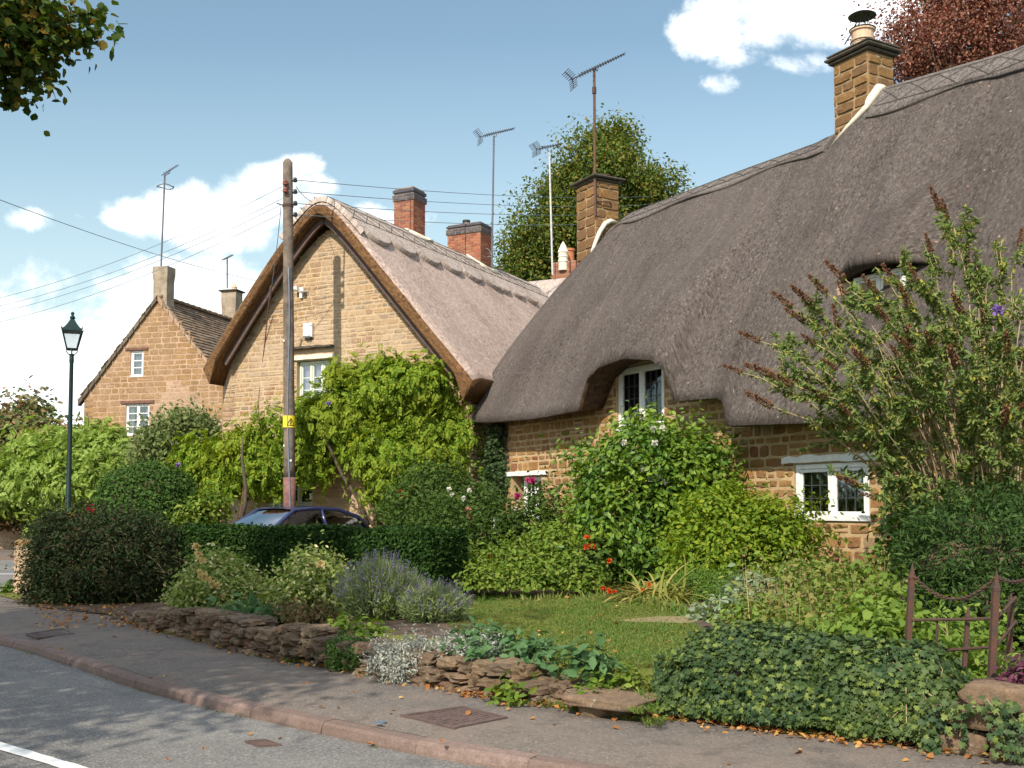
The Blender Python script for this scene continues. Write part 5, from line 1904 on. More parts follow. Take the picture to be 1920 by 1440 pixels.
# ------------------------------------------------------------------ street lamp
LY = 25.0
lb = at_y(128, 955, LY); lt = at_y(134.5, 662, LY)
lamp = thing('street_lamp', 'green black cast iron lamp post with four sided glass lantern', 'street lamp', (lb.x, lb.y, 0))
M['lampgreen'] = simple_mat('dark_green_enamel', (0.010, 0.026, 0.026), .6, var=.25, spec=.2)
def lp(z):
    k = (z - lb.z) / (lt.z - lb.z)
    return V(lb.x + (lt.x - lb.x) * k, LY, z)
mb = MB()
mb.tube([lp(-.1), lp(.9), lp(.92), lp(1.05), lp(1.1), lp(lt.z - .25), lp(lt.z - .2), lp(lt.z - .02)], [.10, .10, .11, .11, .062, .045, .055, .05], 12)
mb.build('post', M['lampgreen'], lamp, smooth=True)
tz = lt.z
lc = lp(tz)
b0, b1 = at_y(130, 655, LY).z, at_y(130, 622, LY).z
mb = MB()
for a in range(4):
    an = a * PI / 2 + .35
    dx, dy = math.cos(an), math.sin(an)
    mb.tube([V(lc.x + dx * .04, lc.y + dy * .04, tz - .06), V(lc.x + dx * .13, lc.y + dy * .13, tz + .04), V(lc.x + dx * .11, lc.y + dy * .11, b0)], .012, 5)
mb.build('cradle', M['lampgreen'], lamp)
rb, rt = .125, .235
YA = .35 + PI / 4
def lq(r, a, z): return V(lc.x + r * math.cos(a), lc.y + r * math.sin(a), z)
CA = [YA + k * PI / 2 for k in range(4)]
k2 = 1.25
mb = MB()
for a in CA:
    mb.tube([lq(rb * k2, a, b0), lq(rt * k2, a, b1)], .018, 5)
for (r, z) in ((rb * k2, b0), (rt * k2, b1)):
    for i in range(4): mb.tube([lq(r, CA[i], z), lq(r, CA[(i + 1) % 4], z)], .02, 5)
mb.add([lq(rb * k2, a, b0 - .01) for a in CA], [(0, 1, 2, 3)])
lf = mb.build('lantern', M['lampgreen'], lamp)
mb = MB()
for i in range(4):
    a, b = CA[i], CA[(i + 1) % 4]
    mb.add([lq(rb * k2 * .98, a, b0), lq(rb * k2 * .98, b, b0), lq(rt * k2 * .98, b, b1), lq(rt * k2 * .98, a, b1)], [(0, 1, 2, 3)])
mb.build('pane', M['lamp_glass'], lf)
t0 = at_y(134, 588, LY).z
H_ = t0 - b1
mb = MB()
prof = [(rt * 1.36, b1 + .005), (rt * 1.30, b1 + .05), (rt * .98, b1 + H_ * .22), (rt * .62, b1 + H_ * .42), (rt * .34, b1 + H_ * .62), (rt * .20, b1 + H_ * .72)]
vs = [lq(r, a, z) for r, z in prof for a in CA]
fs = [(3, 2, 1, 0)] + [(l * 4 + i, l * 4 + (i + 1) % 4, l * 4 + 4 + (i + 1) % 4, l * 4 + 4 + i) for l in range(len(prof) - 1) for i in range(4)] + [tuple((len(prof) - 1) * 4 + i for i in range(4))]
mb.add(vs, fs)
for a in CA: mb.tube([lq(rt * 1.3, a, b1 + .03), lq(rt * 1.42, a, b1 + .09)], [.02, .008], 5)
mb.build('lantern_cap', M['lampgreen'], lf)
mb = MB()
mb.lathe(V(lc.x, lc.y, b1 + H_ * .70), [(.05, 0), (.065, .03), (.04, .07), (.025, .09), (.045, .13), (.02, .17), (.006, H_ * .32)], 12)
mb.build('finial', M['lampgreen'], lf, smooth=True)

# ------------------------------------------------------------------ television aerials
def aerial(label, px_base, px_top, Y, boom, mast_mat, r=.022, els=14, el=.16, refl=True, extra=None):
    b, t = at_y(*px_base, Y), at_y(*px_top, Y)
    root = thing('tv_aerial', label, 'aerial', b, 'television aerials')
    mb = MB(); mb.tube([b, b.lerp(t, .5), t], r, 8); mb.build('mast', mast_mat, root)
    p, q = at_y(*boom[0], Y - .25), at_y(*boom[1], Y + .25)
    mb = MB(); mb.tube([p, q], r * .55, 5)
    m_ = p.lerp(q, .5)
    mb.tube([t, V(t.x, t.y, t.z - .02), m_ + V(0, 0, -.10), m_], r * .6, 5)
    mb.build('boom', M['aerial'], root)
    d = (q - p).normalized()
    side = d.cross(V(0, 0, 1)).normalized()
    up = side.cross(d).normalized()
    mb = MB()
    for i in range(els):
        c = p.lerp(q, .18 + .80 * i / (els - 1))
        L_ = el * (1 - .35 * i / els)
        mb.tube([c - side * L_, c + side * L_], r * .32, 4)
        mb.tube([c - up * L_ * .3, c + up * L_ * .3], r * .32, 4)
    mb.build('elements', M['aerial'], root)
    if refl:
        mb = MB()
        for k in (-1, 1):
            for j in range(5):
                c = p.lerp(q, .05) - d * .02 * j + up * k * (.03 + .045 * j)
                mb.tube([c - side * el * 1.1, c + side * el * 1.1], r * .35, 4)
            mb.tube([p.lerp(q, .05), p.lerp(q, .05) - d * .1 + up * k * .22], r * .4, 4)
        mb.build('reflector', M['aerial'], root)
    return root, b, t
root, b, t = aerial('tall rusty aerial mast strapped to the stone stack of the nearer thatched cottage', (1116, 405), (1114, 128), 24.75, ((1068, 150), (1171, 101)), M['rust_pole'], .032, 18, .19)
mb = MB()
for z in (.35, 1.0):
    c = b + V(0, 0, z)
    mb = MB(); mb.tube([c, c + V(.35, .12, .02), c + V(.45, .35, -.02)], .018, 5)
    if z < .5: mb.build('bracket', M['iron'], root)
mb.build('bracket', M['iron'], root)
mb = MB()
mb.lathe(t + V(0, 0, -.62), [(.05, 0), (.05, .16), (.03, .18)], 8)
mb.build('amplifier', M['iron'], root)
root, b, t = aerial('slim grey aerial on the wide brick stack', (922, 500), (926, 255), 31.9, ((897, 257), (964, 241)), M['aerial'], .028, 14, .2)
mb = MB(); mb.tube([b + V(0, 0, .3), b + V(-.2, .1, .32)], .02, 5); mb.tube([b + V(-.02 + .2 * math.cos(a * .5) - .2, 0, .35 + .22 * math.sin(a * .5)) for a in range(10)], .02, 5); mb.build('bracket', M['aerial'], root)
aerial('white pole aerial standing in front of the green tree', (1036, 515), (1030, 285), 36.5, ((1004, 280), (1048, 271)), M['galv'], .034, 8, .26)
root, b, t = aerial('aerial with round dipole on the gable stack of the slate roofed house', (302, 500), (309, 328), HY + .4, ((303, 329), (333, 310)), M['aerial'], .035, 10, .2, False)
mb = MB()
c = at_y(310, 350, HY + .4)
mb.tube([c + V(.32 * math.cos(a * PI / 8), .32 * math.sin(a * PI / 8) * .9, .03 * math.cos(a)) for a in range(17)], .02, 5)
mb.build('dipole', M['aerial'], root)
aerial('small distant aerial on the capped stack beyond the slate roof', (426, 540), (426, 487), HY + 5.6, ((417, 488), (436, 478)), M['aerial'], .035, 8, .18, False)

# ------------------------------------------------------------------ iron railing with chain
rl = thing('iron_railing', 'rusty iron railing with spiked posts and a hanging chain', 'railing', at_y(1800, 1300, 6.9))
RY0, RY1 = 7.25, 6.75
def spike_post(px, pyt, pyb, Y, w_, pxb=None):
    a, b = at_y(pxb or px, pyb, Y), at_y(px, pyt, Y)
    mb = MB()
    hd = b.z - a.z
    ax = (b - a)
    pts = []
    vs = []
    for k, s_ in ((0, 1), (.80, 1), (.815, 1.12), (.835, 1.12), (.85, .9), (1.0, .05)):
        c = a + ax * k
        for dx, dy in ((-1, -1), (1, -1), (1, 1), (-1, 1)):
            vs.append((c.x + dx * w_ / 2 * s_, c.y + dy * w_ / 2 * s_, c.z))
    fs = [(3, 2, 1, 0)] + [(l * 4 + i, l * 4 + (i + 1) % 4, l * 4 + 4 + (i + 1) % 4, l * 4 + 4 + i) for l in range(5) for i in range(4)] + [(20, 21, 22, 23)]
    mb.add(vs, fs)
    mb.build('post', M['iron'], rl)
    return a, b
pa, pb_ = spike_post(1711, 1055, 1215, RY0, .036, 1702)
qa, qb = spike_post(1869, 1066, 1285, RY1, .038, 1858)
spike_post(1816, 1136, 1250, 6.95, .025, 1808)
spike_post(1896, 1112, 1228, 7.3, .030, 1892)
mb = MB()
for y0, y1, x0 in ((1163, 1160, 1706), (1220, 1213, 1760)):
    mb.tube([at_y(x0, y0, RY0 if x0 < 1730 else 7.1), at_y(1864, y1, RY1)], .010, 6)
mb.tube([at_y(1864, 1165, RY1), at_y(1905, 1120, 7.35)], .010, 6)
mb.tube([at_y(1864, 1215, RY1), at_y(1905, 1165, 7.35)], .010, 6)
mb.tube([at_y(1757, 1220, 7.1), at_y(1757, 1160, 7.1)], .008, 6)
mb.build('rail', M['iron'], rl)
mb = MB()
def chain(a, b, sag, n):
    prev = None
    for i in range(n):
        t_ = (i + .5) / n
        p = a.lerp(b, t_); p.z -= sag * 4 * t_ * (1 - t_)
        t2 = (i + .6) / n
        p2 = a.lerp(b, t2); p2.z -= sag * 4 * t2 * (1 - t2)
        d = (p2 - p).normalized()
        sd = d.cross(V(0, 0, 1)).normalized()
        up = sd.cross(d)
        w_ = sd if i % 2 else up
        L_ = (b - a).length / n * .78
        mb.tube([p + d * L_ * math.cos(a_ * PI / 5) + w_ * .011 * math.sin(a_ * PI / 5) for a_ in range(11)], .0045, 4, cap=False)
chain(at_y(1709, 1075, RY0), at_y(1868, 1082, RY1), .155, 34)
chain(at_y(1870, 1082, RY1), at_y(1960, 1060, 6.6), .06, 20)
mb.build('chain', M['iron'], rl)

# grey planter tub
tb = at_y(1588, 1085, 12.0)
mb = MB(); mb.lathe(V(tb.x, tb.y, .40), [(.17, 0), (.21, .30), (.225, .31), (.225, .36), (.19, .36), (.18, .25)], 20)
o = mb.build('planter_tub', simple_mat('grey_tub', (0.11, 0.105, 0.115), .6, var=.2), loc=(tb.x, tb.y, .4), smooth=False)
tag(o, 'dull grey tub half hidden by weeds under the leaded casement', 'tub')

# ------------------------------------------------------------------ parked car behind the hedge
car = thing('parked_car', 'dark blue hatchback parked behind the clipped hedge', 'car', (-4.55, 21.6, .10))
M['paintblue'] = simple_mat('navy_car_paint', (0.014, 0.022, 0.075), .22, var=.1, spec=.6)
M['carglass'] = glass_mat('car_glass', (0.32, 0.38, 0.42), .16)
M['screen'] = glass_mat('windscreen_glass', (0.35, 0.42, 0.48), .42)
M['tyre'] = simple_mat('tyre_rubber', (0.02, 0.02, 0.02), .9)
M['rim'] = simple_mat('alloy_rim', (0.45, 0.45, 0.47), .35, metal=.8)
cyaw = math.radians(231)      # nose towards the left and a little towards the camera
CX, CS = V(math.cos(cyaw), math.sin(cyaw), 0), V(-math.sin(cyaw), math.cos(cyaw), 0)
def cp(x, y, z): return ORG[car.name] + CX * x + CS * y + V(0, 0, z)
mb = MB()
# stations: x, half width, sill z, belt z
ST = [(-2.02, .55, .45, .72), (-1.95, .74, .34, .86), (-1.6, .83, .25, .93), (-.9, .86, .2, .94), (.2, .86, .2, .92), (.95, .86, .22, .90), (1.5, .83, .25, .80), (1.92, .74, .32, .68), (2.06, .52, .40, .58)]
vs = []
for x, hw_, z0, z1 in ST:
    for (k, zz) in ((-1, z0), (-1.0, z0 + (z1 - z0) * .55), (-.97, z1 - .05), (-.86, z1), (0, z1 + .035), (.86, z1), (.97, z1 - .05), (1.0, z0 + (z1 - z0) * .55), (1, z0)):
        vs.append(cp(x, hw_ * k, zz))
n9 = 9
fs = [tuple(range(9)), tuple((len(ST) - 1) * 9 + i for i in range(8, -1, -1))]
for i in range(len(ST) - 1):
    for j in range(9):
        fs.append((i * 9 + j, i * 9 + (j + 1) % 9, (i + 1) * 9 + (j + 1) % 9, (i + 1) * 9 + j))
mb.add(vs, fs)
mb.build('body', M['paintblue'], car, smooth=True)
# cabin: rings of points from belt to roof
def cabin(k): pass
belt = .925
RF = [(-1.72, .70, belt), (-1.35, .66, 1.28), (-.85, .60, 1.435), (-.2, .59, 1.465), (.30, .58, 1.425), (1.12, .70, belt)]
mb = MB()
# pillars and roof skin
def pil(a, b, r=.035):
    mb.tube([a, a.lerp(b, .5), b], r, 6)
for sd in (-1, 1):
    q = [cp(x, sd * y, z) for x, y, z in RF]
    mb.tube(q, [.045, .045, .04, .04, .04, .05], 7)
    mb.tube([cp(-.45, sd * .78, belt), cp(-.38, sd * .60, 1.45)], .035, 6)
    mb.tube([cp(-1.72, sd * .72, belt + .01), cp(1.12, sd * .76, belt + .01)], .03, 6)
rv = []
for x, y, z in ((-1.35, .66, 1.29), (-.85, .60, 1.455), (-.2, .59, 1.485), (.30, .58, 1.44)):
    for k in (-1, -.5, 0, .5, 1): rv.append(cp(x, y * k, z + .022 * (1 - k * k)))
mb.add(rv, [(i * 5 + j, i * 5 + j + 1, (i + 1) * 5 + j + 1, (i + 1) * 5 + j) for i in range(3) for j in range(4)])
mb.build('cabin_frame', M['paintblue'], car, smooth=True)
mb = MB()
mb.add([cp(.30, -.56, 1.42), cp(.30, .56, 1.42), cp(.75, .64, 1.20), cp(1.14, .69, .93), cp(1.14, -.69, .93), cp(.75, -.64, 1.20), cp(.33, 0, 1.44), cp(1.22, 0, .95), cp(.80, 0, 1.22)],
       [(0, 5, 8, 6), (5, 4, 7, 8), (6, 8, 2, 1), (8, 7, 3, 2)])
mb.build('windscreen', M['screen'], car, smooth=True)
for sd in (-1, 1):
    mb = MB()
    mb.add([cp(-1.55, sd * .715, .95), cp(-1.25, sd * .66, 1.29), cp(-.85, sd * .615, 1.40), cp(-.42, sd * .61, 1.43), cp(-.48, sd * .75, .95)], [(0, 1, 2, 3, 4)])
    mb.add([cp(-.40, sd * .75, .95), cp(-.34, sd * .61, 1.43), cp(.22, sd * .60, 1.40), cp(.98, sd * .72, .95)], [(0, 1, 2, 3)])
    mb.build('side_window', M['carglass'], car)
    mb = MB(); mb.rock(cp(.85, sd * .93, .98), (.12, .22, .14), cyaw, .02, 0, 3, 3, 3); mb.build('door_mirror', M['paintblue'], car, smooth=True)
mb = MB(); mb.add([cp(-1.36, -.62, 1.27), cp(-1.36, .62, 1.27), cp(-1.80, .68, .92), cp(-1.80, -.68, .92)], [(0, 1, 2, 3)]); mb.build('rear_window', M['carglass'], car)
mb = MB()
for (x, y) in ((.25, .35), (.25, -.35), (-.8, .35), (-.8, -.35)):
    mb.rock(cp(x - .1, y, .75), (.2, .5, .9), cyaw, .03, 0, 5, 3, 4)
    mb.rock(cp(x - .12, y, 1.22), (.12, .26, .2), cyaw, .03, 0, 6, 3, 3)
    mb.build('seat', M['room'], car, smooth=True); mb = MB()

for x in (1.28, -1.22):
    for sd in (-1, 1):
        mb = MB()
        prof = [(.18, -.10), (.29, -.10), (.31, -.07), (.31, .07), (.29, .10), (.18, .10)]
        c = cp(x, sd * .78, .31)
        vs = []
        for (r, h) in prof:
            for k in range(20):
                a = 2 * PI * k / 20
                vs.append(c + CX * r * math.cos(a) + V(0, 0, r * math.sin(a)) + CS * h)
        mb.add(vs, [(i * 20 + k, i * 20 + (k + 1) % 20, (i + 1) * 20 + (k + 1) % 20, (i + 1) * 20 + k) for i in range(5) for k in range(20)])
        wo = mb.build('wheel', M['tyre'], car, smooth=True)
        mb = MB()
        vs = [c + CS * sd * .085 + CX * .19 * math.cos(2 * PI * k / 20) + V(0, 0, .19 * math.sin(2 * PI * k / 20)) for k in range(20)] + [c + CS * sd * .06]
        mb.add(vs, [(k, (k + 1) % 20, 20) for k in range(20)])
        mb.build('rim', M['rim'], wo)
M['lens'] = simple_mat('lamp_lens', (0.7, 0.72, 0.75), .1, spec=.7)
for sd in (-1, 1):
    mb = MB(); mb.rock(cp(1.93, sd * .55, .62), (.14, .34, .16), cyaw, .02, 0, 2, 4, 3); mb.build('headlight', M['lens'], car, smooth=True)
# ================================================================== vegetation
L_ = {}
L_['wist'] = leaf_mat('wisteria_leaf', [(0.07, 0.14, 0.012), (0.11, 0.20, 0.018), (0.15, 0.245, 0.022), (0.21, 0.30, 0.03), (0.32, 0.34, 0.045)], .34, patch=(0.30, 0.31, 0.035), patch_scale=.9, patch_amt=.4)
L_['bright'] = leaf_mat('bright_climber_leaf', [(0.13, 0.21, 0.03), (0.18, 0.27, 0.045), (0.24, 0.33, 0.07), (0.30, 0.36, 0.10)], .3)
L_['camellia'] = leaf_mat('glossy_leaf', [(0.045, 0.10, 0.012), (0.06, 0.13, 0.015), (0.09, 0.17, 0.018), (0.14, 0.22, 0.022)], .22, rough=.45, spec=.28, patch=(0.21, 0.29, 0.025), patch_scale=1.3, patch_amt=.7)
L_['lime'] = leaf_mat('yellow_green_leaf', [(0.08, 0.145, 0.012), (0.12, 0.195, 0.016), (0.165, 0.235, 0.020), (0.23, 0.275, 0.028)], .3, rough=.4)
L_['hedge'] = leaf_mat('hedge_leaf', [(0.014, 0.036, 0.008), (0.020, 0.050, 0.010), (0.030, 0.068, 0.013), (0.042, 0.085, 0.016)], .18)
L_['dome'] = leaf_mat('dome_leaf', [(0.035, 0.078, 0.016), (0.045, 0.095, 0.019), (0.06, 0.115, 0.023), (0.08, 0.135, 0.03)], .2)
L_['shaggy'] = leaf_mat('shaggy_leaf', [(0.014, 0.026, 0.010), (0.020, 0.036, 0.012), (0.028, 0.046, 0.015), (0.042, 0.058, 0.02), (0.060, 0.036, 0.02)], .15)
L_['varieg'] = leaf_mat('variegated_leaf', [(0.10, 0.16, 0.03), (0.14, 0.22, 0.04), (0.19, 0.26, 0.05), (0.26, 0.31, 0.08), (0.34, 0.36, 0.12), (0.64, 0.58, 0.30)], .25)
L_['rose'] = leaf_mat('rose_leaf', [(0.03, 0.06, 0.012), (0.045, 0.085, 0.016), (0.06, 0.105, 0.02), (0.09, 0.13, 0.03)], .25)
L_['fresh'] = leaf_mat('fresh_leaf', [(0.07, 0.12, 0.018), (0.10, 0.17, 0.022), (0.15, 0.21, 0.03), (0.21, 0.25, 0.05)], .3)
L_['fern'] = leaf_mat('feathery_leaf', [(0.08, 0.15, 0.025), (0.11, 0.19, 0.035), (0.14, 0.23, 0.045)], .3)
L_['sage'] = leaf_mat('sage_leaf', [(0.14, 0.19, 0.10), (0.19, 0.25, 0.14), (0.25, 0.30, 0.19), (0.12, 0.17, 0.06)], .2, rough=.8, spec=.15)
L_['silver'] = leaf_mat('silver_leaf', [(0.24, 0.25, 0.20), (0.31, 0.32, 0.27), (0.39, 0.40, 0.35), (0.19, 0.19, 0.13)], .15, rough=.9, spec=.1)
L_['ivy'] = leaf_mat('ivy_leaf', [(0.020, 0.042, 0.014), (0.028, 0.056, 0.018), (0.040, 0.075, 0.024), (0.058, 0.094, 0.029), (0.16, 0.20, 0.04)], .16, rough=.55, spec=.2, patch=(0.12, 0.16, 0.03), patch_scale=2.2, patch_amt=.34)
L_['ivy_dark'] = leaf_mat('old_ivy_leaf', [(0.028, 0.055, 0.018), (0.04, 0.07, 0.025), (0.055, 0.085, 0.03)], .15, rough=.45)
L_['yew'] = leaf_mat('yew_leaf', [(0.020, 0.042, 0.011), (0.028, 0.060, 0.014), (0.042, 0.082, 0.02), (0.075, 0.12, 0.03)], .18, rough=.6)
L_['budd'] = leaf_mat('buddleia_leaf', [(0.07, 0.12, 0.03), (0.10, 0.155, 0.04), (0.14, 0.19, 0.045), (0.19, 0.24, 0.08), (0.11, 0.18, 0.05), (0.36, 0.32, 0.06)], .3)
L_['budd_spike'] = leaf_mat('dry_flower_spike', [(0.11, 0.055, 0.03), (0.16, 0.08, 0.042), (0.22, 0.115, 0.06)], .05, rough=.95, spec=.1)
L_['oak'] = leaf_mat('lime_tree_leaf', [(0.042, 0.078, 0.015), (0.066, 0.11, 0.02), (0.10, 0.145, 0.026), (0.15, 0.17, 0.032), (0.26, 0.20, 0.045)], .3)
L_['beech'] = leaf_mat('copper_leaf', [(0.14, 0.05, 0.032), (0.20, 0.08, 0.05), (0.28, 0.12, 0.08), (0.36, 0.18, 0.13), (0.10, 0.075, 0.03)], .25)
L_['shade'] = leaf_mat('street_tree_leaf', [(0.028, 0.055, 0.010), (0.04, 0.075, 0.013), (0.055, 0.095, 0.016), (0.07, 0.11, 0.02), (0.09, 0.12, 0.022), (0.20, 0.11, 0.02)], .25)
L_['pinkish'] = leaf_mat('rusty_shrub_leaf', [(0.08, 0.12, 0.035), (0.12, 0.155, 0.05), (0.17, 0.19, 0.07), (0.20, 0.16, 0.08), (0.36, 0.19, 0.10)], .25)
L_['grey'] = leaf_mat('grey_green_leaf', [(0.10, 0.14, 0.045), (0.14, 0.18, 0.06), (0.19, 0.22, 0.08)], .25)
L_['strap'] = leaf_mat('strap_leaf', [(0.12, 0.16, 0.03), (0.20, 0.22, 0.045), (0.30, 0.27, 0.07), (0.38, 0.30, 0.11)], .3)
L_['lav'] = leaf_mat('lavender_stem', [(0.14, 0.19, 0.065), (0.19, 0.24, 0.09), (0.24, 0.28, 0.13)], .2, rough=.8)
L_['lavf'] = leaf_mat('lavender_flower', [(0.10, 0.075, 0.19), (0.13, 0.10, 0.25), (0.18, 0.14, 0.30), (0.15, 0.13, 0.15), (0.12, 0.12, 0.09)], .2, rough=.9)
L_['grass'] = leaf_mat('grass_blade', [(0.055, 0.125, 0.018), (0.072, 0.155, 0.022), (0.10, 0.18, 0.028), (0.14, 0.19, 0.045), (0.26, 0.23, 0.10)], .3, patch=(0.20, 0.18, 0.045), patch_scale=.9, patch_amt=.5)
L_['dry'] = leaf_mat('dry_stem', [(0.22, 0.16, 0.07), (0.30, 0.22, 0.10), (0.16, 0.14, 0.05), (0.36, 0.28, 0.14)], .2, rough=.9)
L_['fallen'] = leaf_mat('fallen_leaf', [(0.26, 0.10, 0.03), (0.34, 0.15, 0.045), (0.20, 0.08, 0.03), (0.42, 0.22, 0.06), (0.46, 0.30, 0.10)], .1, rough=.85)
L_['bind'] = leaf_mat('bindweed_leaf', [(0.10, 0.17, 0.03), (0.14, 0.22, 0.035), (0.19, 0.26, 0.05)], .33)
L_['purple'] = leaf_mat('purple_leaf', [(0.07, 0.02, 0.035), (0.11, 0.035, 0.055), (0.15, 0.06, 0.08)], .2)
L_['broad'] = leaf_mat('blue_green_leaf', [(0.06, 0.125, 0.045), (0.08, 0.155, 0.06), (0.11, 0.19, 0.075)], .25)
def petal(name, c, tr=.3): return leaf_mat(name, [tuple(x * .75 for x in c), c], tr, rough=.7)
PT = dict(pink=petal('pink_petal', (0.50, 0.06, 0.17)), pale=petal('blush_petal', (0.62, 0.33, 0.25)), white=petal('white_petal', (0.72, 0.70, 0.62)), orange=petal('orange_petal', (0.60, 0.09, 0.02)),
          yellow=petal('yellow_petal', (0.72, 0.52, 0.12)), red=petal('red_petal', (0.50, 0.02, 0.03)), cream=petal('cream_petal', (0.68, 0.55, 0.25)), purple=petal('purple_petal', (0.26, 0.16, 0.40)))
OV, KT, IV, HT = T_oval(), T_kite(), T_ivy(), T_heart()

def pxpts(lst, Y): return [at_y(x, y, Y) for x, y in lst]

# ---- wisteria over the gable wall
wb = [blob(645, 782, 110, 58, 24.9, .42), blob(760, 735, 80, 55, 24.4, .45), blob(825, 800, 78, 62, 24.5, .45), blob(738, 858, 84, 62, 24.3, .48), blob(600, 775, 50, 40, 25.4, .4),
      blob(500, 830, 90, 46, 25.7, .42), blob(425, 872, 68, 42, 26.1, .45), blob(500, 880, 60, 45, 25.5, .45), blob(585, 852, 36, 58, 25.2, .36), blob(725, 908, 48, 48, 23.9, .42), blob(380, 868, 40, 22, 26.2, .4),
      blob(720, 695, 35, 18, 24.8, .3), blob(872, 850, 38, 58, 24.6, .35), blob(420, 900, 40, 26, 25.8, .35), blob(800, 720, 42, 34, 24.0, .35), blob(650, 700, 45, 22, 25.1, .3)]
wis, P, O, rg_ = shrub('wisteria', 'lush yellow green wisteria smothering the gable wall behind the pole', 'climber', wb, 18000, .21, L_['wist'], T_pinnate(5, .10, .38, .4), clump=.14, per=22, up=.45, outw=.9, spread=.35, droop=.7, shell=.55, lump=.45, zmin=.9, stems=0, base=V(-2.6, 24.6, 0), seed=1, inner=.55)
mb = MB()
for (x0, x1, y1) in ((700, 735, 830), (715, 640, 800), (705, 800, 790), (450, 455, 820), (690, 590, 780), (730, 720, 720)):
    a = at_y(x0, 985, 24.3); b = at_y(x1, y1, 24.6)
    m_ = a.lerp(b, .55) + V(.1, 0, -.25)
    mb = MB(); mb.tube([a, a.lerp(m_, .5) + V(.05, 0, .05), m_, m_.lerp(b, .5) + V(-.05, 0, .1), b], [.06, .05, .045, .035, .02], 6)
    mb.build('stem', M['bark'], wis, smooth=True)
flowers(wis, pxpts([(617, 757), (700, 822), (750, 834), (335, 872)], 23.9), .06, PT['purple'], 'flower')

# ---- bright climber in front of the far house
bb = [blob(120, 890, 130, 48, 36.2, 1.0), blob(45, 915, 60, 34, 35.8, .9), blob(185, 872, 64, 42, 37.0, 1.0), blob(192, 832, 30, 20, 38.0, .7), blob(160, 905, 70, 36, 35.6, .9), blob(85, 850, 50, 26, 36.8, .8), blob(225, 885, 34, 40, 36.6, .8)]
shrub('climbing_shrub', 'bright light green climber billowing over the far wall behind the lamp post', 'climber', bb, 6500, .42, L_['bright'], T_pinnate(5, .095, .36, .4), clump=.26, per=18, up=.35, outw=.7, spread=.5, droop=.7, shell=.4, lump=.25, zmin=1.15, stems=6, stem_r=.05, base=V(-14.5, 37.9, 0), seed=2)
# ---- rusty flowering shrub at the left edge
pb2 = [blob(40, 850, 95, 62, 44, 1.6), blob(20, 800, 50, 45, 44.5, 1.4), blob(85, 860, 40, 45, 43.5, 1.3), blob(50, 775, 26, 20, 44.5, .8), blob(-60, 860, 90, 75, 44, 1.6), blob(5, 900, 70, 40, 43, 1.4)]
shrub('flowering_shrub', 'rusty pink tinged shrub at the left edge beyond the bright climber', 'shrub', pb2, 13000, .26, L_['pinkish'], OV, clump=.34, per=22, shell=.45, lump=.35, zmin=.1, stems=8, stem_r=.06, seed=3)
# low russet shrub peeping between the climber and the house
shrub('russet_shrub', 'dark russet shrub peeping over the climber left of the stone house', 'shrub', [blob(120, 832, 34, 22, 42.5, .8), blob(100, 850, 40, 26, 42.5, .8)], 2600, .20, L_['beech'], OV, clump=.2, per=16, shell=.5, lump=.3, zmin=.1, stems=4, stem_r=.04, seed=4)
# ---- grey feathery bush below the far house
gb = [blob(325, 845, 60, 45, 33, 1.2), blob(350, 815, 42, 35, 33, .9), blob(298, 862, 32, 26, 33, .9), blob(375, 850, 36, 40, 33, .9)]
r_, P, O, rg_ = shrub('feathery_bush', 'tall grey green feathery bush with upright shoots below the slate roofed house', 'bush', gb, 15000, .15, L_['grey'], KT, clump=.20, per=22, up=.1, outw=.5, spread=.6, droop=-.7, shell=.6, lump=.3, zmin=.1, stems=6, stem_r=.04, seed=5, yout=.3)
rng = np.random.default_rng(55)
n = 46; base = np.array([list(at_y(rng.uniform(290, 392), 855, 33 + rng.uniform(-.8, .8))) for _ in range(n)])
hgt = rng.uniform(.7, 1.5, n)
PP = np.concatenate([base + np.array((0, 0, 1.0)) * (hgt * t)[:, None] + rng.normal(size=(n, 3)) * .03 for t in np.linspace(0, 1, 22)])
me = inst_mesh('shoots', KT, PP, rng.normal(size=PP.shape) * .5 + np.array((0, 0, .9)), rng.normal(size=PP.shape), rng.uniform(.09, .15, len(PP)), L_['grey'], None, ORG[r_.name])
link('shoots', me, r_)

# ---- clipped dome
db = [blob(277, 938, 88, 66, 23.6, 1.05), blob(272, 968, 92, 52, 23.4, 1.05)]
def core(root, blobs, k=.80, mat=None):
    mb = MB()
    for i, (c, r) in enumerate(blobs):
        mb.rock(tuple(c), tuple(2 * r * k), 0, .06, 0, i + 5, 6, 2.0)
    mb.build('stem', mat or M['twig'], root, smooth=True)
r_, P, O, rg_ = shrub('clipped_dome_bush', 'dense dark green bush clipped to a dome behind the shaggy hedge', 'bush', db, 30000, .075, L_['dome'], KT, clump=.05, per=8, up=.25, outw=.9, spread=.55, droop=.2, shell=.10, lump=.05, zmin=.05, stems=0, seed=6, inner=.9, sprout=.35)
core(r_, db[:1], .92)
# leafy shrubs between dome and gable wall
shrub('leafy_shrub', 'loose green shrub between the clipped dome and the gable wall', 'shrub', [blob(370, 975, 36, 32, 23.2, .5), blob(390, 950, 20, 20, 23.2, .4), blob(345, 985, 30, 26, 23.0, .5)], 2600, .12, L_['fresh'], OV, clump=.12, per=12, shell=.6, lump=.3, zmin=.05, stems=6, seed=7)

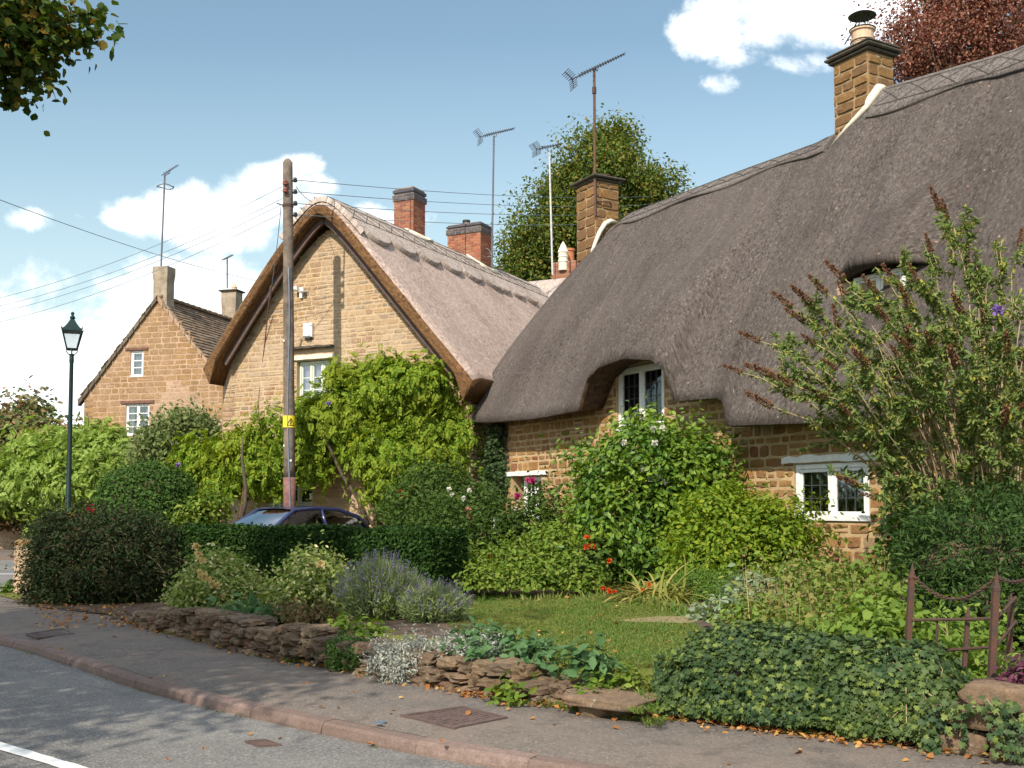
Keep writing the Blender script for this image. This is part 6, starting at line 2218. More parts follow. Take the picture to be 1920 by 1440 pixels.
# ---- shaggy hedge on the garden wall
hb = []
for i, (x, y, Y, r) in enumerate(((112, 1030, 16.7, 38), (155, 1030, 16.6, 60), (205, 1040, 16.6, 58), (255, 1045, 16.7, 50), (295, 1050, 16.9, 36))):
    hb.append(blob(x, y, r, 58, Y, .55)); hb.append(blob(x, y + 48, r * .95, 48, Y - .15, .6))
hb += [blob(90, 1118, 20, 24, 16.4, .35), blob(130, 1120, 45, 28, 16.3, .5), blob(112, 1000, 34, 24, 16.8, .4), blob(200, 1000, 90, 24, 16.9, .5)]
r_, P, O, rg_ = shrub('shaggy_hedge', 'dark shaggy overgrown hedge tumbling over the rounded garden wall', 'hedge', hb, 52000, .075, L_['shaggy'], T_kite(.16, .04), clump=.12, per=20, up=.25, outw=.4, spread=.5, droop=.15, shell=.30, lump=.35, zmin=.13, stems=14, stem_r=.012, seed=8, yout=1.0)
core(r_, [(c, r * .88) for c, r in hb], .8)
# arching sprays that give it its combed outline
rng = np.random.default_rng(88)
mbs = MB(); PP = []; YY = []
for i in range(170):
    c, r = hb[rng.integers(len(hb))]
    d = norm(rng.normal(size=(1, 3)) + np.array((0.0, -.5, .55)))[0]
    a = c + d * r * .85
    dr_ = norm((d * np.array((1, 1, .3)) + np.array((.55, -.15, .15)) + rng.normal(size=3) * .35)[None])[0]
    L0 = rng.uniform(.28, .55)
    pts = [a + dr_ * L0 * t + np.array((0, 0, -.35 * L0 * t * t)) for t in np.linspace(0, 1, 6)]
    pts = [p for p in pts if p[2] > .16]
    if len(pts) < 4: continue
    mbs.tube(pts, [.006] * (len(pts) - 1) + [.002], 3)
    for t in range(30):
        q = rng.uniform(0, len(pts) - 1.01); k = int(q)
        PP.append(pts[k] + (pts[k + 1] - pts[k]) * (q - k) + rng.normal(size=3) * .012); YY.append(dr_ + rng.normal(size=3) * .6)
me = inst_mesh('sprays', T_kite(.22, .05), np.array(PP), np.array(YY), rng.normal(size=(len(PP), 3)) + np.array((0, 0, .4)), rng.uniform(.045, .085, len(PP)), L_['shaggy'], None, ORG[r_.name])
link('sprays', me, r_)
tag(mbs.build('twigs', M['twig'], r_), kind='stuff')

# ---- clipped box hedge
ha0, ha1 = on_z(322, 1106, .42), on_z(806, 1110, .42)
ha0.y, ha1.y = 17.2, 15.15
ha0.x = (322 - 960) / F * 17.2; ha1.x = (812 - 960) / F * 15.15
t = (ha1 - ha0); t.z = 0; HL = t.length; t.normalize(); nn = V(t.y, -t.x, 0)      # nn faces the road
HW_, HT0, HT1 = 1.0, .25, 1.235
def hq(u, n, z): return ha0 + t * u - nn * n + V(0, 0, z - ha0.z)
hed = thing('clipped_hedge', 'long square clipped dark green hedge in front of the parked car', 'hedge', hq(HL / 2, .5, .3))
rng = np.random.default_rng(9)
PP, OO = [], []
def face(cnt, fu, nrm):
    for _ in range(cnt):
        u, n_, z = fu()
        wob = .06 * mnoise.noise(V(u * 1.6, z * 2, n_ * 2)) + rng.normal() * .022
        p = hq(u, n_, z) + nrm * wob
        PP.append(p); OO.append(nrm)
tl = -t
rd = lambda a, b: rng.uniform(a, b)
face(26000, lambda: (rd(0, HL), 0, rd(HT0, HT1)), nn)
face(16000, lambda: (rd(0, HL), rd(0, HW_), HT1), V(0, 0, 1))
face(5000, lambda: (HL, rd(0, HW_), rd(HT0, HT1)), t)
face(2500, lambda: (0, rd(0, HW_), rd(HT0, HT1)), tl)
face(4500, lambda: (rd(0, HL), HW_, rd(HT0, HT1)), -nn)
# soften the arris
PP = np.array(PP); OO = np.array(OO)
me = leaf_mesh(rng, 'foliage', KT, PP, OO, .062, L_['hedge'], up=.3, outw=.8, spread=.6, droop=-.1, org=ORG[hed.name])
link('foliage', me, hed)
mb = MB()
a_ = .07
mb.hexa([tuple(hq(u, n_, z)) for z in (.15, HT1 - a_) for u, n_ in ((a_, a_), (HL - a_, a_), (HL - a_, HW_ - a_), (a_, HW_ - a_))])
mb.build('stem', M['twig'], hed)

# ---- shrubs on the terrace, left to right
vb = [blob(412, 1095, 66, 38, 13.6, .42), blob(372, 1118, 42, 32, 13.4, .4), blob(455, 1118, 42, 30, 13.3, .4), blob(405, 1068, 38, 22, 13.8, .35), blob(348, 1130, 20, 16, 13.4, .25)]
r_, P, O, rg_ = shrub('variegated_shrub', 'rounded cream flecked evergreen shrub at the left end of the terrace', 'shrub', vb, 12000, .055, L_['varieg'], OV, clump=.075, per=18, up=.5, shell=.45, lump=.3, zmin=.30, stems=16, seed=10)
flowers(r_, pxpts([(372, 1040), (368, 1025), (380, 1052), (376, 1075), (384, 1082), (398, 1095), (410, 1098), (390, 1088), (420, 1118)], 12.95), .05, PT['cream'], 'flower')
vb = [blob(592, 1085, 50, 34, 12.9, .4), blob(560, 1112, 44, 34, 12.6, .4), blob(628, 1112, 30, 32, 12.7, .35), blob(585, 1058, 30, 18, 13.0, .25), blob(535, 1125, 28, 22, 12.5, .3)]
r_, P, O, rg_ = shrub('leafy_bush', 'looser green bush beside the lavender with one cream bloom', 'bush', vb, 8500, .055, L_['varieg'], OV, clump=.08, per=16, up=.5, shell=.55, lump=.35, zmin=.33, stems=16, seed=11)
flowers(r_, pxpts([(600, 1058)], 12.3), .055, PT['cream'], 'flower')

# ground cover along the wall head
shrub('trailing_plant', 'blue green leafy clump on the wall head under the loose bush', 'plant', [blob(470, 1162, 40, 14, 11.9, .25), blob(430, 1158, 26, 12, 12.2, .2), blob(510, 1168, 26, 12, 11.6, .2)], 700, .11, L_['broad'], OV, clump=.07, per=8, up=.7, shell=.7, zmin=.30, stems=0, seed=12)
shrub('dry_perennial', 'browned dry stalks between the leafy bush and the lavender', 'plant', [blob(580, 1165, 42, 26, 11.3, .2), blob(545, 1160, 26, 22, 11.6, .2)], 1500, .055, leaf_mat('browned_leaf', [(0.16, 0.10, 0.05), (0.22, 0.14, 0.07), (0.11, 0.09, 0.035), (0.09, 0.11, 0.03)], .2), KT, clump=.06, per=10, shell=.8, droop=-.2, zmin=.33, stems=14, stem_mat=M['cane'], stem_r=.005, seed=13)
shrub('moss_cushion', 'dense dark green cushion plant hanging over the wall beside the silver plant', 'plant', [blob(650, 1222, 32, 24, 9.75, .17), blob(642, 1235, 22, 26, 9.65, .13), blob(672, 1232, 20, 30, 9.55, .12)], 6500, .026, L_['dome'], KT, clump=.025, per=10, shell=.25, lump=.25, zmin=.16, stems=0, seed=14, inner=.7)
sb_ = [blob(735, 1228, 38, 22, 9.15, .18), blob(765, 1238, 36, 24, 9.0, .14), blob(725, 1245, 28, 24, 9.1, .12), blob(790, 1212, 32, 12, 9.3, .16), blob(850, 1212, 48, 12, 9.1, .18), blob(905, 1218, 44, 14, 8.9, .2), blob(745, 1262, 26, 16, 8.95, .1)]
shrub('silver_plant', 'pale silvery plant spilling down over the dry stone wall', 'plant', sb_, 7000, .032, L_['silver'], T_kite(.2, .05), clump=.045, per=14, up=.3, shell=.55, lump=.35, droop=.1, zmin=.15, stems=10, stem_r=.005, seed=15)
for i, (nm_, lb_, bl, n_, sz, mt_, sd_) in enumerate((
    ('leafy_plant', 'spreading blue green leafy plants along the lawn edge above the wall', [blob(940, 1208, 40, 14, 9.2, .25), blob(985, 1222, 45, 18, 8.7, .2), blob(900, 1200, 30, 18, 9.0, .2), blob(1020, 1240, 30, 12, 8.4, .2), blob(890, 1222, 22, 12, 8.7, .15)], 760, .085, L_['broad'], 16),
    ('rosette_plant', 'single blue green rosette of broad leaves at the right end of the dry wall', [blob(1105, 1238, 34, 18, 8.05, .16)], 140, .10, L_['broad'], 17),
    ('lavender_foot_plant', 'yellowish low plant at the foot of the lavender', [blob(690, 1188, 34, 12, 10.3, .18), blob(640, 1180, 20, 12, 10.6, .15)], 500, .07, L_['fresh'], 18),
    ('wall_weed', 'green weeds sprouting at the foot of the dry wall above fallen leaves', [blob(970, 1300, 14, 18, 7.95, .07), blob(940, 1305, 12, 12, 8.1, .06)], 90, .075, L_['fresh'], 19),
    ('wall_foot_weed', 'small weed tuft at the shaded foot of the wall', [blob(570, 1242, 22, 12, 10.15, .08)], 110, .06, L_['fresh'], 20),
    ('step_weed', 'weeds growing between the wall end and the step slab', [blob(1125, 1288, 30, 10, 7.9, .1), blob(1180, 1275, 20, 10, 7.9, .1), blob(1105, 1302, 12, 8, 7.7, .05)], 260, .06, L_['fresh'], 21),
    ('pillar_weed', 'pale green weed tuft at the foot of the rounded wall end', [blob(20, 1108, 14, 10, 18.2, .12)], 150, .09, L_['fern'], 22))):
    shrub(nm_, lb_, 'plant', bl, n_, sz, mt_, OV, clump=.05, per=5, up=.8, outw=.6, spread=.5, droop=0, shell=.9, zmin=.15 if sd_ in (19, 20, 22) else .28, stems=0, seed=sd_)

# ---- lavender: one broad clump and a smaller one leaning over the lawn
def stalks(root, rng, base, top, n, sp_r, mat, w_=.006, name='foliage', nb=5):
    pass
def lavender(name, label, c, rx, ry, h, n, seed, lean=(0, 0)):
    rng = np.random.default_rng(seed)
    root = thing('lavender', label, 'lavender', c)
    ang = rng.uniform(0, 2 * PI, n); rr = np.sqrt(rng.random(n))
    bx = np.stack([rr * np.cos(ang) * rx * .45, rr * np.sin(ang) * ry * .45, np.zeros(n)], 1) + np.array(c)
    out = np.stack([np.cos(ang) * rr * rx, np.sin(ang) * rr * ry, np.zeros(n)], 1)
    hh = h * (1 - .45 * rr ** 2) * rng.uniform(.75, 1.08, n)
    d = out * .85 + np.array((lean[0], lean[1], 0)) + np.stack([np.zeros(n), np.zeros(n), hh], 1)
    L0 = np.linalg.norm(d, axis=1)
    tm = T_blade(.010, .12, 3)
    side = rng.normal(size=(n, 3)); side[:, 2] *= .2
    me = inst_mesh('foliage', tm, bx, d, side, L0, L_['lav'], None, c)
    link('foliage', me, root)
    # leafy lower half
    k = n * 6
    ii = rng.integers(0, n, k); tt = rng.uniform(.12, .78, k)
    PP = bx[ii] + d[ii] * tt[:, None] + rng.normal(size=(k, 3)) * .018
    me = inst_mesh('leaves', T_kite(.09, .02), PP, d[ii] + rng.normal(size=(k, 3)) * .25, rng.normal(size=(k, 3)), rng.uniform(.05, .09, k), L_['lav'], None, c)
    tag(link('leaves', me, root), kind='stuff')
    f = rng.random(n) < .17
    tip = (bx + d * .97)[f]; dd = norm(d[f])
    m_ = 11
    PP = np.concatenate([tip - dd * (j * .009) + rng.normal(size=tip.shape) * .006 for j in range(m_)])
    DD = np.concatenate([dd + rng.normal(size=dd.shape) * .8 for j in range(m_)])
    me = inst_mesh('flower_spikes', T_kite(.4, .1), PP, DD, rng.normal(size=PP.shape), rng.uniform(.011, .019, len(PP)), L_['lavf'], None, c)
    tag(link('flower_spikes', me, root), kind='stuff')
lavender('lavender', 'large upright lavender clump in flower behind the silver plant', V(-1.42, 11.6, .34), .44, .42, .80, 2000, 31)
lavender('lavender', 'smaller violet lavender clump sprawling onto the lawn', V(-.86, 11.2, .36), .34, .34, .52, 1100, 32, (.06, 0))

# ---- rose bed and border against the cottages
rb_ = [blob(830, 940, 70, 60, 19.6, .7), blob(890, 975, 62, 55, 19.0, .6), blob(975, 990, 58, 42, 18.8, .55), blob(1030, 1000, 36, 45, 18.6, .45), blob(1015, 935, 20, 24, 18.9, .25), blob(780, 960, 50, 50, 20.0, .6), blob(860, 1010, 90, 40, 18.3, .6)]
r_, P, O, rg_ = shrub('rose_bush', 'dark sprawling rose bushes with pink blooms under the small white window', 'rose bush', rb_, 17000, .085, L_['rose'], OV, clump=.16, per=12, up=.4, shell=.6, lump=.35, zmin=.45, stems=26, seed=23)
flowers(r_, pxpts([(999, 903), (971, 930)], 18.3), .065, PT['pink'], 'flower')
flowers(r_, pxpts([(990, 900)], 18.4), .05, PT['pink'], 'flower')
flowers(r_, pxpts([(878, 958), (880, 972), (906, 1007), (862, 975)], 18.3), .075, PT['pale'], 'flower')
flowers(r_, pxpts([(930, 975), (931, 996), (930, 988), (968, 955), (870, 935), (842, 918), (848, 928), (880, 920)], 18.4), .045, PT['white'], 'flower')
shrub('fern_shrub', 'dark feathery shrub with rusty flower heads right of the hedge', 'shrub', [blob(790, 925, 46, 34, 21.0, .5), blob(760, 950, 34, 34, 20.6, .5), blob(820, 990, 50, 60, 17.6, .5), blob(845, 1040, 40, 50, 16.9, .45)], 9500, .09, L_['rose'], T_kite(.16, .04), clump=.12, per=16, up=.3, shell=.6, lump=.3, droop=.1, zmin=.42, stems=10, seed=24)
flowers(bpy.data.objects['fern_shrub'], pxpts([(752, 925), (775, 917), (795, 920), (760, 935)], 19.9), .07, PT['orange'], 'flower')
lb_ = [blob(960, 1060, 62, 36, 16.6, .5), blob(1040, 1055, 62, 40, 16.3, .5), blob(1085, 1075, 45, 36, 15.9, .45), blob(905, 1080, 40, 26, 16.3, .4), blob(1010, 1092, 75, 24, 15.7, .4), blob(905, 1094, 55, 18, 15.9, .35), blob(1090, 1100, 40, 22, 15.4, .3), blob(1030, 1020, 40, 26, 16.9, .4)]
shrub('border_shrub', 'low light green shrubs along the back edge of the lawn', 'shrub', lb_, 12500, .075, L_['fresh'], OV, clump=.11, per=16, up=.5, outw=.75, spread=.5, droop=.35, shell=.6, lump=.45, zmin=.44, stems=16, seed=25)

def strap_clump(name, label, c, n, L0, seed, dirs=None, mat=None, w_=.022, bend=.8, spread=1.0, cat='plant', group=None):
    rng = np.random.default_rng(seed)
    root = thing(name, label, cat, c, group)
    ang = rng.uniform(0, 2 * PI, n)
    d = np.stack([np.cos(ang) * spread, np.sin(ang) * spread, rng.uniform(.55, 1.3, n)], 1)
    if dirs is not None: d += np.array(dirs)
    P = np.array(c) + rng.normal(size=(n, 3)) * np.array((.09, .09, .0))
    N = np.cross(d, np.cross(np.tile((0, 0, 1.0), (n, 1)), d)) + rng.normal(size=(n, 3)) * .15
    me = inst_mesh('foliage', T_blade(w_, bend, 6), P, d, N, L0 * rng.uniform(.6, 1.15, n), mat or L_['strap'], None, c)
    link('foliage', me, root)
    return root
q = on_z(1215, 1122, .45)
r_ = strap_clump('daylily', 'yellowing daylily clump with orange blooms at the lawn edge', V(q.x, q.y, .44), 240, .72, 41, (-.25, -.35, -.2), w_=.026)
flowers(r_, pxpts([(1131, 1103), (1142, 1108), (1152, 1111), (1217, 1097), (1206, 1108)], q.y - .1), .034, PT['orange'], 'flower')
q = on_z(1255, 1128, .45)
strap_clump('daylily', 'second daylily clump without blooms tucked under the yellow green bush', V(q.x, q.y, .44), 160, .66, 43, (-.6, -.35, -.25), w_=.026)
q = on_z(925, 1085, .45)
strap_clump('daylily', 'arching straw coloured daylily in front of the dark roses', V(q.x, q.y, .46), 90, .85, 42, (-.3, -.3, 0), w_=.016)
flowers(bpy.data.objects['daylily.002'], pxpts([(921, 1045), (935, 1052)], q.y - .2), .045, PT['orange'], 'flower')
r_, P, O, rg_ = shrub('red_hot_plant', 'dark stemmed plant with rusty orange flowers beside the glossy bush', 'plant', [blob(1110, 1060, 26, 45, 15.9, .3), blob(1120, 1020, 22, 26, 16.2, .3)], 900, .09, L_['rose'], OV, clump=.1, per=10, shell=.9, zmin=.44, stems=12, stem_r=.008, seed=26)
flowers(r_, pxpts([(1101, 1008), (1105, 1024), (1098, 1026), (1143, 1052), (1112, 1024)], 15.6), .042, PT['orange'], 'flower')

cb = [blob(1205, 960, 120, 100, 17.2, 1.0), blob(1200, 870, 105, 60, 17.4, .9), blob(1225, 830, 75, 42, 17.5, .7), blob(1290, 880, 72, 60, 17.0, .8), blob(1160, 1000, 88, 75, 16.8, .8), blob(1200, 1050, 92, 55, 16.5, .7), blob(1125, 930, 50, 75, 17.4, .7), blob(1310, 940, 50, 50, 16.8, .7), blob(1205, 800, 36, 16, 17.5, .4)]
r_, P, O, rg_ = shrub('glossy_bush', 'big rounded glossy green bush in front of the tall leaded window', 'bush', cb, 17500, .105, L_['camellia'], OV, clump=.13, per=16, up=.45, outw=.75, spread=.5, droop=.45, shell=.55, lump=.45, zmin=.45, stems=14, stem_r=.025, seed=27)
flowers(r_, pxpts([(1225, 805), (1243, 803), (1170, 830), (1228, 830), (1236, 897), (1245, 905), (1220, 898), (1205, 880)], 16.5), .05, PT['white'], 'flower')
yb = [blob(1390, 1010, 100, 60, 14.9, .8), blob(1370, 970, 80, 42, 15.1, .7), blob(1455, 1000, 70, 52, 14.7, .7), blob(1330, 1040, 62, 52, 14.7, .7), blob(1420, 1060, 80, 45, 14.4, .6), blob(1480, 1040, 40, 40, 14.5, .5), blob(1340, 950, 40, 24, 15.3, .5)]
shrub('yellow_green_bush', 'spreading yellow green bush below and left of the leaded casement', 'bush', yb, 17000, .078, L_['lime'], OV, clump=.11, per=18, up=.5, outw=.75, spread=.5, droop=.4, shell=.55, lump=.45, zmin=.45, stems=14, stem_r=.015, seed=28)
# wiry rambler between the bush and the wall
shrub('rambler', 'thin rambling rose reaching up the wall right of the glossy bush', 'climber', [blob(1330, 820, 26, 40, 17.0, .25), blob(1365, 850, 20, 40, 16.8, .2), blob(1310, 790, 14, 20, 17.2, .2), blob(1355, 900, 26, 40, 16.4, .3)], 420, .08, L_['fresh'], OV, clump=.12, per=4, shell=1.0, zmin=.45, stems=10, stem_mat=M['twig'], stem_r=.008, seed=29, base=V(3.3, 16.4, .45))
shrub('feathery_plant', 'soft ferny mid green plant in front of the yellow green bush', 'plant', [blob(1330, 1105, 62, 30, 13.5, .4), blob(1285, 1110, 34, 30, 13.6, .35), blob(1370, 1120, 40, 30, 13.0, .35)], 11000, .05, L_['fern'], T_kite(.13, .03), clump=.06, per=8, up=.5, shell=.5, lump=.25, droop=.1, zmin=.44, stems=8, stem_r=.008, seed=30)
shrub('sage_plant', 'grey leaved sage clump at the right edge of the lawn', 'plant', [blob(1350, 1165, 38, 28, 11.2, .3), blob(1420, 1120, 44, 30, 11.8, .35), blob(1395, 1160, 50, 34, 11.2, .3)], 2300, .085, L_['sage'], OV, clump=.07, per=8, up=.6, shell=.6, lump=.3, droop=-.1, zmin=.43, stems=8, stem_r=.008, seed=44)
tbm = leaf_mat('mixed_weed_leaf', [(0.08, 0.15, 0.025), (0.13, 0.21, 0.035), (0.19, 0.26, 0.05), (0.24, 0.22, 0.06), (0.12, 0.18, 0.04), (0.16, 0.24, 0.05)], .3)
tb_ = [blob(1450, 1175, 90, 45, 10.3, .5), blob(1540, 1150, 80, 60, 10.6, .5), blob(1520, 1100, 60, 45, 11.5, .45), blob(1600, 1180, 80, 45, 9.8, .5), blob(1480, 1210, 110, 30, 9.0, .45), blob(1620, 1110, 60, 40, 11.2, .4)]
r_, P, O, rg_ = shrub('weed_tangle', 'wild tangle of weeds and dry stems behind the ivy bank', 'weeds', tb_, 15000, .068, tbm, OV, clump=.08, per=9, up=.4, shell=.8, lump=.4, zmin=.43, stems=30, stem_mat=M['cane'], stem_r=.005, seed=45)
rng = np.random.default_rng(46)
n = 150
bp_ = np.array([list(at_y(rng.uniform(1400, 1690), 1200, rng.uniform(8.6, 12.2))) for _ in range(n)]); bp_[:, 2] = .44
dd = np.stack([rng.normal(size=n) * .25, rng.normal(size=n) * .25, np.ones(n)], 1)
hh = rng.uniform(.35, .85, n)
me = inst_mesh('dry_stems', T_blade(.006, .25, 4), bp_, dd, rng.normal(size=(n, 3)), hh, L_['dry'], None, ORG[r_.name]); tag(link('dry_stems', me, r_), kind='stuff')
k = n * 8
ii = rng.integers(0, n, k); tt = rng.uniform(.35, 1, k)
me = inst_mesh('seed_heads', T_kite(.2, .05), bp_[ii] + dd[ii] * (hh[ii] * tt)[:, None] + rng.normal(size=(k, 3)) * .025, rng.normal(size=(k, 3)) + np.array((0, 0, .5)), rng.normal(size=(k, 3)), rng.uniform(.02, .045, k), L_['dry'], None, ORG[r_.name]); tag(link('seed_heads', me, r_), kind='stuff')
shrub('bindweed', 'light green bindweed with heart shaped leaves left of the iron railing', 'climber', [blob(1650, 1160, 55, 55, 8.7, .3), blob(1615, 1190, 50, 36, 8.6, .3), blob(1680, 1195, 36, 40, 8.2, .25), blob(1590, 1215, 60, 22, 8.4, .25)], 1500, .07, L_['bind'], HT, clump=.09, per=6, up=.4, outw=.8, spread=.45, droop=.5, shell=.7, lump=.3, zmin=.44, stems=18, stem_mat=M['cane'], stem_r=.004, seed=47)
# plants behind the railing
shrub('railing_weed', 'mixed low weeds growing up through the iron railing', 'weeds', [blob(1790, 1230, 70, 34, 7.5, .35), blob(1830, 1190, 60, 40, 8.0, .35), blob(1740, 1180, 40, 50, 8.0, .3), blob(1850, 1260, 40, 22, 7.2, .2)], 1500, .06, L_['bind'], OV, clump=.08, per=7, shell=.9, zmin=.46, stems=14, stem_mat=M['cane'], stem_r=.004, seed=48)
q = at_y(1815, 1250, 7.3)
strap_clump('iris', 'few broad sword leaves rising inside the iron railing', V(q.x, q.y, .48), 12, .42, 49, (.1, -.1, .4), L_['bind'], .05, .45, .6)
shrub('purple_plant', 'small purple leaved plant at the right edge above the rubble wall', 'plant', [blob(1912, 1275, 22, 26, 6.5, .12)], 260, .05, L_['purple'], OV, clump=.04, per=6, shell=.8, zmin=.46, stems=0, seed=50)

# ---- ivy bank over the front wall
mb = MB()
c = wall_curve_between(1222, 1755, 40)
rows = []
IVZ = lambda q: (.50 + .06 * math.sin(q * 5)) * (.55 + .45 * sst(q / .10)) - .22 * sst((q - .93) / .07) + .06 * sst((q - .6) / .2)
for i, p in enumerate(c):
    q = i / (len(c) - 1)
    tt = (c[min(i + 1, len(c) - 1)] - c[max(0, i - 1)]).normalized(); n2 = V(-tt.y, tt.x, 0)
    h = IVZ(q)
    r = []
    for (dn, dz) in ((-.03, .10), (.02, .25), (.06, .6), (.16, .88), (.32, 1.0), (.55, 1.0), (.75, .9), (.85, .55)):
        b_ = .05 * mnoise.noise(V(q * 9, dz * 3, 1))
        r.append(p + n2 * (dn - b_) + V(0, 0, .03 + h * dz + b_))
    rows.append(r)
grid_ring(mb, rows, 0, None, closed=False)
ivb = thing('ivy_bank', 'thick bank of small leaved ivy covering the wall at the pavement edge', 'ivy', c[20])
mb.build('stem', M['soil'], ivb, smooth=True)
rng = np.random.default_rng(51)
PP, NN = [], []
nr, nc = len(rows), len(rows[0])
wts = [1.3, 1.5, 1.5, 1.2, 1.0, .9, .5]
wts = np.array(wts) / sum(wts)
for _ in range(15500):
    a = rng.uniform(0, nr - 1.001); i = int(a); f1 = a - i
    j = int(rng.choice(nc - 1, p=wts)); f2 = rng.random()
    p00, p10, p01, p11 = rows[i][j], rows[i + 1][j], rows[i][j + 1], rows[i + 1][j + 1]
    p = p00 * (1 - f1) * (1 - f2) + p10 * f1 * (1 - f2) + p01 * (1 - f1) * f2 + p11 * f1 * f2
    nv = (p10 - p00).cross(p01 - p00).normalized()
    off = abs(rng.normal()) * .035 + .008 + .05 * max(0, mnoise.noise(V(p.x * 5, p.y * 5, p.z * 6)))
    PP.append(p + nv * off); NN.append(nv)
for k_ in range(420):                # rounded left end
    an = rng.uniform(0, PI); hz_ = rng.uniform(.1, .38)
    p = rows[0][4] + V(-.10 * math.sin(an) - .05, -.28 * math.cos(an), 0); p.z = .13 + hz_
    PP.append(p); NN.append(V(-.8, -.5, .3).normalized())
PP = np.array(PP); NN = np.array(NN)
me = leaf_mesh(rng, 'foliage', IV, PP, NN, .041, L_['ivy'], up=.25, outw=1.0, spread=.5, droop=.9, jit=.45, org=ORG[ivb.name], yout=.2)
link('foliage', me, ivb)
mb = MB()
for i in range(9):
    q = rng.uniform(.76, .99); k_ = int(q * 39)
    p = rows[k_][4] + V(rng.normal() * .08, rng.normal() * .1, .03)
    e = rows[min(39, k_ + 1)][1] + V(rng.normal() * .12, -.05, rng.uniform(-.02, .2))
    m_ = p.lerp(e, .5) + V(rng.normal() * .10, -.10, .0)
    mb.tube([p, p.lerp(m_, .5) + V(rng.normal() * .05, -.05, .01), m_, m_.lerp(e, .5), e], .0025, 4)
tag(mb.build('runners', M['cane'], ivb), kind='stuff')
# ivy strands over the rubble wall
rng = np.random.default_rng(52)
PP, NN = [], []
ivs = thing('ivy_strand', 'trailing ivy strands creeping across the rubble wall at the right', 'ivy', on_z(1850, 1390, .3))
mb = MB()
def wallpt(px, py):
    """front face of the rubble wall"""
    cw = wall_curve_between(1690, 1935, 60)
    b_ = min(cw, key=lambda p: abs(960 + F * p.x / p.y - px))
    Y = b_.y - .06
    p = at_y(px, py, Y)
    return p
for (pts) in (((1740, 1300), (1790, 1330), (1830, 1325), (1870, 1335)), ((1850, 1310), (1880, 1350), (1895, 1390), (1915, 1400)), ((1760, 1320), (1800, 1345), (1800, 1380)), ((1880, 1320), (1905, 1350), (1925, 1360)), ((1740, 1350), (1750, 1385), (1745, 1410)), ((1870, 1345), (1880, 1385), (1900, 1420)), ((1730, 1310), (1755, 1345), (1770, 1350))):
    W = smooth_curve([wallpt(*p) for p in pts], 8)
    mb.tube(W, .004, 4)
    for p in W:
        for _ in range(2):
            PP.append(np.array(p) + rng.normal(size=3) * np.array((.04, .015, .035)) + np.array((-.01, -.03, 0))); NN.append((-.4, -.85, .35))
link('foliage', leaf_mesh(rng, 'foliage', IV, np.array(PP), np.array(NN), .042, L_['ivy'], up=.2, outw=1.0, spread=.35, droop=.8, org=ORG[ivs.name], yout=.2), ivs)
mb.build('runners', M['cane'], ivs)

# ---- ivy column at the corner of the long cottage
icb = [(np.array(fR(9.95, z, -.0)), np.array((.34, .34, .36))) for z in np.linspace(.6, 3.2, 9)]
shrub('ivy_column', 'dark ivy column on the far corner of the long thatched cottage', 'ivy', icb, 5200, .075, L_['ivy_dark'], IV, clump=.07, per=8, up=.2, outw=.9, spread=.4, droop=.8, shell=.25, lump=.25, zmin=.3, stems=0, seed=53, base=V(*fR(9.95, .4, 0)), yout=.2, inner=.6)
# ---- weathered post and bits by the hedge end
# ---- yew on the right
yw = [blob(1830, 1010, 110, 70, 9.9, .8), blob(1790, 1060, 90, 75, 9.6, .7), blob(1880, 1060, 110, 85, 9.4, .8), blob(1930, 990, 90, 60, 9.8, .8), blob(1775, 1015, 45, 45, 10.2, .5), blob(1850, 1130, 90, 60, 9.0, .6), blob(1960, 1110, 90, 80, 9.2, .7)]
r_, P, O, rg_ = shrub('yew_bush', 'dense dark needle leaved bush behind the iron railing', 'bush', yw, 34000, .075, L_['yew'], T_kite(.12, .03), clump=.085, per=18, up=.35, outw=.5, spread=.55, droop=-.2, shell=.35, lump=.32, zmin=.44, stems=10, stem_r=.02, seed=54, yout=.9)
core(r_, [(c, r * .9) for c, r in yw], .72)
shrub('broad_leaved_shrub', 'broad leaved green shrub between the dark needle bush and the cottage wall', 'shrub', [blob(1740, 960, 45, 40, 11.8, .4), blob(1700, 1000, 32, 45, 12.0, .35), blob(1690, 1060, 36, 40, 11.5, .35), blob(1820, 930, 70, 30, 11.2, .4)], 2600, .09, L_['camellia'], OV, clump=.10, per=8, shell=.7, lump=.3, zmin=.44, stems=12, seed=56)

